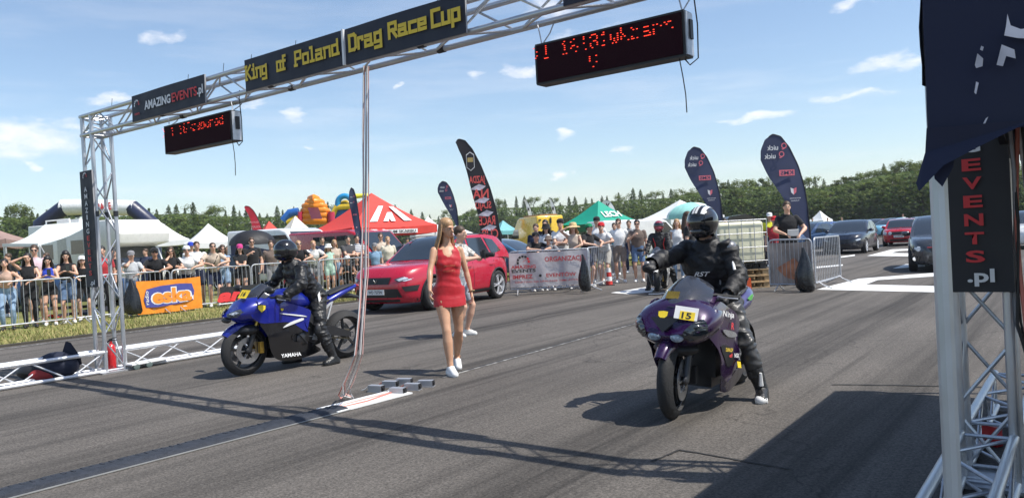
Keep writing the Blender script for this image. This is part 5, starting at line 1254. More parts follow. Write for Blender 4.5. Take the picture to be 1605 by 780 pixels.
def rider(name, label, bike, brz, loc, seat, hands, feet, suit, legs_m, lean, head, **kw):
    o = thing(name, label, 'person', loc, brz - pi / 2); sk = .96; o.scale = (sk,) * 3
    # person faces +Y locally; the bike's front is +X: bike (x, y) -> person (-y, x)
    cv = lambda p: None if p is None else (-p[1] / sk, p[0] / sk, p[2] / sk)
    B = make_body('m', lean=lean, pelvis=cv(seat), hands=(cv(hands[0]), cv(hands[1])), feet=(cv(feet[0]), cv(feet[1])), head_yaw=head[0], head_pitch=head[1], vox=.0115, **kw)
    B.me.materials.clear(); B.me.materials.append(SKIN); finish(B.me, True, 80); obj('body', B.me, o)
    garment(B, sel(B, torso=(.22, 1), neck=(0, .6), uarm=(0, 1), farm=(0, .93)), .022, .010, 4, 30).build('jacket', suit, o, True, 80)
    garment(B, sel(B, torso=(0, .36), thigh=(0, 1), shin=(0, .72)), .018, .009, 9, 26).build('trousers', legs_m, o, True, 80)
    for s in (-1, 1):
        garment(B, sel(B, hand=(0, 1), farm=(.82, 1)) & (B.side == s), .009, .002, 2).build('glove', mat('glove_black', (.02, .02, .022), rough=.6), o, True, 80)
        garment(B, sel(B, foot=(0, 1), shin=(.52, 1)) & (B.side == s), .021, .003, 2).build('boot', LEATHER, o, True, 80)
    return o, B
# purple bike ------------------------------------------------------------------
pF = gp(1055, 655); prz = pi + (pi / 2 - radians(35)); pd = V3(cos(prz), sin(prz), 0); ploc = pF - pd * .73
ACC = mat('fairing_silver', (.45, .45, .47), rough=.3, metal=.6)
pb, pnose, pyf = motorcycle('motorcycle', 'large purple sport motorcycle with twin round headlights', ploc, prz, PURPLE, ACC, mat('lower_dark', (.02, .015, .03), rough=.3, coat=.6), 'zx')
pb.rotation_euler = (radians(-3), 0, prz)
q = MB(); q.box((0, 0, 0), (.17, .10, .004)); nb = decal(pb, q.mesh('number_board', WHITEP), V3(.80, .135, pnose(.905)), (-.25, 1, -.12), (-.45, -.1, .9), 'number_board'); q = MB(); q.box((0, 0, 0), (.11, .065, .002)); obj('yellow_patch', q.mesh('yellow_patch', mat('board_yellow', (.85, .62, .03))), nb).location = (.01, -.02, .004)
t = obj('lettering', text_mesh('15', .07, .05, INK, bold=.03), nb); t.location = (.005, -.02, .0062)
decal(pb, shield(mat('board_yellow', (.85, .62, .03)), INK, .085, .085, ''), V3(.858, -.025, pnose(.882)), (-.1, 1, 0), (-.6, 0, 1), 'shield_badge')
q = MB(); q.box((0, 0, 0), (.10, .07, .003)); decal(pb, q.mesh('gold_badge', GOLD), V3(.66, -.03, pnose(1.048)), (0, 1, 0), (-.7, 0, .75), 'gold_badge')
for body, w, h, x, z, m_ in (('Ninja', .20, .06, .36, .84, WHT), ('R', .05, .055, .27, .72, RED), ('DUNLOP', .13, .03, .34, .50, YEL), ('NGK', .09, .035, .17, .42, WHT), ('elf', .06, .03, .30, .44, RED)):
    yy = pyf(x, z) + .014; decal(pb, text_mesh(body, w, h, m_, bold=.02, shear=.2), V3(x, yy, pnose(z)), (-1, .1, -.18), (0, -.12, 1), 'lettering')
q = MB(); q.box((0, 0, 0), (.085, .05, .002)); decal(pb, q.mesh('sticker', mat('board_yellow', (.85, .62, .03))), V3(.10, pyf(.10, .33) + .03, .335), (-1, 0, -.2), (0, -.2, 1), 'sticker')
SUIT = mat('textile_black', (.011, .011, .013), rough=.6, var=.3, scale=10, bump=.4, bscale=30)
pr, PB = rider('person', 'rider in black jacket and chequered helmet astride the purple motorcycle', pb, prz, ploc, (-.24, .03, .82), [(.20, .27, .88), (.40, -.27, 1.15)], [(-.10, .42, .082), (-.16, -.30, .36)], SUIT, LEATHERG, .40, (-.10, -.05), girth=1.22, fists=(1, 1), elbow_pole=((-.6, -.5, -.5), (1, -.2, -.15)), knee_pole=((-.55, 1, .1), (.35, 1, .2)), foot_yaw=(-.25, .1))
helmet(pr, PB, mat('helmet_black', (.014, .015, .017), rough=.12, coat=1.0, var=.1), [(-.62, -.36, mat('helmet_white', (.75, .75, .74), rough=.2, coat=1)), (-.14, .02, mat('helmet_white', (.75, .75, .74))), (.08, .24, mat('helmet_white', (.75, .75, .74))), (.42, .60, mat('helmet_green', (.10, .30, .10), rough=.2, coat=1)), (.66, .8, mat('helmet_red', (.5, .05, .05), rough=.2, coat=1))])
c = PB.S_(.0, .185, .335); d = obj('lettering', text_mesh('RST', .14, .04, mat('print_dim', (.45, .45, .46)), bold=.02, shear=.3), pr); d.matrix_local = facing(c + V3(0, .024, 0), (-1, 0, 0), (0, -.3, 1))
for i, s in ((0, -1), (1, 1)):
    sh = getattr(PB, 'sh%d' % i); q = MB(); q.ell(sh + V3(s * .035, .01, .02), (.05, .062, .055)); q.build('shoulder_guard', mat('guard_grey', (.25, .25, .26), rough=.3, metal=.4), pr)
    el = (PB.hand[i][0] - sh) * .5 + sh; w = PB.hand[i][0]
    q = MB(); pts = [sh.lerp(el, .45) + V3(s * .055, .02, 0), sh.lerp(el, .9) + V3(s * .07, .01, 0)]; q.path(pts, [.014, .012], 6, flat=.6); q.build('sleeve_stripe', WHT, pr)
    w_, d_, in_, lat_ = PB.hand[i]; q = MB(); q.ell(w_ + d_ * .075 - in_ * .024, (.026, .026, .022)); q.build('knuckle_guard', mat('guard_grey', (.25, .25, .26)), pr)
for s in (-1, 1):
    q = MB(); q.path([PB.S_(s * .11, .12, .43), PB.S_(s * .125, .135, .28), PB.S_(s * .10, .135, .12)], [.007, .007, .007], 6); q.build('piping', mat('piping_grey', (.4, .4, .42)), pr)
an, fd, heel, toe = PB.foot[0]; q = MB(); q.ell(toe - fd * .01, (.052, .068, .045)); q.build('toe_cap', WHITEP, pr); q = MB(); q.bar(heel + V3(0, 0, -.03), toe + V3(0, 0, -.025), .10, .022); q.build('boot_sole', WHITEP, pr)
q = MB(); q.path([an + fd * .06 + UP * .05, an + fd * .068 + UP * .16], [.02, .012], 6); q.build('boot_trim', WHITEP, pr)
# blue bike ----------------------------------------------------------------------
bF = gp(385, 588); brz = pi + (pi / 2 - radians(43)); bd = V3(cos(brz), sin(brz), 0); bloc = bF - bd * .69
bb, bnose, byf = motorcycle('motorcycle', 'blue sport motorcycle with white stripes and black belly fairing', bloc, brz, BLUE, WHITEP, GLOSSBLACK, 'r6')
bb.rotation_euler = (radians(-2), 0, brz)
decal(bb, text_mesh('YAMAHA', .27, .045, WHT, bold=.02), V3(.20, byf(.2, .2) + .004, .19), (-1, 0, -.05), (0, -.24, 1), 'lettering')
q = MB(); q.box((0, 0, 0), (.16, .11, .004)); decal(bb, q.mesh('number_board', mat('board_yellow', (.85, .62, .03))), V3(.70, .06, bnose(1.01)), (-.1, 1, 0), (-.6, 0, .8), 'number_board')
decal(bb, text_mesh('16', .08, .06, INK, bold=.03), V3(.704, .06, bnose(1.014)), (-.1, 1, 0), (-.6, 0, .8), 'lettering')
for x, z, s_ in ((.58, .82, .10), (.33, .78, .04)):
    decal(bb, shield(mat('board_yellow', (.85, .62, .03)), INK, s_, s_, ''), V3(x, byf(x, z) + .014, bnose(z)), (-1, .3, -.1), (0, -.2, 1), 'shield_badge')
br, BB = rider('person', 'rider in black leather suit and black helmet on the blue motorcycle', bb, brz, bloc, (-.26, .02, .85), [(.30, .29, .885), (.30, -.29, .885)], [(-.30, .33, .082), (-.16, -.33, .082)], LEATHER, LEATHER, .66, (.10, .12), girth=1.05, fists=(1, 1), elbow_pole=((-.8, -.3, -.3), (.8, -.3, -.3)), knee_pole=((-.45, 1, .15), (.45, 1, .15)), foot_yaw=(-.2, .2))
helmet(br, BB, GLOSSBLACK)
q = MB(); c = BB.S_(.09, .14, .36); q.add([c + V3(-.03, .02, .03), c + V3(.03, .02, .02), c + V3(0, .03, -.04)], [(0, 1, 2)]); q.build('red_patch', RED, br)
q = MB(); k0 = BB.knee0; q.ell(k0 + V3(-.02, .035, .0), (.05, .05, .075)); q.build('knee_pad', LEATHERG, br)
q = MB(); k0 = BB.knee0; p_ = BB.P.lerp(k0, .35) + V3(-.12, .02, .02); q.ell(p_, (.008, .03, .05)); q.build('red_patch', RED, br)
q = MB(); q.path([BB.P + V3(-.175, .03, .06), BB.P.lerp(k0, .25) + V3(-.15, .02, .03)], [.02, .016], 6, flat=.4); q.build('white_panel', WHT, br)
# ================================================================== THE WOMAN IN RED
wl = gp(712, 583); REDF = mat('red_jersey', (.44, .006, .014), rough=.45, var=.1, scale=10, bump=.3, bscale=10, sheen=.2)
BLOND = mat('hair_blond', (.40, .24, .12), rough=.5, var=.35, scale=45)
def woman():
    wy = pi + radians(18)
    o = thing('person', 'woman in a short red dress and white sneakers walking past the sensor boxes', 'person', wl, wy); k = 1.67 / 1.75; o.scale = (k, k, k)
    B = make_body('f', lean=-.05, side=-.03, pelvis=(.015, .01, .935), hands=((-.26, .05, .81), (.28, .22, .96)), feet=((-.10, -.25, .135), (.09, .22, .085)), head_yaw=.48, head_pitch=-.10, vox=.0085, elbow_pole=((-.5, -.8, 0), (.8, -.8, 0)), knee_pole=((.05, 1, 0), (-.02, 1, 0)), foot_yaw=(.12, -.12), twist=.05, bust=1)
    wsk = mat('skin_warm', (.56, .315, .195), rough=.45, var=.16, scale=7, sub=.15)
    B.me.materials.clear(); B.me.materials.append(wsk); finish(B.me, True, 80); obj('body', B.me, o)
    x = B.co[:, 0] - B.P.x; y = B.co[:, 1]; t = B.t; tor = B.reg == 0
    neck = (y > 0) & (t > .655 + .13 * np.clip(np.abs(x) / .085, 0, 1) ** 2) & (np.abs(x) < .085)
    back = (y <= 0) & (t > .84) & (np.abs(x) < .07)
    m = tor & (t > .05) & (t < .955) & ~neck & ~back & ~((np.abs(x) > .135) & (t > .79))
    q = garment(B, m, .008, .0035, 2, 75); q.build('dress_top', REDF, o, True, 80)
    # skirt: a tube round both thighs
    rings = []; hem = .765
    for i in range(12):
        z = .985 - (.985 - hem) * i / 11; sl = np.abs(B.co[:, 2] - z) < .02; leg = sl & np.isin(B.reg, (0, 6))
        c = B.co[leg]; cx, cy = (c[:, 0].min() + c[:, 0].max()) / 2, (c[:, 1].min() + c[:, 1].max()) / 2; a, b = (c[:, 0].max() - c[:, 0].min()) / 2 + .011, (c[:, 1].max() - c[:, 1].min()) / 2 + .011
        rings.append([V3(cx + a * math.copysign(abs(cos(u)) ** .85, cos(u)) * (1 + .008 * sin(i * 2.4 + u * 2) + .008 * sin(i * 1.3 - u * 5)), cy + b * math.copysign(abs(sin(u)) ** .85, sin(u)), z + .004 * sin(u * 3)) for u in [2 * pi * j / 36 for j in range(36)]])
    q = MB(); q.loft(rings, caps=False); q.build('skirt', REDF, o, True, 80)
    for s in (-1, 1):
        garment(B, sel(B, foot=(0, 1), shin=(.965, 1)) & (B.side == s), .010, 0).build('sneaker', mat('sneaker_white', (.80, .80, .79), rough=.55, var=.04), o, True, 80)
        i = 0 if s < 0 else 1; an, fd, heel, toe = B.foot[i]; q = MB(); q.bar(heel - fd * .03 + V3(0, 0, -.026), toe + fd * .025 + V3(0, 0, -.022), .088, .024, up=(1, 0, 0) if abs(fd.x) < .9 else None)
        q.build('shoe_sole', WHITEP, o)
    # face
    H_ = B.head; hm = BLOND
    for s in (-1, 1):
        q = MB(); q.ell((s * .030, .0815, .097), (.013, .009, .0065), 10, 8, 0, H_); q.ell((s * .030, .0885, .097), (.0058, .004, .006), 8, 6, 1, H_); q.build('eye', [mat('eye_white', (.55, .5, .47)), mat('eye_dark', (.03, .02, .015))], o)
        q = MB(); q.path([H_ @ V3(s * .013, .094, .113), H_ @ V3(s * .034, .094, .118), H_ @ V3(s * .052, .080, .112)], [.003, .004, .002], 6); q.build('eyebrow', mat('brow', (.12, .07, .04)), o)
    q = MB(); q.ell((0, .0935, .042), (.020, .0065, .0075), 12, 8, 0, H_); q.build('lips', mat('lips', (.42, .13, .11)), o)
    q = MB(); q.ell((0, -.020, .146), (.079, .098, .083), 20, 14, 0, H_)
    rsd = random.Random(4)
    for a in np.linspace(-1.62, 1.62, 54):
        xx, yy = .079 * sin(a), -.022 - .072 * cos(a); t0 = H_ @ V3(xx * .75, yy * .8 - .005, .19); t_ = H_ @ V3(xx, yy + (.022 if abs(a) > 1.2 else 0), .125); e_ = H_ @ V3(xx * 1.12, yy * 1.0 - .004 + (.018 if abs(a) > 1.3 else 0), .02)
        z_ = e_ + V3(0, -.02, -.24 - .08 * rsd.random()) + B.hr @ V3(xx * .35, -.012, 0); md = e_.lerp(z_, .45) + B.hr @ V3(xx * .20 + rsd.uniform(-.016, .016), -.006 + rsd.uniform(-.01, .01), 0)
        q.path([t0, t_, e_, md, z_], [.008, .012, .011, .010, .003], 6)
    q.build('hair', hm, o, True, 60)
    w, d, inw, lat = B.hand[0]; q = MB(); x_, y_ = frame_from(d); q.path([w + (x_ * cos(u) + y_ * sin(u)) * .031 - d * .012 for u in [2 * pi * k / 16 for k in range(17)]], .006, 6, caps=False); q.ell(w - d * .012 - inw * .031, (.016, .016, .016)); q.build('wrist_watch', mat('watch', (.25, .17, .08), rough=.3, metal=.8), o)
    # faint print on the front
    for body, wd, hh, z in (('AMAZING', .17, .022, 1.225), ('EVENTS', .13, .022, 1.165)):
        c = V3(B.P.x, 0, 0); me = text_mesh(body, wd, hh, mat('dress_print', (.42, .11, .06)), bold=.01)
        zz = z - .945; rr = [r for r in ((.08, .098), (.15, .088), (.24, .098), (.33, .104))]; yv = float(np.interp(zz, [a for a, b in ((.08, 0), (.15, 0), (.24, 0), (.33, 0))], [.098, .094, .106, .122])) + .012
        d = obj('lettering', me, o)
        co = np.empty(len(me.vertices) * 3); me.vertices.foreach_get('co', co); co = co.reshape(-1, 3); co[:, 2] += yv - 1.1 * co[:, 0] ** 2 * 4; me.vertices.foreach_set('co', co.ravel())
        d.matrix_local = facing((B.P.x, 0, z), (-1, 0, 0), (0, 0, 1))
    return o
woman()
# ================================================================== THE RED CROSSOVER
REDC = paint('crossover_red', (.46, .006, .030), .0)
sF, sR = gp(682, 487), gp(787, 468.5); srz = radians(-90 - 26 + 0)
sdir = V3(-sin(radians(30)), -cos(radians(30)), 0); srz = atan2(sdir.y, sdir.x)
sleft = V3(-sdir.y, sdir.x, 0); sc_ = gp(680, 485.5) - sdir * (2.18 - .86) - sleft * .83
suv, fp, sp_, fr, sy = car('crossover', 'bright red crossover with alloy wheels parked behind the woman', sc_, srz, 4.36, 1.84, 1.00, 1.59, 2.63, REDC, wr=.345, hood=HOOD_SUV, green=GREEN_SUV, front_over=.86, clear=.21, n=4.8,
    details=dict(windows=[[(.52, 1.08), (.25, 1.32), (-.13, 1.50), (-.16, 1.06)], [(-.24, 1.06), (-.20, 1.50), (-.85, 1.50), (-1.08, 1.10), (-1.06, 1.06)], [(-1.16, 1.10), (-.94, 1.49), (-1.34, 1.44), (-1.62, 1.16)]], seams=[.86, -.2, -1.15], handles=[-.02, -1.0], mirror=REDC))
fp('headlight', [(.46, .72), (.84, .83), (.905, .86), (.885, .72), (.56, .66)], LAMPD, .008, cuts=5); fp('headlight_strip', [(.52, .715), (.86, .82), (.875, .775), (.58, .68)], LAMP, .014, cuts=4); fp('headlight_strip', [(.64, .685), (.86, .755), (.865, .73), (.68, .67)], LAMP, .014, cuts=4)
fp('grille', [(-.40, .76), (.40, .76), (.34, .62), (-.34, .62)], BLACK, .012, False, cuts=5); fp('lower_grille', [(-.55, .52), (.55, .52), (.62, .34), (-.62, .34)], BLACK, .012, False, cuts=5)
fp('side_intake', [(.62, .56), (.84, .58), (.82, .46), (.68, .46)], BLACK, .012, cuts=4); fp('front_lip', [(-.80, .30), (.80, .30), (.78, .245), (-.78, .245)], BLACK, .016, False, cuts=5)
fp('tail_light', [(.50, .93), (.86, .98), (.88, .86), (.52, .86)], TAIL, .010, sgn=-1); fp('rear_bumper', [(-.75, .48), (.75, .48), (.72, .26), (-.72, .26)], BLACK, .012, False, -1, 5)
plate_on(suv, fr, .46, .46, 'WD 7575N')
q = MB(); p = fr(0, .69, .02); q.path([p + V3(0, -.05, .03), p + V3(0, -.02, -.01), p + V3(0, -.008, -.035)], .006, 5); q.path([p + V3(0, .05, .03), p + V3(0, .02, -.01), p + V3(0, .008, -.035)], .006, 5); q.build('badge', CHROME, suv)
for s in (-1, 1): q = MB(); q.path([(.2, s * .66, 1.545), (-.3, s * .665, 1.60), (-1.2, s * .655, 1.595), (-1.5, s * .64, 1.55)], .014, 6); q.build('roof_rail', BLACK, suv)
# wheel arch trims
for x_ in (2.18 - .86, 2.18 - .86 - 2.63):
    for s in (-1, 1):
        q = MB(); q.path([sy(x_ + cos(a) * .405, .345 + sin(a) * .405, s, .004) for a in [radians(-12 + 12 * k) for k in range(18)]], .022, 6); q.build('arch_trim', BLACK, suv)
# ================================================================== THE PHOTOGRAPHER BEHIND HER
PAT = mat('shirt_print', (.50, .49, .46), rough=.85, var=.75, scale=26)
ph, PHB = person('person', 'photographer in patterned shirt and pale shorts standing behind the woman', gp(727, 527), radians(-112), 1.68, 'm', SKIN, 'tee', PAT, 'shorts', mat('shorts_pale', (.32, .34, .38), rough=.85, var=.3, scale=20), hair='short', vox=.012, group=None,
    lean=.16, pelvis=(0, -.06, .90), hands=((-.08, .36, 1.24), (.12, .36, 1.22)), feet=((-.12, .0, .085), (.14, -.05, .085)), elbow_pole=((-.8, 0, -.5), (.8, .0, -.4)))
def world_of(o, p): return Matrix.Translation(o.location) @ Matrix.Rotation(o.rotation_euler.z, 4, 'Z') @ Matrix.Diagonal((o.scale.x,) * 3 + (1,)) @ Vector(p)
camx = thing('camera', 'black photo camera held by the photographer behind the woman', 'camera', world_of(ph, (.03, .44, 1.26)), radians(-112) + pi / 2)
q = MB(); q.box((0, 0, 0), (.07, .14, .10)); q.box((0, 0, .06), (.05, .06, .03)); q.build('camera_body', BLACK, camx); q = MB(); q.lathe([(0, .16), (.03, .16), (.036, .15), (.036, .02), (.03, 0)], 18, 0, Matrix.Rotation(pi / 2, 4, 'Y')); q.build('lens', BLACK, camx)
# ================================================================== THE PADDOCK: barriers, tents, flags, vehicles
def dirz(f): return atan2(-f.x, f.y)                       # heading that turns local +Y to f
BARM = {}
def barrier(label, a, b, nb=17, top=1.09, group='crowd control barriers'):
    a, b = Vector(a), Vector(b); d = b - a; w = d.length; o = thing('crowd_barrier', label, 'barrier', (a.x, a.y, .006), atan2(d.y, d.x), group)
    key = round(w, 1); w = key
    if key not in BARM:
        q = MB(); r = .1; pts = [(0, 0, .14), (0, 0, top - r)] + [(r - r * cos(t), 0, top - r + r * sin(t)) for t in (pi / 6, pi / 3, pi / 2)] + [(w - r + r * sin(t), 0, top - r + r * cos(t)) for t in (pi / 6, pi / 3, pi / 2)] + [(w, 0, .14), (0, 0, .14)]
        q.path(pts, .019, 8); fr_ = q.mesh('frame', STEEL)
        q = MB(); q.tube((0, 0, .14), (0, 0, top), .0065, n=6); ba = q.mesh('bar', STEEL)
        q = MB(); q.path([(0, -.28, .0), (0, -.10, .07), (0, 0, .14), (0, .10, .07), (0, .28, .0)], .015, 8); BARM[key] = (fr_, ba, q.mesh('foot', STEEL))
    f, ba, ft = BARM[key]; obj('frame', f, o)
    for i in range(nb): obj('bar', ba, o).location = (w * (i + 1) / (nb + 1), 0, 0)
    for x in (.18, w - .18): obj('foot', ft, o).location = (x, 0, .014)
    return o
def on_u(x, u):
    d = ray(x, 450); t = u / (d.x * G.x + d.y * G.y); return Vector((d.x * t, d.y * t, 0))
BU = -18.8
vs_ = [3.4, 5.75, 8.1, 10.45, 12.8, 15.15, 17.5]
wh_ = ['at the far left in front of the girl in jeans', 'in front of the pink shirt man', 'behind the left gantry tower', 'carrying the orange banner', 'in front of the woman in the denim dress', 'behind the blue motorcycle rider', 'in front of the striped shirt man']
for v, w_ in zip(vs_, wh_): barrier('galvanised crowd barrier ' + w_, tv(BU, v), tv(BU, v + 2.3))
fb0, fb1 = gp(801, 463), gp(922, 457); fb1.z = 0
barrier('crowd barrier behind the grey organiser banner', fb0, fb0 + (fb1 - fb0).normalized() * 2.0); barrier('crowd barrier running back from the banner end past the red cap man', gp(924, 457), gp(970, 441))
barrier('crowd barrier hidden behind the rear of the red crossover', fb0 - (fb1 - fb0).normalized() * 2.2 + V3(0, .35, 0), fb0 - (fb1 - fb0).normalized() * .1 + V3(0, .3, 0))
rb0, rb1 = gp(1208, 456), gp(1274, 456); barrier('crowd barrier in front of the man in the black polo', rb0, rb1, 9); barrier('last crowd barrier angled away at the right end', gp(1279, 454), gp(1318, 442), 14)
def barrier_banner(label, a, b, z0, z1, m, off=.03, sag=.03, nx=26, thick=.006):
    """cloth tied to a barrier; local x runs to the right as seen from the track"""
    a, b = Vector(a), Vector(b); d = (b - a).normalized(); o = thing('barrier_banner', label, 'banner', (0, 0, 0)); n = V3(d.y, -d.x, 0); w = (b - a).length
    o.matrix_world = facing(a.lerp(b, .5) + n * off + UP * (z0 + z1) / 2, d, UP); h = z1 - z0
    q = MB(); fz = lambda x, y: .016 * sin(x * 9 + y * 3) + .010 * sin(x * 23 + 2) * (1 - (y / h + .5) * .5)
    for s, fl in ((thick / 2, 0), (-thick / 2, 1)):
        nv = 8; vs = [(w * (i / (nx - 1) - .5), h * (j / (nv - 1) - .5) - sag * sin(pi * i / (nx - 1)) * (1 if j else .6) * (1 - j / nv * .3), s + fz(w * i / nx, h * j / nv)) for j in range(nv) for i in range(nx)]
        fs = [(j * nx + i, j * nx + i + 1, (j + 1) * nx + i + 1, (j + 1) * nx + i) for j in range(nv - 1) for i in range(nx - 1)]
        q.add(vs, [tuple(reversed(f)) for f in fs] if fl else fs)
    q.build('cloth', m, o, True, 60); return o
eb = barrier_banner('orange banner with blue and white radio lettering tied to the barrier', on_u(212, BU), on_u(314, BU), .06, .88, mat('eska_orange', (.82, .27, .02), rough=.6, var=.12, bump=.2, bscale=6))
q = MB(); q.prism([(-1.05, -.24), (-1.12, -.05), (-1.0, .18), (-.4, .24), (.4, .26), (.95, .24), (1.05, .05), (.98, -.16), (.4, -.22), (-.6, -.26)], .002); q2 = q.mesh('blue_field', mat('print_blue', (.06, .07, .30), rough=.6), False)
wE = (on_u(314, BU) - on_u(212, BU)).length / 2.95
obw = letter(eb, text_mesh('eska', 1.95 * wE, .42, WHT, bold=.085), .08 * wE, -.0, .030, name='white_outline'); o_ = letter(eb, q2, .0, -.0, .028, name='blue_field'); o_.scale = (wE * 1.06, 1.05, 1); letter(eb, text_mesh('eska', 1.8 * wE, .37, ORANGE, bold=.045), .08 * wE, 0, .036)
letter(eb, text_mesh('radio', .34, .09, WHT, bold=.01), -1.06 * wE, -.02, .036, pi / 2)
db = barrier_banner('black banner with red lettering hanging low on the barrier', on_u(343, BU), on_u(408, BU), .06, .56, mat('banner_black', (.02, .02, .023), rough=.6, var=.2)); letter(db, text_mesh('am', 1.1, .26, RED, bold=.05, shear=.3), -.2, -.04, .034); q = MB(); q.box((0, 0, 0), (1.2, .03, .002)); letter(db, q.mesh('white_line', WHT), -.1, -.21, .034, name='white_line')
ob = barrier_banner('grey organiser banner with red lettering on the front barrier', fb0, fb0 + (fb1 - fb0).normalized() * 1.97, .20, 1.06, mat('banner_grey', (.50, .48, .49), rough=.6, var=.10, bump=.3, bscale=7), off=.045, sag=.01)
RD2 = mat('print_darkred', (.50, .05, .06), rough=.6, var=.05)
letter(ob, text_mesh('ORGANIZACJA', 1.02, .16, RD2, bold=.02), .42, .22, .03); letter(ob, text_mesh('IMPREZ', .50, .10, RD2, bold=.02), -.66, -.17, .03); letter(ob, text_mesh('•', .07, .07, INK), -.22, -.16, .03); letter(ob, text_mesh('EVENTÓW', .74, .115, RD2, bold=.02), .30, -.15, .03); letter(ob, text_mesh('DRIFTING KJS UPALANIE TIME ATTACK', 1.70, .055, RD2, bold=.01), .0, -.31, .03)
letter(ob, text_mesh('AMAZING', .62, .085, RD2, bold=.02), -.63, .08, .03); letter(ob, text_mesh('EVENTS', .60, .085, INK, bold=.02), -.63, -.02, .03); emblem(ob, -.63, .20, .17, .03, INK)
gb = barrier_banner('grey and orange printed sheet tied to the right barrier', rb0, rb1, .14, 1.04, mat('sheet_mixed', (.40, .33, .29), rough=.65, var=.5, scale=1.6), off=-.03)
q = MB(); q.add([(-.3, -.1, 0), (.1, .12, 0), (.3, -.2, 0), (.1, -.35, 0), (-.1, -.3, 0)], [(4, 3, 2, 1, 0)]); letter(gb, recalc(q.mesh('orange_print', mat('print_rust', (.50, .20, .10), rough=.7, var=.4), False)), 0, 0, .03, name='orange_print')
# crumpled banner lying on the grass
fl = thing('fallen_banner', 'black and white banner lying crumpled on the grass by the barrier', 'banner', gp(112, 503) + UP * .012)
q = MB(); rsx = np.random.RandomState(4); A_, B_ = gp(58, 508) - fl.location, gp(168, 494) - fl.location; dd = (B_ - A_); dd.z = 0
q.grid(lambda u, v: V3(A_.x, A_.y, 0) + dd * u + V3(-.1, .8, 0) * v + UP * (.02 + .10 * abs(sin(u * 9 + v * 4)) * (1 - .5 * v) + .07 * abs(sin(u * 23 + v * 11)) + .10 * v * u), [i / 40 for i in range(41)], [j / 12 for j in range(13)])
q.m = [(1 if (0.02 < (i % 40) / 40 < .12 and i // 40 < 5) or (.66 < (i % 40) / 40 < .86 and i // 40 in (3, 4)) else 2 if .13 < (i % 40) / 40 < .34 and i // 40 < 4 else 0) for i in range(len(q.m))]
q.build('cloth', [mat('banner_black', (.02, .02, .023)), WHT, RED], fl, True, 60)
# hanging bin bags
def bin_bag(label, top, h, w, m=None):
    o = thing('bin_bag', label, 'bag', top, 0, 'black bin bags on the barriers'); q = MB(); rings = []; rq = random.Random(int(h * 100))
    for i in range(12):
        t = i / 11; r = w * (.14 + .86 * sin(min(1, t * 1.08) * pi * .60) ** 1.3) if t < .93 else w * .66
        rings.append([V3(r * cos(a) * (1 + .10 * sin(a * 7 + i * .12) + .05 * sin(a * 3 + i * .5)) + .02 * sin(i * .6) + .05 * t * t, r * .75 * sin(a) * (1 + .12 * cos(a * 6 + i * .1)), -h * t) for a in [2 * pi * k / 22 for k in range(22)]])
    q.loft(rings); q.build('bag', mat('bag_black', (.016, .017, .019), rough=.28, var=.3, bump=.35, bscale=9), o, True, 60); return o
bin_bag('black bin bag tied to the last barrier pair at the right', gp(1262, 458) + UP * .92, .90, .19); bin_bag('black bin bag hanging at the end of the organiser banner', gp(916, 460) + UP * .96, .90, .135); bin_bag('black bin bag hanging left of the orange banner', on_u(205, BU + .22) + UP * .95, .85, .22)
# ------------------------------------------------------------------ tents
def canopy(label, xl, xr, ye, yp, d, m, rot=0.0, val=.28, vm=None, legs=True, peak=(.0), parts=None, group='folding tents in the paddock', name='tent', curve=.25):
    xc = (xl + xr) / 2; e = at(xc, ye, d); pk = at(xc, yp, d); wid = (xr - xl) / CAM_F * d; s = wid / (abs(cos(rot)) + abs(sin(rot))) / 2
    o = thing(name, label, 'tent', (e.x, e.y, 0), rot, group); ze, zp = e.z, pk.z
    for k in range(4):
        a0, a1 = pi / 4 + k * pi / 2, pi / 4 + (k + 1) * pi / 2; c0, c1 = V3(cos(a0), sin(a0), 0) * s * 1.4142, V3(cos(a1), sin(a1), 0) * s * 1.4142
        q = MB(); nn = 8
        def f(u, v): b = c0.lerp(c1, u); t = v; r = (1 - t); z = ze + (zp - ze) * (t ** (1 + curve)) - .06 * sin(pi * u) * r; return V3(b.x * r, b.y * r, z)
        q.grid(f, [i / 8 for i in range(9)], [j / nn * .995 for j in range(nn + 1)]); q.build('roof_panel', m, o, True, 60)
        q = MB(); q.grid(lambda u, v: c0.lerp(c1, u) * (1.003) + UP * (ze - .06 * sin(pi * u) - val * v) + c0.lerp(c1, .5).normalized() * .015 * sin(u * 30), [i / 12 for i in range(13)], [0, .5, 1]); q.build('valance', vm or m, o, True, 60)
        if legs: q = MB(); q.bar(c0 * .97, c0 * .97 + UP * ze, .04, .04); q.build('leg', ALUW, o)
    return o, s, ze, zp
TW = mat('tent_white', (.80, .80, .79), rough=.7, var=.05); TR = mat('tent_red', (.62, .05, .035), rough=.7, var=.08); TG = mat('tent_green', (.0, .30, .20), rough=.7, var=.08); TC = mat('tent_cream', (.74, .68, .58), rough=.7); TB = mat('tent_brown', (.30, .20, .17), rough=.8); TT = mat('tent_teal', (.16, .42, .44), rough=.7)
canopy('brown pitched tent at the left edge beside the motorhome awning', -75, 33, 377, 353, 27, TB, .2); canopy('white tent right of the motorhome, nearer the forest gap', 205, 306, 377, 349, 44, TW, .4); canopy('white tent left of the red feather flag', 282, 374, 379, 350, 40, TW, .5)
canopy('plain red tent behind the black umbrella', 385, 462, 378, 346, 36, TR, .6); canopy('cream pointed tent behind the white van', 424, 505, 372, 338, 42, TC, .7)
rtn, rs_, rze, rzp = canopy('large red tent with white logo lettering behind the navy van', 484, 686, 357, 302, 32, TR, radians(38), .32)
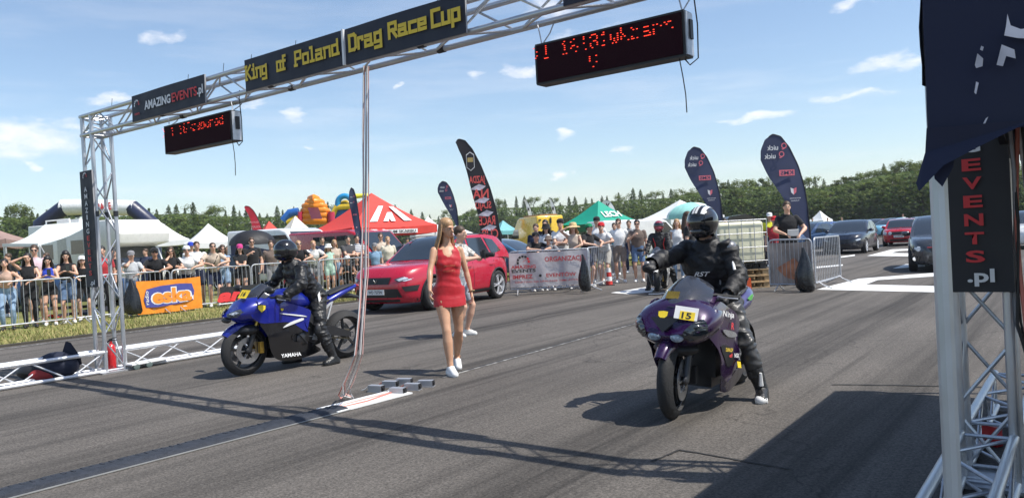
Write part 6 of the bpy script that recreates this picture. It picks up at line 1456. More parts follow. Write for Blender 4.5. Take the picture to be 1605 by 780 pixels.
def on_panel(o, s, ze, zp, k, u, v, me, w, name='lettering'):
    a0, a1 = pi / 4 + k * pi / 2, pi / 4 + (k + 1) * pi / 2; c0, c1 = V3(cos(a0), sin(a0), 0) * s * 1.4142, V3(cos(a1), sin(a1), 0) * s * 1.4142
    def f(u, v): b = c0.lerp(c1, u); z = ze + (zp - ze) * (v ** 1.25) - .06 * sin(pi * u) * (1 - v); return V3(b.x * (1 - v), b.y * (1 - v), z)
    p = f(u, v); du = (f(u + .02, v) - p).normalized(); dv = (f(u, v + .02) - f(u, v)).normalized(); d = obj(name, me, o); X = facing(p, du, dv); X.translation = p + X.col[2].to_3d() * .08; d.matrix_local = X; return d
for k in (2, 3):
    q = MB(); 
    for pts in ([(-.95, -.5), (-.1, .55), (.12, .55), (-.62, -.5)], [(-.35, -.5), (.1, .1), (.3, .1), (.2, -.5), (0, -.5), (.02, -.3), (-.12, -.5)], [(.35, .5), (.55, .5), (.95, -.5), (.6, -.5)]): q.add([(x, y, 0) for x, y in pts], [tuple(range(len(pts)))])
    on_panel(rtn, rs_, rze, rzp, k, .5, .42, recalc(q.mesh('logo', WHT, False)), 1, 'logo')
    q = MB(); q.box((0, 0, 0), (1.9, .16, .01)); a = pi / 2 * k + pi / 2; c = V3(cos(a), sin(a), 0) * rs_ * 1.025; d_ = obj('white_strip', q.mesh('white_strip', WHT), rtn); d_.matrix_local = facing(c + UP * (rze - .22), UP.cross(c), UP)
    t_ = obj('lettering', text_mesh('MUZEUM SKARBU', 1.7, .11, RED if k == 3 else INK, bold=.01), rtn); t_.matrix_local = facing(c * 1.012 + UP * (rze - .22), UP.cross(c), UP)
canopy('white tent right of the red tent', 640, 704, 364, 339, 40, TW, .3); canopy('small white tent roof behind the woman', 690, 742, 366, 352, 50, TW, .5); canopy('teal tent beyond the yellow van', 766, 812, 361, 345, 60, TT, .5)
gtn, gs_, gze, gzp = canopy('green tent with white lettering above the spectators', 880, 999, 349, 314, 45, TG, radians(35), .42, vm=mat('tent_green_dark', (.0, .13, .09), rough=.7))
for k in (2,): on_panel(gtn, gs_, gze, gzp, k, .55, .42, text_mesh('LECH', 1.35, .5, WHT, bold=.03), 1)
canopy('white tent behind the mint umbrella', 1006, 1128, 341, 313, 46, TW, .35, .4); canopy('far white tent among the parked cars on the right', 1268, 1304, 345, 330, 70, TW, .6)
# parasols
def parasol(label, x, ytop, ye, d, r, m, base_px=None, pole=True, m2=None):
    p = at(x, ye, d); t = at(x, ytop, d); o = thing('parasol', label, 'umbrella', (p.x, p.y, 0), .3)
    q = MB(); n = 8; pr = [(r * sin(t_), p.z + (t.z - p.z) * (1 - (1 - cos(t_ / 1.0)) / (1 - cos(pi / 2)) )) for t_ in [pi / 2 * (1 - j / 7) for j in range(8)]]
    rings = [[V3(rr * cos(2 * pi * k / 16) * (1 if k % 2 == 0 else .955), rr * sin(2 * pi * k / 16) * (1 if k % 2 == 0 else .955), zz) for k in range(16)] for rr, zz in pr[:-1]] + [[V3(.01 * cos(2 * pi * k / 16), .01 * sin(2 * pi * k / 16), pr[-1][1]) for k in range(16)]]
    q.loft(rings, caps=False)
    if m2: q.m = [(i % 16) // 4 % 2 for i in range(len(q.m))]
    q.build('canopy', [m, m2 or m], o, True, 30); q = MB(); q.tube((0, 0, max(.0, p.z - 1.0) if not pole else 0), (0, 0, t.z + .06), .014); q.build('pole', STEEL, o); return o
parasol('black umbrella held over the spectators behind the barrier', 396, 360, 383, 27.5, .80, mat('umbrella_black', (.015, .015, .017), rough=.6), pole=False)
parasol('mint and white parasol beside the white tent', 1084, 317, 342, 38, 1.28, mat('parasol_mint', (.30, .62, .56), rough=.7), m2=mat('parasol_pale', (.62, .78, .74), rough=.7))
# ------------------------------------------------------------------ feather flags
FNAVY = mat('flag_navy', (.040, .050, .105), rough=.7, var=.12)
DROP = [(0,0),(.03,.28),(.13,.54),(.28,.775),(.45,.93),(.64,1.0),(.82,.985),(.95,.91),(1.0,.79),(.93,.69),(.67,.445),(.35,.18),(.11,-.05)]
BLADE = [(0,0),(.05,.2),(.15,.42),(.32,.64),(.53,.84),(.70,.95),(.85,1.0),(1.0,.99),(.97,.93),(.82,.76),(.67,.48),(.53,.23),(.45,0)]
def feather(label, base, w, h, d, m, prints=(), shape=DROP, group=None, slant=0.0):
    """cloth outline hung on a mast that bends over to the left; base: pixel of the lower mast end of the cloth, w, h in pixels"""
    b = at(base[0], base[1], d); k = d / CAM_F; o = thing('feather_flag', label, 'flag', (b.x, b.y, 0), 0, group)
    f = lambda x, y: V3(-x * w * k, .05 * sin(x * 4 + y * 7) * (.3 + x), b.z + y * h * k)
    q = MB(); vs, fs = fine_poly(curvy(shape, 4, .9), 2); q.add([f(x, y) + V3(0, -.006, 0) for x, y in vs], fs); q.add([f(x, y) + V3(0, .006, 0) for x, y in vs], [tuple(reversed(t)) for t in fs]); me = q.mesh('cloth', m, True, 60)
    if me.polygons[0].normal.y > 0: me.flip_normals()
    obj('cloth', me, o)
    top_i = max(range(len(shape)), key=lambda i: shape[i][1]); ms = [V3(.01, 0, 0), V3(.01, 0, b.z)] + [f(*p) + V3(.012, 0, .004) for p in curvy(shape, 4, .9)[4:4 * top_i + 5]]
    q = MB(); q.path(ms, [.020] * 2 + [.014] * (len(ms) - 2), 8); q.build('mast', BLACK, o)
    q = MB(); q.bar((-.4, 0, .012), (.4, 0, .012), .05, .02); q.bar((0, -.4, .034), (0, .4, .034), .05, .02); q.build('cross_base', STEEL, o)
    for me, x, y, sh in prints:
        d_ = obj('print', me, o); d_.matrix_local = facing(f(x, y) + V3(0, -.06, 0), (1, 0, 0), (sh or 0, 0, 1))
    return o
def quick_prints(k):
    L_ = []; PINK = mat('print_pink', (.72, .16, .20), rough=.6)
    for x, y in ((.64, .875), (.70, .79)): L_.append((text_mesh('uick', .26 * k, .12 * k, WHT, bold=.01, mirror=True), x + .10, y, 0)); L_.append((text_mesh('Q', .13 * k, .16 * k, PINK, bold=.01, mirror=True), x - .16, y + .01, 0))
    q = MB(); q.box((0, 0, 0), (.36 * k, .14 * k, .004)); L_.append((q.mesh('red_box', PINK), .46, .61, 0)); me = text_mesh('KMS', .30 * k, .095 * k, FNAVY, bold=.02, mirror=True); me.transform(Matrix.Translation((0, 0, .004))); L_.append((me, .46, .61, 0))
    q = MB(); q.prism([(-.07 * k, .08 * k), (0, .05 * k), (.07 * k, .08 * k), (.06 * k, -.03 * k), (0, -.09 * k), (-.06 * k, -.03 * k)], .004); L_.append((q.mesh('shield', WHT), .34, .42, 0))
    q = MB(); q.prism([(0, .05 * k), (.07 * k, .08 * k), (.06 * k, -.03 * k), (0, -.09 * k)], .009); L_.append((q.mesh('shield_red', PINK), .34, .42, 0)); L_.append((text_mesh('MOTOR PARK', .26 * k, .028 * k, WHT, mirror=True), .31, .345, 0)); L_.append((text_mesh('TUNING', .2 * k, .028 * k, WHT, mirror=True), .31, .32, 0)); return L_
feather('navy feather flag with mirrored lettering left of the water tank', (1133, 352), 55, 122, 22, FNAVY, quick_prints(.95), group='navy feather flags'); feather('tallest navy feather flag with mirrored lettering beside the black polo man', (1269, 362), 71, 152, 18.2, FNAVY, quick_prints(1.0), group='navy feather flags')
feather('thin navy feather flag behind the cable bundle', (568, 400), 16, 105, 26, FNAVY, quick_prints(.34), group='navy feather flags'); feather('small navy feather flag left of the woman', (718, 350), 29, 66, 30, FNAVY, quick_prints(.65), group='navy feather flags')
bk = mat('flag_black', (.022, .020, .026), rough=.7, var=.15); pr_ = []
for i, (tx, x, y) in enumerate((('JAZDA', .52, .60), ('NA', .45, .47), ('SLAJD', .40, .35), ('RACE', .32, .21), ('CUP', .26, .08))): pr_.append((text_mesh(tx, .52, .30, mat('print_scarlet', (.72, .10, .09), rough=.6), bold=.02, mirror=True), x, y, -.22))
q = MB(); q.prism([(-.13, .22), (0, .31), (.13, .22), (.13, -.20), (0, -.31), (-.13, -.20)], .003); pr_.append((q.mesh('hexagon', WHT), .67, .79, -.3)); q = MB(); q.prism([(-.115, .20), (0, .285), (.115, .20), (.115, -.185), (0, -.285), (-.115, -.185)], .009); pr_.append((q.mesh('hexagon_inner', bk), .67, .79, -.3)); q = MB(); q.box((0, .05, 0), (.18, .14, .014)); pr_.append((q.mesh('gold_mark', mat('print_gold', (.45, .33, .12))), .67, .79, -.3))
for x, y in ((.52, .535), (.44, .41), (.36, .28), (.30, .14)): q = MB(); q.add([(-.26, -.06, -.004), (.1, -.11, -.004), (.27, .02, -.004), (.05, .10, -.004)], [(0, 1, 2, 3)]); pr_.append((q.mesh('pale_smear', mat('print_lilac', (.55, .50, .58), rough=.7, var=.4)), x, y, -.22))
feather('tall black feather flag with scarlet lettering right of the woman', (785, 378), 61, 161, 25, bk, pr_, BLADE)
feather('red feather flag beside the plain red tent', (418, 390), 30, 68, 33, mat('flag_red', (.58, .03, .05), rough=.7), [(text_mesh('RMF', .36, .2, WHT, bold=.02), .38, .30, -.15), (text_mesh('MAXX', .4, .10, mat('print_rose', (.8, .35, .35)), bold=.01), .46, .52, -.15), (text_mesh('NA PLAZY', .4, .08, mat('print_rose', (.8, .35, .35)), bold=.01), .52, .63, -.15)], BLADE)
feather('white feather flag left of the two over the yellow van', (835, 343), 12, 31, 50, TW, [(text_mesh('M', .12, .3, INK, bold=.01), .5, .5, -.2)], BLADE); feather('white feather flag right of the two over the yellow van', (873, 343), 11, 33, 50, TW, [(text_mesh('M', .12, .3, INK, bold=.01), .5, .5, -.2)], BLADE); feather('white drop flag behind the green tent', (968, 346), 24, 33, 50, TW, [(text_mesh('K', .3, .4, INK, bold=.03), .55, .72, 0)])
# ------------------------------------------------------------------ boxy vehicles
def box_vehicle(name, label, cat, loc, rz, prof, W, m, wheels, windows=(), wr=.33, bevel=.10, front_glass=None, extras=None, lower=None):
    o = thing(name, label, cat, loc, rz); q = MB(); q.prism(prof, W); me = q.mesh('body', m, False)
    def setup(ob):
        k = ob.modifiers.new('b', 'BEVEL'); k.width = bevel; k.segments = 4; k.limit_method = 'ANGLE'; k.angle_limit = radians(25)
    me = evaluated(me, setup); me.transform(Matrix.Rotation(pi / 2, 4, 'X')); finish(me, True, 40); obj('body', me, o)
    for poly, mm in windows:
        for s in (-1, 1): q = mapped(poly, lambda x, z: V3(x, s * (W / 2 + .006), z), 1); obj('side_window' if mm is GLASS else 'side_panel', recalc(q.mesh('window', mm)), o)
    if front_glass:
        (xa, za), (xb, zb) = front_glass; d = V3(xb - xa, 0, zb - za); n = V3(-d.z, 0, d.x).normalized(); n = n if n.x > 0 else -n
        q = MB(); hw = W / 2 - .12; A, B_ = V3(xa, 0, za) + n * .012, V3(xb, 0, zb) + n * .012; q.add([A + V3(0, -hw, 0), A + V3(0, hw, 0), B_ + V3(0, hw - .06, 0), B_ + V3(0, -hw + .06, 0)], [(0, 1, 2, 3)]); obj('windscreen', recalc(q.mesh('windscreen', GLASS)), o)
    for x in wheels:
        for s in (-1, 1):
            wheel_parts(o, (x, s * (W / 2 - .10), wr), wr, .22, STEEL, s); q = MB(); q.lathe([(0, 0), (wr * 1.18, 0)], 28, 0, Matrix.Translation((x, s * (W / 2 + .003), wr)) @ Matrix.Rotation(pi / 2, 4, 'X')); obj('wheel_well', recalc(q.mesh('wheel_well', BLACK)), o)
    return o
VAN = [(-2.6, .28), (2.45, .28), (2.6, .55), (2.5, .95), (1.85, 1.15), (1.05, 1.95), (.7, 2.05), (-2.55, 2.08), (-2.62, 1.2)]
def hdg(az): r = radians(az); return atan2(cos(r), sin(r))           # +X towards azimuth az (0 = away from camera, 90 = right)
NAVYP = paint('navy', (.018, .030, .085)); WHITEC = paint('white', (.78, .78, .77)); YELP = paint('yellow', (.80, .50, .01)); BLACKP = paint('black', (.012, .012, .014)); REDP = paint('red', (.42, .010, .022))
def ground_at(x, d): p = at(x, 400, d); return Vector((p.x, p.y, .004))
vw = [([(1.55, 1.28), (1.02, 1.86), (.15, 1.86), (.15, 1.28)], GLASS), ([(.05, 1.28), (.05, 1.86), (-1.1, 1.86), (-1.1, 1.28)], GLASS)]
v1 = box_vehicle('van', 'navy van with red roof behind the orange panel', 'van', ground_at(556, 28.5), hdg(125), VAN, 1.95, REDP, (1.7, -1.65), vw, front_glass=((1.9, 1.16), (1.08, 1.93)))
q = MB(); q.box((2.2, 0, 1.08), (.75, 1.8, .10)); q.build('bonnet', NAVYP, v1).rotation_euler = (0, .29, 0); q = MB(); q.box((2.56, 0, .62), (.08, 1.5, .22)); q.build('bumper', BLACK, v1)
v2 = box_vehicle('van', 'white van with red and navy graphics left of the navy van', 'van', ground_at(452, 30.5), hdg(122), [(a * .95, b * 1.12) for a, b in VAN], 1.95, WHITEC, (1.6, -1.55), [([(1.5, 1.42), (1.0, 2.04), (.15, 2.04), (.15, 1.42)], GLASS), ([(.05, .6), (.05, 1.5), (-2.2, 1.9), (-2.2, .6)], mat('graphic_navy', (.02, .03, .09)))], front_glass=((1.8, 1.3), (1.03, 2.15)))
q = MB(); q.box((2.0, 0, 1.12), (.6, 1.4, .02)); o_ = q.build('red_stripe', RED, v2); o_.rotation_euler = (0, .2, 0)
VANY = [(-2.9, .3), (2.5, .3), (2.7, .6), (2.6, 1.05), (1.9, 1.3), (1.1, 2.1), (.5, 2.6), (.2, 2.68), (-2.85, 2.70), (-2.95, 1.2)]
v3 = box_vehicle('van', 'tall yellow delivery van with its rear doors towards the crowd', 'van', ground_at(838, 46), hdg(-24), [(a * .8, b * (.98 if b > .5 else 1)) for a, b in VANY], 1.7, YELP, (1.4, -1.4), [([(1.4, 1.40), (.92, 1.95), (.28, 1.95), (.28, 1.40)], GLASS)], front_glass=((1.56, 1.3), (.92, 2.04)))
q = MB(); q.box((-2.35, 0, 1.5), (.02, .02, 2.2)); q.build('door_seam', BLACK, v3); q = MB(); q.box((-2.35, .0, 2.35), (.04, .10, .3)); q.build('brake_light', BLACK, v3); q = MB(); q.box((-1.0, 0, 2.69), (2.2, 1.1, .08)); q.build('roof_rack', mat('rack_brown', (.35, .2, .1)), v3)
for s in (-1, 1): q = MB(); q.box((-2.34, s * .68, 2.4), (.03, .16, .08)); q.build('marker_lamp', BLACK, v3)
v4 = box_vehicle('van', 'white panel van behind the man in the white polo', 'van', ground_at(1004, 40), hdg(70), VAN, 1.95, WHITEC, (1.7, -1.65), [([(1.55, 1.28), (1.02, 1.86), (.35, 1.86), (.35, 1.28)], GLASS)], front_glass=((1.9, 1.16), (1.08, 1.93)))
# motorhome with awning
mh = box_vehicle('motorhome', 'white motorhome with overcab and extended awning', 'motorhome', ground_at(166, 31.5), hdg(118), [(-3.4, .45), (2.9, .45), (3.0, .85), (2.75, 1.1), (2.1, 1.25), (1.75, 1.95), (2.45, 2.05), (2.55, 2.45), (1.9, 3.0), (-3.35, 3.02), (-3.45, 1.2)], 2.25, mat('camper_white', (.80, .79, .75), rough=.35, coat=.4, var=.05), (2.2, -1.9),
    bevel=.05, windows=[([(1.75, 1.3), (1.5, 1.85), (.95, 1.85), (.95, 1.3)], GLASS), ([(.3, 1.75), (.3, 2.3), (-.5, 2.3), (-.5, 1.75)], GLASS), ([(-.8, .6), (-.8, 2.4), (-1.4, 2.4), (-1.4, .6)], mat('camper_door', (.62, .60, .55))), ([(-1.7, 1.6), (-1.7, 2.2), (-2.7, 2.2), (-2.7, 1.6)], GLASS), ([(1.0, 1.0), (-3.2, 1.0), (-3.2, 1.08), (1.0, 1.08)], mat('stripe_grey', (.3, .3, .3)))], front_glass=((2.12, 1.3), (1.8, 1.92)))
q = MB(); q.box((-1.6, -.1, 3.12), (1.5, .8, .16)); q.path([(-2.6, -.8, 3.05), (-2.6, -.8, 3.2), (-1.0, -.8, 3.2), (-1.0, -.8, 3.05)], .03, 6); q.build('roof_box', WHITEP, mh)
aw = thing('awning', 'pale awning stretched out from the motorhome over a bike stand', 'awning', at(64, 385, 26.5) * 1); aw.location.z = 0
A1, A2 = at(6, 384, 25.5), at(62, 384, 24.2); C1, C2 = at(70, 352, 29), at(150, 346, 28.5); q = MB(); L_ = aw.location
P_ = [A1 - L_, A2 - L_, C2 - L_, C1 - L_]; q.grid(lambda u, v: P_[0].lerp(P_[1], u).lerp(P_[3].lerp(P_[2], u), v) - UP * .12 * sin(pi * v), [i / 6 for i in range(7)], [j / 6 for j in range(7)]); q.build('cloth', mat('awning_cloth', (.62, .66, .63), rough=.7), aw)
q = MB(); q.bar(P_[0], P_[1], .10, .10); q.build('front_rail', WHITEP, aw); q = MB(); q.bar(P_[1], P_[1] + (ground_at(112, 27) - L_ - P_[1]) * .75, .03, .03); q.build('arm', WHITEP, aw)
for p in P_[:2]: q = MB(); q.bar(p, V3(p.x, p.y, 0), .03, .03); q.build('leg', ALUW, aw)
# inflatable arch ------------------------------------------------------------------
ar = thing('inflatable_arch', 'inflatable arch with white top and navy legs behind the motorhome', 'arch', ground_at(152, 50)); La = ar.location
pl = lambda x, y: at(x, y, 50) - La
q = MB(); q.path([pl(98, 325), pl(140, 324), pl(165, 325), pl(212, 326)], [.52, .5, .5, .5], 16); q.build('top_tube', mat('arch_white', (.80, .80, .80), rough=.45), ar)
for a, b, c_ in (((104, 324), (66, 350), (64, 420)), ((206, 325), (238, 350), (240, 420))): q = MB(); q.path([pl(*a), pl(*b), V3(pl(*c_).x, 0, 0)], [.52, .52, .55], 16); q.build('leg_tube', mat('arch_navy', (.022, .028, .07), rough=.4), ar)
t_ = obj('lettering', text_mesh('RACE', .9, .5, RED, bold=.04), ar); t_.matrix_local = facing(pl(170, 324) + V3(0, -.56, 0), (1, 0, .05), (0, 0, 1))
# bouncy castles ---------------------------------------------------------------------
oc = thing('bouncy_castle', 'orange inflatable castle with dark slide above the tents', 'inflatable', ground_at(494, 60)); Lo = oc.location; po = lambda x, y, dy=0: at(x, y, 60 + dy) - Lo; OR = mat('inflatable_orange', (.85, .26, .015), rough=.35)
for i, (xl, xr, y) in enumerate(((471, 517, 346), (471, 517, 338), (472, 516, 330), (474, 512, 323), (479, 508, 317), (483, 500, 311))): q = MB(); q.path([po(xl + 2, y, .5), po(xl + 8, y - .5, 0), po((xl + xr) / 2, y - .5, -.2), po(xr - 8, y - .5, 0), po(xr - 2, y, .5)], [.20, .30, .32, .30, .20], 12); q.build('tube', OR, oc)
for x in (470, 519): q = MB(); q.path([V3(po(x, 380).x, 0, 0), po(x, 332)], .28, 10); q.build('side_tube', mat('inflatable_red', (.55, .03, .08), rough=.35), oc)
q = MB(); q.grid(lambda u, v: po(482 + 17 * u + 6 * v, 325 + 18 * v, -1.5 * v - .5), [0, .5, 1], [j / 6 for j in range(7)]); q.build('slide', mat('inflatable_maroon', (.10, .02, .03), rough=.4), oc); q = MB(); q.path([po(445, 346), po(455, 334), po(468, 332)], .35, 10); q.build('wing', mat('inflatable_blue', (.03, .14, .45), rough=.35), oc); q = MB(); q.path([po(450, 348), po(468, 341)], .3, 10); q.build('wing', mat('inflatable_yellow', (.75, .50, .03), rough=.35), oc)
bs = thing('inflatable_slide', 'blue and yellow inflatable slide with round arch top', 'inflatable', ground_at(545, 70)); Lb = bs.location; pb_ = lambda x, y, dy=0: at(x, y, 70 + dy) - Lb
q = MB(); q.path([pb_(529, 324)] + [pb_(540.5 - 11 * cos(t), 318 - 11 * sin(t)) for t in [pi * k / 10 for k in range(11)]] + [pb_(552, 324)], .26, 10); q.build('arch', mat('inflatable_cyan', (.02, .28, .58), rough=.35), bs)
q = MB(); q.ell(pb_(541, 321, .5), (.55, .2, .45)); q.build('arch_panel', mat('inflatable_gold', (.50, .33, .02), rough=.35), bs); q = MB(); q.path([pb_(518, 345), pb_(527, 325), pb_(560, 322)], .28, 10); q.build('frame_tube', mat('inflatable_yellow', (.75, .50, .03)), bs)
q = MB(); q.grid(lambda u, v: pb_(530 + 30 * u - 8 * v, 326 + 20 * v - 3 * u, .3), [0, .5, 1], [0, .5, 1]); q.build('slide', mat('inflatable_blue', (.03, .14, .45)), bs); q = MB(); q.path([pb_(552, 308), pb_(575, 306), pb_(580, 330)], .25, 10); q.build('frame_tube', mat('inflatable_lemon', (.82, .72, .06), rough=.35), bs)
# ------------------------------------------------------------------ parked cars
HOOD_H = [(-2.08, .80), (-1.8, .92), (-.6, .95), (.55, .92), (1.0, .90), (1.6, .84), (1.95, .78), (2.08, .72)]; GREEN_H = [(.86, .90), (.56, 1.08), (.18, 1.29), (-.06, 1.375), (-.42, 1.43), (-1.0, 1.41), (-1.4, 1.30), (-1.75, 1.10), (-1.92, .93)]
WIN_H = [[(.52, .97), (.14, 1.22), (-.16, 1.35), (-.18, .96)], [(-.26, .96), (-.23, 1.35), (-.85, 1.35), (-1.12, 1.0), (-1.1, .96)], [(-1.2, 1.0), (-.95, 1.33), (-1.2, 1.27), (-1.5, 1.05)]]
HOOD_E = [(-2.16, .78), (-2.0, .90), (-1.2, .93), (.4, .90), (.85, .88), (1.6, .84), (2.05, .80), (2.16, .76)]; GREEN_E = [(.80, .88), (.5, 1.10), (.25, 1.27), (0, 1.33), (-.4, 1.37), (-.8, 1.35), (-1.02, 1.25), (-1.28, 1.05), (-1.48, .92)]; WIN_E = [[(.52, .96), (.2, 1.21), (-.08, 1.29), (-.1, .96)], [(-.18, .96), (-.16, 1.29), (-.72, 1.29), (-.98, .98), (-.96, .96)]]
def hatch(label, loc, az, m, name='hatchback', simple=False, group=None, **k):
    return car(name, label, loc, hdg(az), 4.16, 1.76, .93, 1.43, 2.58, m, wr=.315, hood=HOOD_H, green=GREEN_H, front_over=.82, clear=.19, n=4, simple=simple, group=group, details=dict(windows=WIN_H, seams=[] if simple else [.72, -.2, -1.1], handles=[] if simple else [-.05, -.95], mirror=m), **k)
def face_hatch(c, lamp=LAMP, plate=None, badge=None):
    o, fp, sp_, fr, sy = c; fp('headlight', [(.48, .60), (.80, .70), (.84, .58), (.56, .53)], LAMPD, .008); fp('headlight_lens', [(.56, .60), (.74, .66), (.76, .60), (.60, .56)], lamp, .016); fp('grille', [(-.40, .62), (.40, .62), (.34, .53), (-.34, .53)], BLACK, .010, False); fp('lower_grille', [(-.60, .42), (.60, .42), (.64, .27), (-.64, .27)], BLACK, .010, False); fp('side_intake', [(.66, .42), (.80, .42), (.78, .29), (.68, .29)], BLACK, .011)
    fp('tail_light', [(.5, .78), (.8, .80), (.82, .66), (.52, .66)], TAIL, .010, sgn=-1)
    if plate: plate_on(o, fr, .47, .46, plate)
    return o
def car_from(p, az, L, W, over): d = V3(sin(radians(az)), cos(radians(az)), 0); return d
def by_front_left(px_, py_, az, L=4.16, W=1.76, over=.82, sd=1):
    """place a car whose near front wheel stands at a pixel; the wheel on the car's left (+Y)"""
    p = gp(px_, py_); d = V3(sin(radians(az)), cos(radians(az)), 0); l = V3(-d.y, d.x, 0); c = p - d * (L / 2 - over) - l * (W / 2 - .1) * sd; c.z = .004; return c
dk = paint('midnight', (.010, .014, .028)); gy_ = paint('graphite', (.055, .060, .068), .3)
face_hatch(hatch('midnight blue hatchback coupe parked beyond the end barrier', by_front_left(1356, 396.5, 215), 215, dk), plate=None)
sed = car('sedan', 'red boxy sedan with black grille parked beside the dark coupe', by_front_left(1437, 384, 212, 4.32, 1.65, .80), hdg(212), 4.32, 1.65, .92, 1.37, 2.57, REDP, wr=.30, hood=HOOD_E, green=GREEN_E, front_over=.80, clear=.19, n=5.5, details=dict(windows=WIN_E, seams=[.55, -.15], handles=[-.02], mirror=REDP))
o_, fp, sp_, fr, sy = sed; fp('grille', [(-.72, .74), (.72, .74), (.70, .58), (-.70, .58)], BLACK, .012, False); fp('lower_grille', [(-.6, .36), (.6, .36), (.6, .26), (-.6, .26)], BLACK, .012, False)
for s in (-1, 1):
    for y in (.40, .62): p = fr(s * y, .66, .03); q = MB(); q.lathe([(0, .02), (.07, .015), (.08, 0)], 18, 0, Matrix.Translation(p) @ Matrix.Rotation(pi / 2, 4, 'Y')); q.build('headlight', LAMP, o_)
plate_on(o_, fr, .50, .46, 'DWR 88')
gol = hatch('graphite hot hatch parked nearest the tent leg with a red grille line', by_front_left(1431, 425, 208, sd=-1), 208, gy_, spokes=6); go = face_hatch(gol, plate='DW 5KA')
o_, fp, sp_, fr, sy = gol; fp('red_line', [(-.44, .645), (.44, .645), (.42, .632), (-.42, .632)], RED, .014, False)
for s in (-1, 1): p = fr(s * .72, .345, .02); q = MB(); q.lathe([(0, .02), (.035, .015), (.05, 0)], 16, 0, Matrix.Translation(p) @ Matrix.Rotation(pi / 2, 4, 'Y')); q.build('fog_light', mat('fog_lamp', (.85, .85, .82), rough=.15, emit=.6), o_); q = MB(); q.lathe([(0, .02), (.055, .015), (.065, 0)], 18, 0, Matrix.Translation(fr(s * .62, .60, .02)) @ Matrix.Rotation(pi / 2, 4, 'Y')); q.build('headlight_ring', LAMP, o_)
for lab, x, d, az, m in (('navy car behind the girl in denim shorts at the left', 98, 24.5, 80, paint('petrol', (.020, .05, .12))), ('black car behind the black umbrella', 408, 31, 100, dk), ('steel blue car beside the yellow van', 800, 29, 120, paint('steelblue', (.05, .13, .24))), ('black car with open luggage on its roof behind the woman', 684, 27, 110, BLACKP), ('bright blue coupe parked behind the midnight coupe', 1288, 50, 225, paint('royal', (.015, .05, .26))), ('dark blue car at the barrier behind the black polo man', 1262, 36, 230, paint('petrol', (.020, .05, .12))),
        ('red car far behind the dark coupe', 1372, 66, 220, REDP), ('silver car in the far row above the red sedan', 1412, 75, 215, paint('silver', (.42, .43, .45), .4)), ('pale blue car in the far row', 1395, 62, 250, paint('sky', (.12, .35, .50))), ('black car behind the red sedan near the tent leg', 1452, 55, 215, BLACKP), ('white car in the far row by the forest', 1440, 82, 230, WHITEC), ('dark green car in the far row beyond the flag', 1320, 80, 230, paint('bottle', (.02, .05, .035))), ('white car seen between the tent legs', 1622, 30, 215, WHITEC), ('black car with raised tailgate behind the water tank', 1160, 27, 75, BLACKP), ('silver car left of the far white tent', 1240, 68, 215, paint('silver', (.42, .43, .45)))):
    hatch(lab, ground_at(x, d), az, m, name='parked_car', simple=True, group='cars parked in the paddock')
tg = at(1160, 345, 27); q = MB(); q.prism([(-.75, 0), (-.5, .28), (.1, .35), (.7, .05), (.72, -.06), (-.75, -.06)], .9); lid = thing('open_tailgate', 'raised black tailgate above the water tank', 'tailgate', (tg.x, tg.y, 1.5), 0); o_ = q.build('panel', GLOSSBLACK, lid); o_.rotation_euler = (pi / 2, 0, 0)
# ------------------------------------------------------------------ water tank on pallets
WOOD = mat('pallet_wood', (.40, .28, .15), rough=.85, var=.25, scale=10)
def pallet(label, loc, rz, m, z): 
    o = thing('pallet', label, 'pallet', (loc.x, loc.y, z), rz)
    for y in (-.35, 0, .35):
        for x in (-.52, 0, .52): q = MB(); q.box((x, y, .06), (.14, .10, .08)); q.build('block', m, o, False)
        q = MB(); q.box((0, y, .011), (1.2, .10, .02)); q.build('runner', m, o, False)
    for k in range(5): q = MB(); q.box((-.53 + 0 * k, 0, .0), (.001, .001, .001)); q = MB(); q.box((0, -.36 + .18 * k, .132), (1.2, .13, .02)); q.build('deck_board', m, o, False)
    for x in (-.52, 0, .52): q = MB(); q.box((x, 0, .111), (.14, .8, .02)); q.build('stringer_board', m, o, False)
    return o
pc = gp(1178, 453) + V3(-.15, .55, 0); pz = radians(8)
pallet('lowest wooden pallet under the water tank', pc, pz, WOOD, .006); pallet('second wooden pallet under the water tank', pc + V3(.02, .01, 0), pz + .03, WOOD, .150); pallet('third wooden pallet under the water tank', pc + V3(-.01, .02, 0), pz, WOOD, .294); pallet('black plastic pallet directly under the water tank', pc + V3(-.06, 0, 0), pz, BLACK, .438)
tk = thing('water_tank', 'yellowish plastic water tank in a steel cage on pallets', 'tank', (pc.x - .06, pc.y, .582), pz); q = MB(); q.box((0, 0, .48), (1.12, .92, .94)); me = q.mesh('tank', mat('tank_plastic', (.66, .64, .46), rough=.4, var=.12, scale=2, sub=.0), False)
def setup_b(ob):
    k = ob.modifiers.new('b', 'BEVEL'); k.width = .08; k.segments = 4
me = evaluated(me, setup_b); finish(me, True, 40); obj('tank_body', me, tk); q = MB(); q.lathe([(.10, .96), (.10, 1.0), (0, 1.0)], 20); q.build('cap', BLACK, tk)
for z in (.05, .36, .68, .98): q = MB(); q.path([(-.6, -.5, z), (.6, -.5, z), (.6, .5, z), (-.6, .5, z), (-.6, -.5, z)], .010, 6); q.build('cage_ring', STEEL, tk)
for x in (-.6, -.3, 0, .3, .6):
    for y in (-.5, .5): q = MB(); q.tube((x, y, 0), (x, y, .99), .010, n=6); q.build('cage_bar', STEEL, tk)
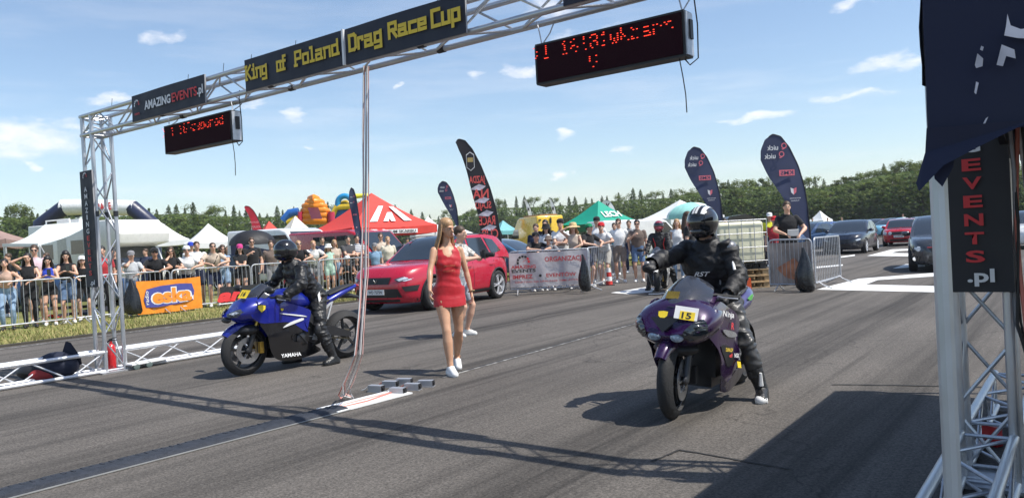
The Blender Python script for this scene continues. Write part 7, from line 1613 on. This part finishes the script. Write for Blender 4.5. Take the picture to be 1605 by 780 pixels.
bkt = thing('plastic_tub', 'dark plastic tub with green hose beside the pallets', 'tub', gp(1160, 462) + V3(-.1, .0, .006)); q = MB(); q.lathe([(0, 0), (.20, 0), (.26, .30), (.28, .30), (.28, .32), (.25, .32), (.19, .03), (0, .03)], 22); q.build('tub', mat('tub_dark', (.03, .045, .06)), bkt); q = MB(); q.path([(.15 * cos(t), .15 * sin(t), .30 + .05 * sin(t * .5)) for t in [k * .5 for k in range(13)]], .016, 8); q.build('hose', mat('hose_green', (.05, .35, .08)), bkt)
jr = thing('jerry_can', 'small orange can beside the dark tub', 'can', gp(1172, 456) + V3(0, -.02, .006)); q = MB(); q.box((0, 0, .14), (.14, .10, .28), taper=.9); q.build('body', mat('can_orange', (.70, .10, .02)), jr); q = MB(); q.tube((0, 0, .28), (0, 0, .33), .02); q.build('cap', BLACK, jr)
cone = thing('marker_post', 'red and white striped marker at the foot of the front barrier', 'marker', gp(955, 447) + UP * .004); q = MB()
for i in range(4): q.lathe([(.10 - .012 * i, .12 * i), (.10 - .012 * (i + 1), .12 * (i + 1))], 16, i % 2)
q.build('cone', [mat('cone_red', (.60, .04, .03)), WHITEP], cone); q = MB(); q.box((0, 0, .01), (.28, .28, .02)); q.build('base', BLACK, cone)
orp = thing('low_screen', 'low orange and white advertising screen beside the navy van', 'banner', gp(575, 455)); a_ = gp(566, 452) + V3(0, 2.2, 0); b_ = gp(645, 452) + V3(0, 2.2, 0); orp.location = (a_.x, a_.y, 0); q = MB(); d_ = b_ - a_; d_.z = 0; q.add([V3(0, 0, .05), d_ + UP * .05, d_ + UP * .72, V3(0, 0, .72)], [(0, 1, 2, 3)], 1); q.add([V3(0, -.004, .72), d_ + V3(0, -.004, .72), d_ + V3(0, -.004, 1.12), V3(0, -.004, 1.12)], [(0, 1, 2, 3)], 0); q.build('sheet', [mat('screen_orange', (.80, .24, .04), rough=.6), WHITEP], orp, False)
for t in (0, .5, 1): q = MB(); q.bar(d_ * t + V3(0, .03, 0), d_ * t + V3(0, .03, 1.12), .04, .03); q.build('post', STEEL, orp)
# ================================================================== THE SPECTATORS
LEAN = dict(lean=.42, pelvis=(0, -.08, .90), hands=((-.16, .40, 1.13), (.14, .41, 1.13)), elbow_pole=((-1, -.1, -.2), (1, -.1, -.2)), head_pitch=.25)
CROSS = dict(lean=.05, hands=((.10, .26, 1.12), (-.10, .28, 1.15)), elbow_pole=((-1, 0, -.5), (1, 0, -.5)))
PHONE = dict(lean=.10, hands=((-.05, .32, 1.26), (.06, .32, 1.26)), elbow_pole=((-.8, -.2, -.8), (.8, -.2, -.8)), head_pitch=-.25)
SHADE = dict(lean=.12, hands=((-.05, .30, 1.10), (.10, .15, 1.66)), elbow_pole=((-1, 0, -.5), (1, .4, .2)))
MOUTH = dict(lean=.2, hands=((-.12, .36, 1.12), (.03, .16, 1.50)), elbow_pole=((-1, 0, -.5), (.8, .3, -.8)))
HOLD = dict(lean=.02, hands=((-.20, .10, .88), (.10, .25, 1.32)), elbow_pole=((-1, -.5, -.3), (.8, -.2, -.8)))
STAND = dict(lean=.0)
WALK = dict(lean=.04, feet=((-.10, .16, .085), (.10, -.16, .09)))
CROUCH = dict(lean=.5, pelvis=(0, -.12, .42), hands=((-.12, .40, .62), (.16, .38, .66)), feet=((-.14, .12, .085), (.14, -.02, .085)), knee_pole=((-.5, 1, .4), (.5, 1, .4)), head_pitch=.3)
hb = mat('hair_black', (.018, .014, .012), rough=.5, var=.3, scale=40); hbr = mat('hair_brown', (.065, .038, .022), rough=.55, var=.4, scale=40); hbl = BLOND; hgr = mat('hair_grey', (.35, .33, .31), rough=.6)
cw, ck, cn, cg, cp = cloth('white', (.74, .74, .73)), cloth('black', (.018, .018, .020)), cloth('navy', (.022, .030, .065)), cloth('grey', (.22, .22, .23)), cloth('pink', (.62, .46, .50))
dn, dl, be, br_, mi_, bl_ = cloth('denim', (.12, .19, .32)), cloth('denim_light', (.25, .36, .50)), cloth('beige', (.55, .45, .36)), cloth('brown', (.16, .12, .10)), cloth('mint', (.38, .55, .45)), cloth('blue', (.03, .06, .42))
pe = cloth('peach', (.62, .42, .33)); STR = bpy.data.materials.new('cloth_striped'); STR.use_nodes = True
nt = STR.node_tree; wv = nt.nodes.new('ShaderNodeTexWave'); wv.bands_direction = 'Z'; wv.inputs['Scale'].default_value = 5.5; tc = nt.nodes.new('ShaderNodeTexCoord'); nt.links.new(tc.outputs['Object'], wv.inputs[0]); rp = nt.nodes.new('ShaderNodeValToRGB'); rp.color_ramp.interpolation = 'CONSTANT'; rp.color_ramp.elements[0].color = (.05, .06, .10, 1); rp.color_ramp.elements[1].position = .4; rp.color_ramp.elements[1].color = (.72, .72, .72, 1); nt.links.new(wv.outputs[0], rp.inputs[0]); nt.links.new(rp.outputs[0], nt.nodes['Principled BSDF'].inputs['Base Color']); nt.nodes['Principled BSDF'].inputs['Roughness'].default_value = .85
sb, ss_, sw2 = mat('shoe_black', (.02, .02, .02)), mat('shoe_tan', (.30, .17, .09)), mat('shoe_white', (.72, .72, .70))
def phone_for(o, B, lab):
    w, d, inw, lat = B.hand[1]; c = world_of(o, w + d * .09 + V3(-.03, .03, .03)); t = thing('phone', lab, 'phone', c, o.rotation_euler.z); q = MB(); q.box((0, 0, .02), (.075, .01, .15)); q.box((0, .007, .02), (.066, .004, .135), 1); q.build('case', [BLACK, GLASS], t)
def P_at(label, loc, f, *a, **k): return person('person', label, (loc.x, loc.y, .004), dirz(f), *a, **k)
TF = lambda deg: Matrix.Rotation(radians(deg), 3, 'Z') @ G        # facing the track, turned by deg
def left(x, label, du=0.0, turn=-25, **k):
    p = on_u(x, BU - .42 + du); return P_at(label, p, TF(turn), **k)
left(10, 'woman in peach top and light jeans leaning on the barrier at the left edge', h=1.66, sex='f', top='crop', top_mat=pe, bottom='trousers', bot_mat=dl, hair='long', hair_mat=hb, shoes=sb, **LEAN)
left(46, 'woman in black trousers shading her eyes with one hand', h=1.68, sex='f', top='tank', top_mat=ck, bottom='trousers', bot_mat=ck, hair='long', hair_mat=hb, shoes=sb, **SHADE)
left(57, 'tall man in pink shirt and sunglasses behind the barrier', -1.0, h=1.88, girth=1.2, top='polo', top_mat=cp, bottom='shorts', bot_mat=cloth('olive', (.10, .10, .06)), glasses=True, hair_mat=hbr, **STAND)
o_, B_ = left(77, 'woman in blue crop top and black shorts looking at her phone', h=1.60, sex='f', top='crop', top_mat=bl_, bottom='hot', bot_mat=ck, hair='long', hair_mat=hb, **PHONE); phone_for(o_, B_, 'black phone in the hands of the woman in the blue crop top')
o_, B_ = left(106, 'woman in black top and denim shorts holding up her phone', h=1.70, sex='f', top='tank', top_mat=ck, bottom='shorts', bot_mat=dn, hair='long', hair_mat=hb, **PHONE); phone_for(o_, B_, 'black phone held by the woman in denim shorts')
left(131, 'girl with white cap and black top beside the left tower', -.3, h=1.62, sex='f', top='tank', top_mat=ck, bottom='shorts', bot_mat=ck, hair='long', hat='cap', hat_mat=cw, **LEAN)
left(163, 'person in red shirt half hidden behind the left tower', -.6, h=1.78, top='tee', top_mat=cloth('red', (.45, .04, .05)), bottom='trousers', bot_mat=ck, hair_mat=hb, **STAND)
left(181, 'person in black clothes just right of the left tower', -.9, h=1.72, top='tee', top_mat=ck, bottom='trousers', bot_mat=ck, hair_mat=hb, **CROSS)
left(208, 'boy with grey cap and pale shirt drinking beside the bin bag', h=1.62, top='tee', top_mat=cloth('pale', (.50, .52, .54)), bottom='shorts', bot_mat=dn, hat='cap', hat_mat=cg, **MOUTH)
left(245, 'man in black shirt and black cap leaning over the orange banner', h=1.74, girth=1.1, top='tee', top_mat=ck, bottom='trousers', bot_mat=ck, hat='cap', hat_mat=ck, glasses=True, skin=SKIN2, **LEAN)
left(270, 'woman in black shirt with long brown hair and hand at her mouth', h=1.70, sex='f', top='tee', top_mat=ck, bottom='trousers', bot_mat=ck, hair='long', hair_mat=hbr, glasses=True, **MOUTH)
left(295, 'heavy man in white shirt with sunglasses leaning on the barrier', h=1.76, girth=1.25, top='tee', top_mat=cw, bottom='shorts', bot_mat=cn, hair='bun', hair_mat=hb, glasses=True, hat='backcap', hat_mat=cw, **LEAN)
left(312, 'man in white shirt standing behind the heavy man', -.8, h=1.82, top='tee', top_mat=cw, bottom='shorts', bot_mat=cn, hair_mat=hbr, **STAND)
left(303, 'distant man with blue cap behind the spectators', -3.5, h=1.84, top='tee', top_mat=cw, bottom='trousers', bot_mat=dn, hat='cap', hat_mat=bl_, **STAND)
left(336, 'man in beige shirt with cross strap and navy shorts', h=1.84, top='tee', top_mat=be, bottom='shorts', bot_mat=cn, hair_mat=hbr, glasses=True, extra=lambda o, B: MB().path([B.S_(-.10, .06, .50), B.S_(-.02, .135, .33), B.S_(.13, .10, .13)], .012, 6).build('strap', BLACK, o), **LEAN)
left(352, 'woman in denim dress with sunglasses beside the beige shirt man', h=1.68, sex='f', top='dress', top_mat=dl, bottom=None, hair='long', hair_mat=hbr, glasses=True, **CROSS)
left(379, 'woman with pink cap and black shirt under the umbrella', h=1.66, sex='f', top='tee', top_mat=ck, bottom='hot', bot_mat=ck, hair='bob', hair_mat=hb, hat='cap', hat_mat=cloth('magenta', (.55, .05, .22)), **CROSS)
left(398, 'man in black holding the black umbrella', -.2, h=1.86, top='tee', top_mat=ck, bottom='trousers', bot_mat=ck, hair_mat=hbr, glasses=True, **HOLD)
left(428, 'person in brown shirt behind the blue motorcycle rider', -.7, h=1.76, top='tee', top_mat=br_, bottom='trousers', bot_mat=cg, hair_mat=hbr, **STAND)
left(470, 'man in black printed shirt and sunglasses behind the rider', -.1, h=1.80, top='tee', top_mat=ck, bottom='trousers', bot_mat=cn, hair_mat=hbl, glasses=True, **LEAN)
left(493, 'young man in white shirt and grey shorts at the barrier', -.1, h=1.78, top='tee', top_mat=cw, bottom='shorts', bot_mat=cg, hair_mat=hbl, **LEAN)
left(509, 'man in navy shirt standing farther back', -2.2, h=1.84, top='tee', top_mat=cn, bottom='trousers', bot_mat=cg, hair_mat=hbr, **STAND)
left(518, 'girl with white hat in mint dress at the barrier', h=1.56, sex='f', top='dress', top_mat=mi_, bottom=None, hair='bob', hair_mat=hbl, hat='bucket', hat_mat=cw, **STAND)
left(528, 'blond woman in pale top behind the girl in mint', -.8, h=1.70, sex='f', top='tee', top_mat=be, bottom='trousers', bot_mat=dl, hair='bob', hair_mat=hbl, **STAND)
left(549, 'man in dark grey shirt beside the striped shirt man', -.2, h=1.80, top='tee', top_mat=cloth('charcoal', (.07, .07, .075)), bottom='trousers', bot_mat=cg, hair_mat=hb, **CROSS)
left(563, 'man in striped navy and white shirt', -.1, h=1.82, top='tee', top_mat=STR, bottom='shorts', bot_mat=cn, hair_mat=hb, **CROSS)
left(545, 'crouching spectator with pale cap behind the barrier bars', .05, h=1.72, top='tank', top_mat=ck, bottom='shorts', bot_mat=ck, hat='cap', hat_mat=cw, skin=SKIN2, **CROUCH)
left(559, 'crouching dark haired spectator beside the pale cap', .0, h=1.70, sex='f', top='tank', top_mat=ck, bottom='hot', bot_mat=ck, hair='long', hair_mat=hb, **CROUCH)
for x, d, lab, kk in ((598, 25.4, 'man with sunglasses in pale shirt behind the low orange screen', dict(h=1.84, glasses=True, top='tee', top_mat=be)), (609, 24.8, 'fair haired person in cream shirt behind the low orange screen', dict(h=1.70, top='tee', top_mat=cloth('cream', (.62, .56, .45)), hair_mat=hbl)), (588, 24.6, 'child in blue behind the low orange screen', dict(h=1.5, top='tee', top_mat=cloth('skyblue', (.20, .32, .45)), hat='cap', hat_mat=cg))):
    P_at(lab, ground_at(x, d), V3(.3, -1, 0), bottom='trousers', bot_mat=cg, **kk)
CF = V3(-.25, -1, 0)
def front(x, d, label, f=CF, **k): return P_at(label, ground_at(x, d), f, **k)
front(838, 20.3, 'man in black shirt and black cap leaning on the grey banner', V3(.5, -1, 0), h=1.72, girth=1.1, top='tee', top_mat=ck, bottom='trousers', bot_mat=ck, hat='cap', hat_mat=ck, **{**LEAN, 'lean': .62, 'pelvis': (0, -.2, .86)})
front(842, 22.0, 'man with bare head behind the black cap man', h=1.80, top='tee', top_mat=cn, bottom='trousers', bot_mat=ck, hair_mat=hbr, **STAND)
front(858, 21.2, 'woman with black brimmed hat behind the grey banner', h=1.76, sex='f', top='tee', top_mat=cw, bottom='trousers', bot_mat=ck, hair='bob', hair_mat=hb, hat='bucket', hat_mat=ck, glasses=True, **STAND)
front(857, 22.8, 'tall man with dark hair farther back near the yellow van', h=1.92, top='tee', top_mat=ck, bottom='trousers', bot_mat=ck, hair_mat=hb, **STAND)
front(862, 20.35, 'child with dark hat resting on the grey banner', h=1.50, top='tee', top_mat=cg, bottom='shorts', bot_mat=cn, hat='bucket', hat_mat=br_, **LEAN)
front(881, 20.9, 'man in white patterned shirt with dark cap', h=1.86, girth=1.1, top='tee', top_mat=cw, bottom='shorts', bot_mat=cn, hat='backcap', hat_mat=ck, **CROSS)
front(901, 20.4, 'woman with straw hat in beige top at the banner end', h=1.74, sex='f', top='tank', top_mat=be, bottom='shorts', bot_mat=be, hair='bob', hair_mat=hbl, hat='brim', hat_mat=cloth('straw', (.62, .47, .24)), **SHADE)
front(920, 20.7, 'man with green cap and black shirt leaning sideways', V3(.8, -1, 0), h=1.78, top='tee', top_mat=ck, bottom='shorts', bot_mat=cn, hat='cap', hat_mat=cloth('green', (.01, .22, .10)), **LEAN)
front(938, 22.6, 'man with dark cap in white shirt behind the green cap man', h=1.90, top='tee', top_mat=cw, bottom='shorts', bot_mat=cg, hat='cap', hat_mat=ck, **STAND)
front(947, 21.4, 'man with red cap in white shirt leaning on the barrier', V3(-.5, -1, 0), h=1.80, top='tee', top_mat=cw, bottom='shorts', bot_mat=cloth('stone', (.42, .40, .36)), hat='cap', hat_mat=cloth('scarlet', (.55, .02, .03)), **LEAN)
front(965, 26, 'person in teal shirt behind the white polo man', h=1.76, top='tee', top_mat=cloth('teal', (.10, .30, .36)), bottom='trousers', bot_mat=cg, hair_mat=hbr, **STAND)
P_at('man in white polo and brown shorts standing in the barrier gap', gp(974, 443), V3(-.2, -1, 0), h=1.82, top='polo', top_mat=cw, bottom='shorts', bot_mat=cloth('taupe', (.24, .19, .16)), hair_mat=hbr, glasses=True, **STAND)
P_at('bearded man in brown shirt and blue shorts holding a bottle', gp(1003, 442), V3(-.2, -1, 0), h=1.76, girth=1.08, top='tee', top_mat=br_, bottom='shorts', bot_mat=dn, hair_mat=hb, glasses=True, **HOLD)
front(988, 27, 'man farther back beyond the brown shirt man', h=1.84, top='tee', top_mat=cg, bottom='trousers', bot_mat=cn, hair_mat=hbr, **STAND)
front(1063, 22, 'blond woman in pale top behind the second rider', h=1.72, sex='f', top='tank', top_mat=cw, bottom='trousers', bot_mat=dl, hair='long', hair_mat=hbl, **STAND)
front(1082, 17, 'person with dark brown hair behind the purple bike rider', V3(.9, -.3, 0), h=1.80, top='tee', top_mat=ck, bottom='trousers', bot_mat=ck, hair='long', hair_mat=hbr, **STAND)
front(1138, 21, 'person in yellow vest behind the water tank', h=1.66, top='tee', top_mat=cloth('yellow', (.75, .72, .05)), bottom='trousers', bot_mat=cn, hair_mat=hb, **STAND)
front(1209, 26, 'man with white cap and yellow vest beyond the right barrier', h=1.80, top='tee', top_mat=cloth('yellow', (.75, .72, .05)), bottom='trousers', bot_mat=cn, hat='cap', hat_mat=cw, **STAND)
front(1216, 21, 'man with red cap beside the water tank', h=1.62, top='tee', top_mat=cloth('red', (.45, .04, .05)), bottom='trousers', bot_mat=cn, hat='cap', hat_mat=cloth('scarlet', (.55, .02, .03)), **STAND)
bm_, BBm = P_at('tall man in black polo holding papers at the right barrier', gp(1243, 449) + V3(.1, .45, 0), V3(-.2, -1, 0), h=1.93, girth=1.12, top='polo', top_mat=ck, bottom='trousers', bot_mat=ck, hair_mat=hbr, shoes=sb, lean=.08, hands=((-.20, .30, 1.06), (.10, .32, 1.08)), elbow_pole=((-1, -.3, -.3), (1, -.3, -.3)))
pp = thing('paper_sheet', 'white paper held by the man in black polo', 'paper', world_of(bm_, (-.05, .38, 1.10)), bm_.rotation_euler.z); q = MB(); q.box((0, 0, 0), (.24, .012, .16)); q.build('sheet', WHITEP, pp).rotation_euler = (radians(-25), 0, 0)
for x, d, lab, m in ((1276, 62, 'far person in teal shirt among the parked cars', cloth('teal', (.10, .30, .36))), (1322, 70, 'far person in beige shirt by the forest car', be), (1418, 70, 'far person in white hat beyond the red sedan', cw), (640, 40, 'far person in white under the white tent', cw), (345, 33, 'person in brown shirt behind the white tent posts', br_), (358, 32, 'person with grey hair under the white tent', cg), (1300, 66, 'far person in pale shirt behind the bright blue coupe', cw), (228, 27, 'person with dark shirt beside the motorhome front', cn), (12, 21.5, 'woman with dark hair sitting back under the awning', ck), (72, 24, 'man under the awning behind the pink shirt man', ck)):
    P_at(lab, ground_at(x, d), V3(-.3, -1, 0), h=1.76, top='tee', top_mat=m, bottom='trousers', bot_mat=cn, hair_mat=hbr, vox=.022, **STAND)
# a third motorcycle waiting behind
wrz = hdg(198); wd_ = V3(cos(wrz), sin(wrz), 0); wloc = gp(1031, 459) - wd_ * .69; wloc.z = .004
wbk, _, _ = motorcycle('motorcycle', 'white sport motorcycle waiting behind the purple one', wloc, wrz, paint('white', (.78, .78, .77)), BLACK, WHITEC, 'r6')
wr_, WB_ = rider('person', 'rider with red and black helmet on the white motorcycle', wbk, wrz, wloc, (-.26, .0, .86), [(.30, .29, .885), (.30, -.29, .885)], [(-.2, .33, .082), (-.16, -.33, .082)], SUIT, LEATHER, .3, (.05, .2), girth=1.1, fists=(1, 1), elbow_pole=((-.8, -.3, -.3), (.8, -.3, -.3)), knee_pole=((-.45, 1, .15), (.45, 1, .15)))
helmet(wr_, WB_, mat('helmet_crimson', (.30, .03, .05), rough=.2, coat=1))
for s in (-1, 1): q = MB(); q.path([WB_.S_(s * .15, .10, .46), WB_.S_(s * .10, .145, .32), WB_.S_(s * .12, .135, .12)], .012, 6); q.build('red_piping', RED, wr_)
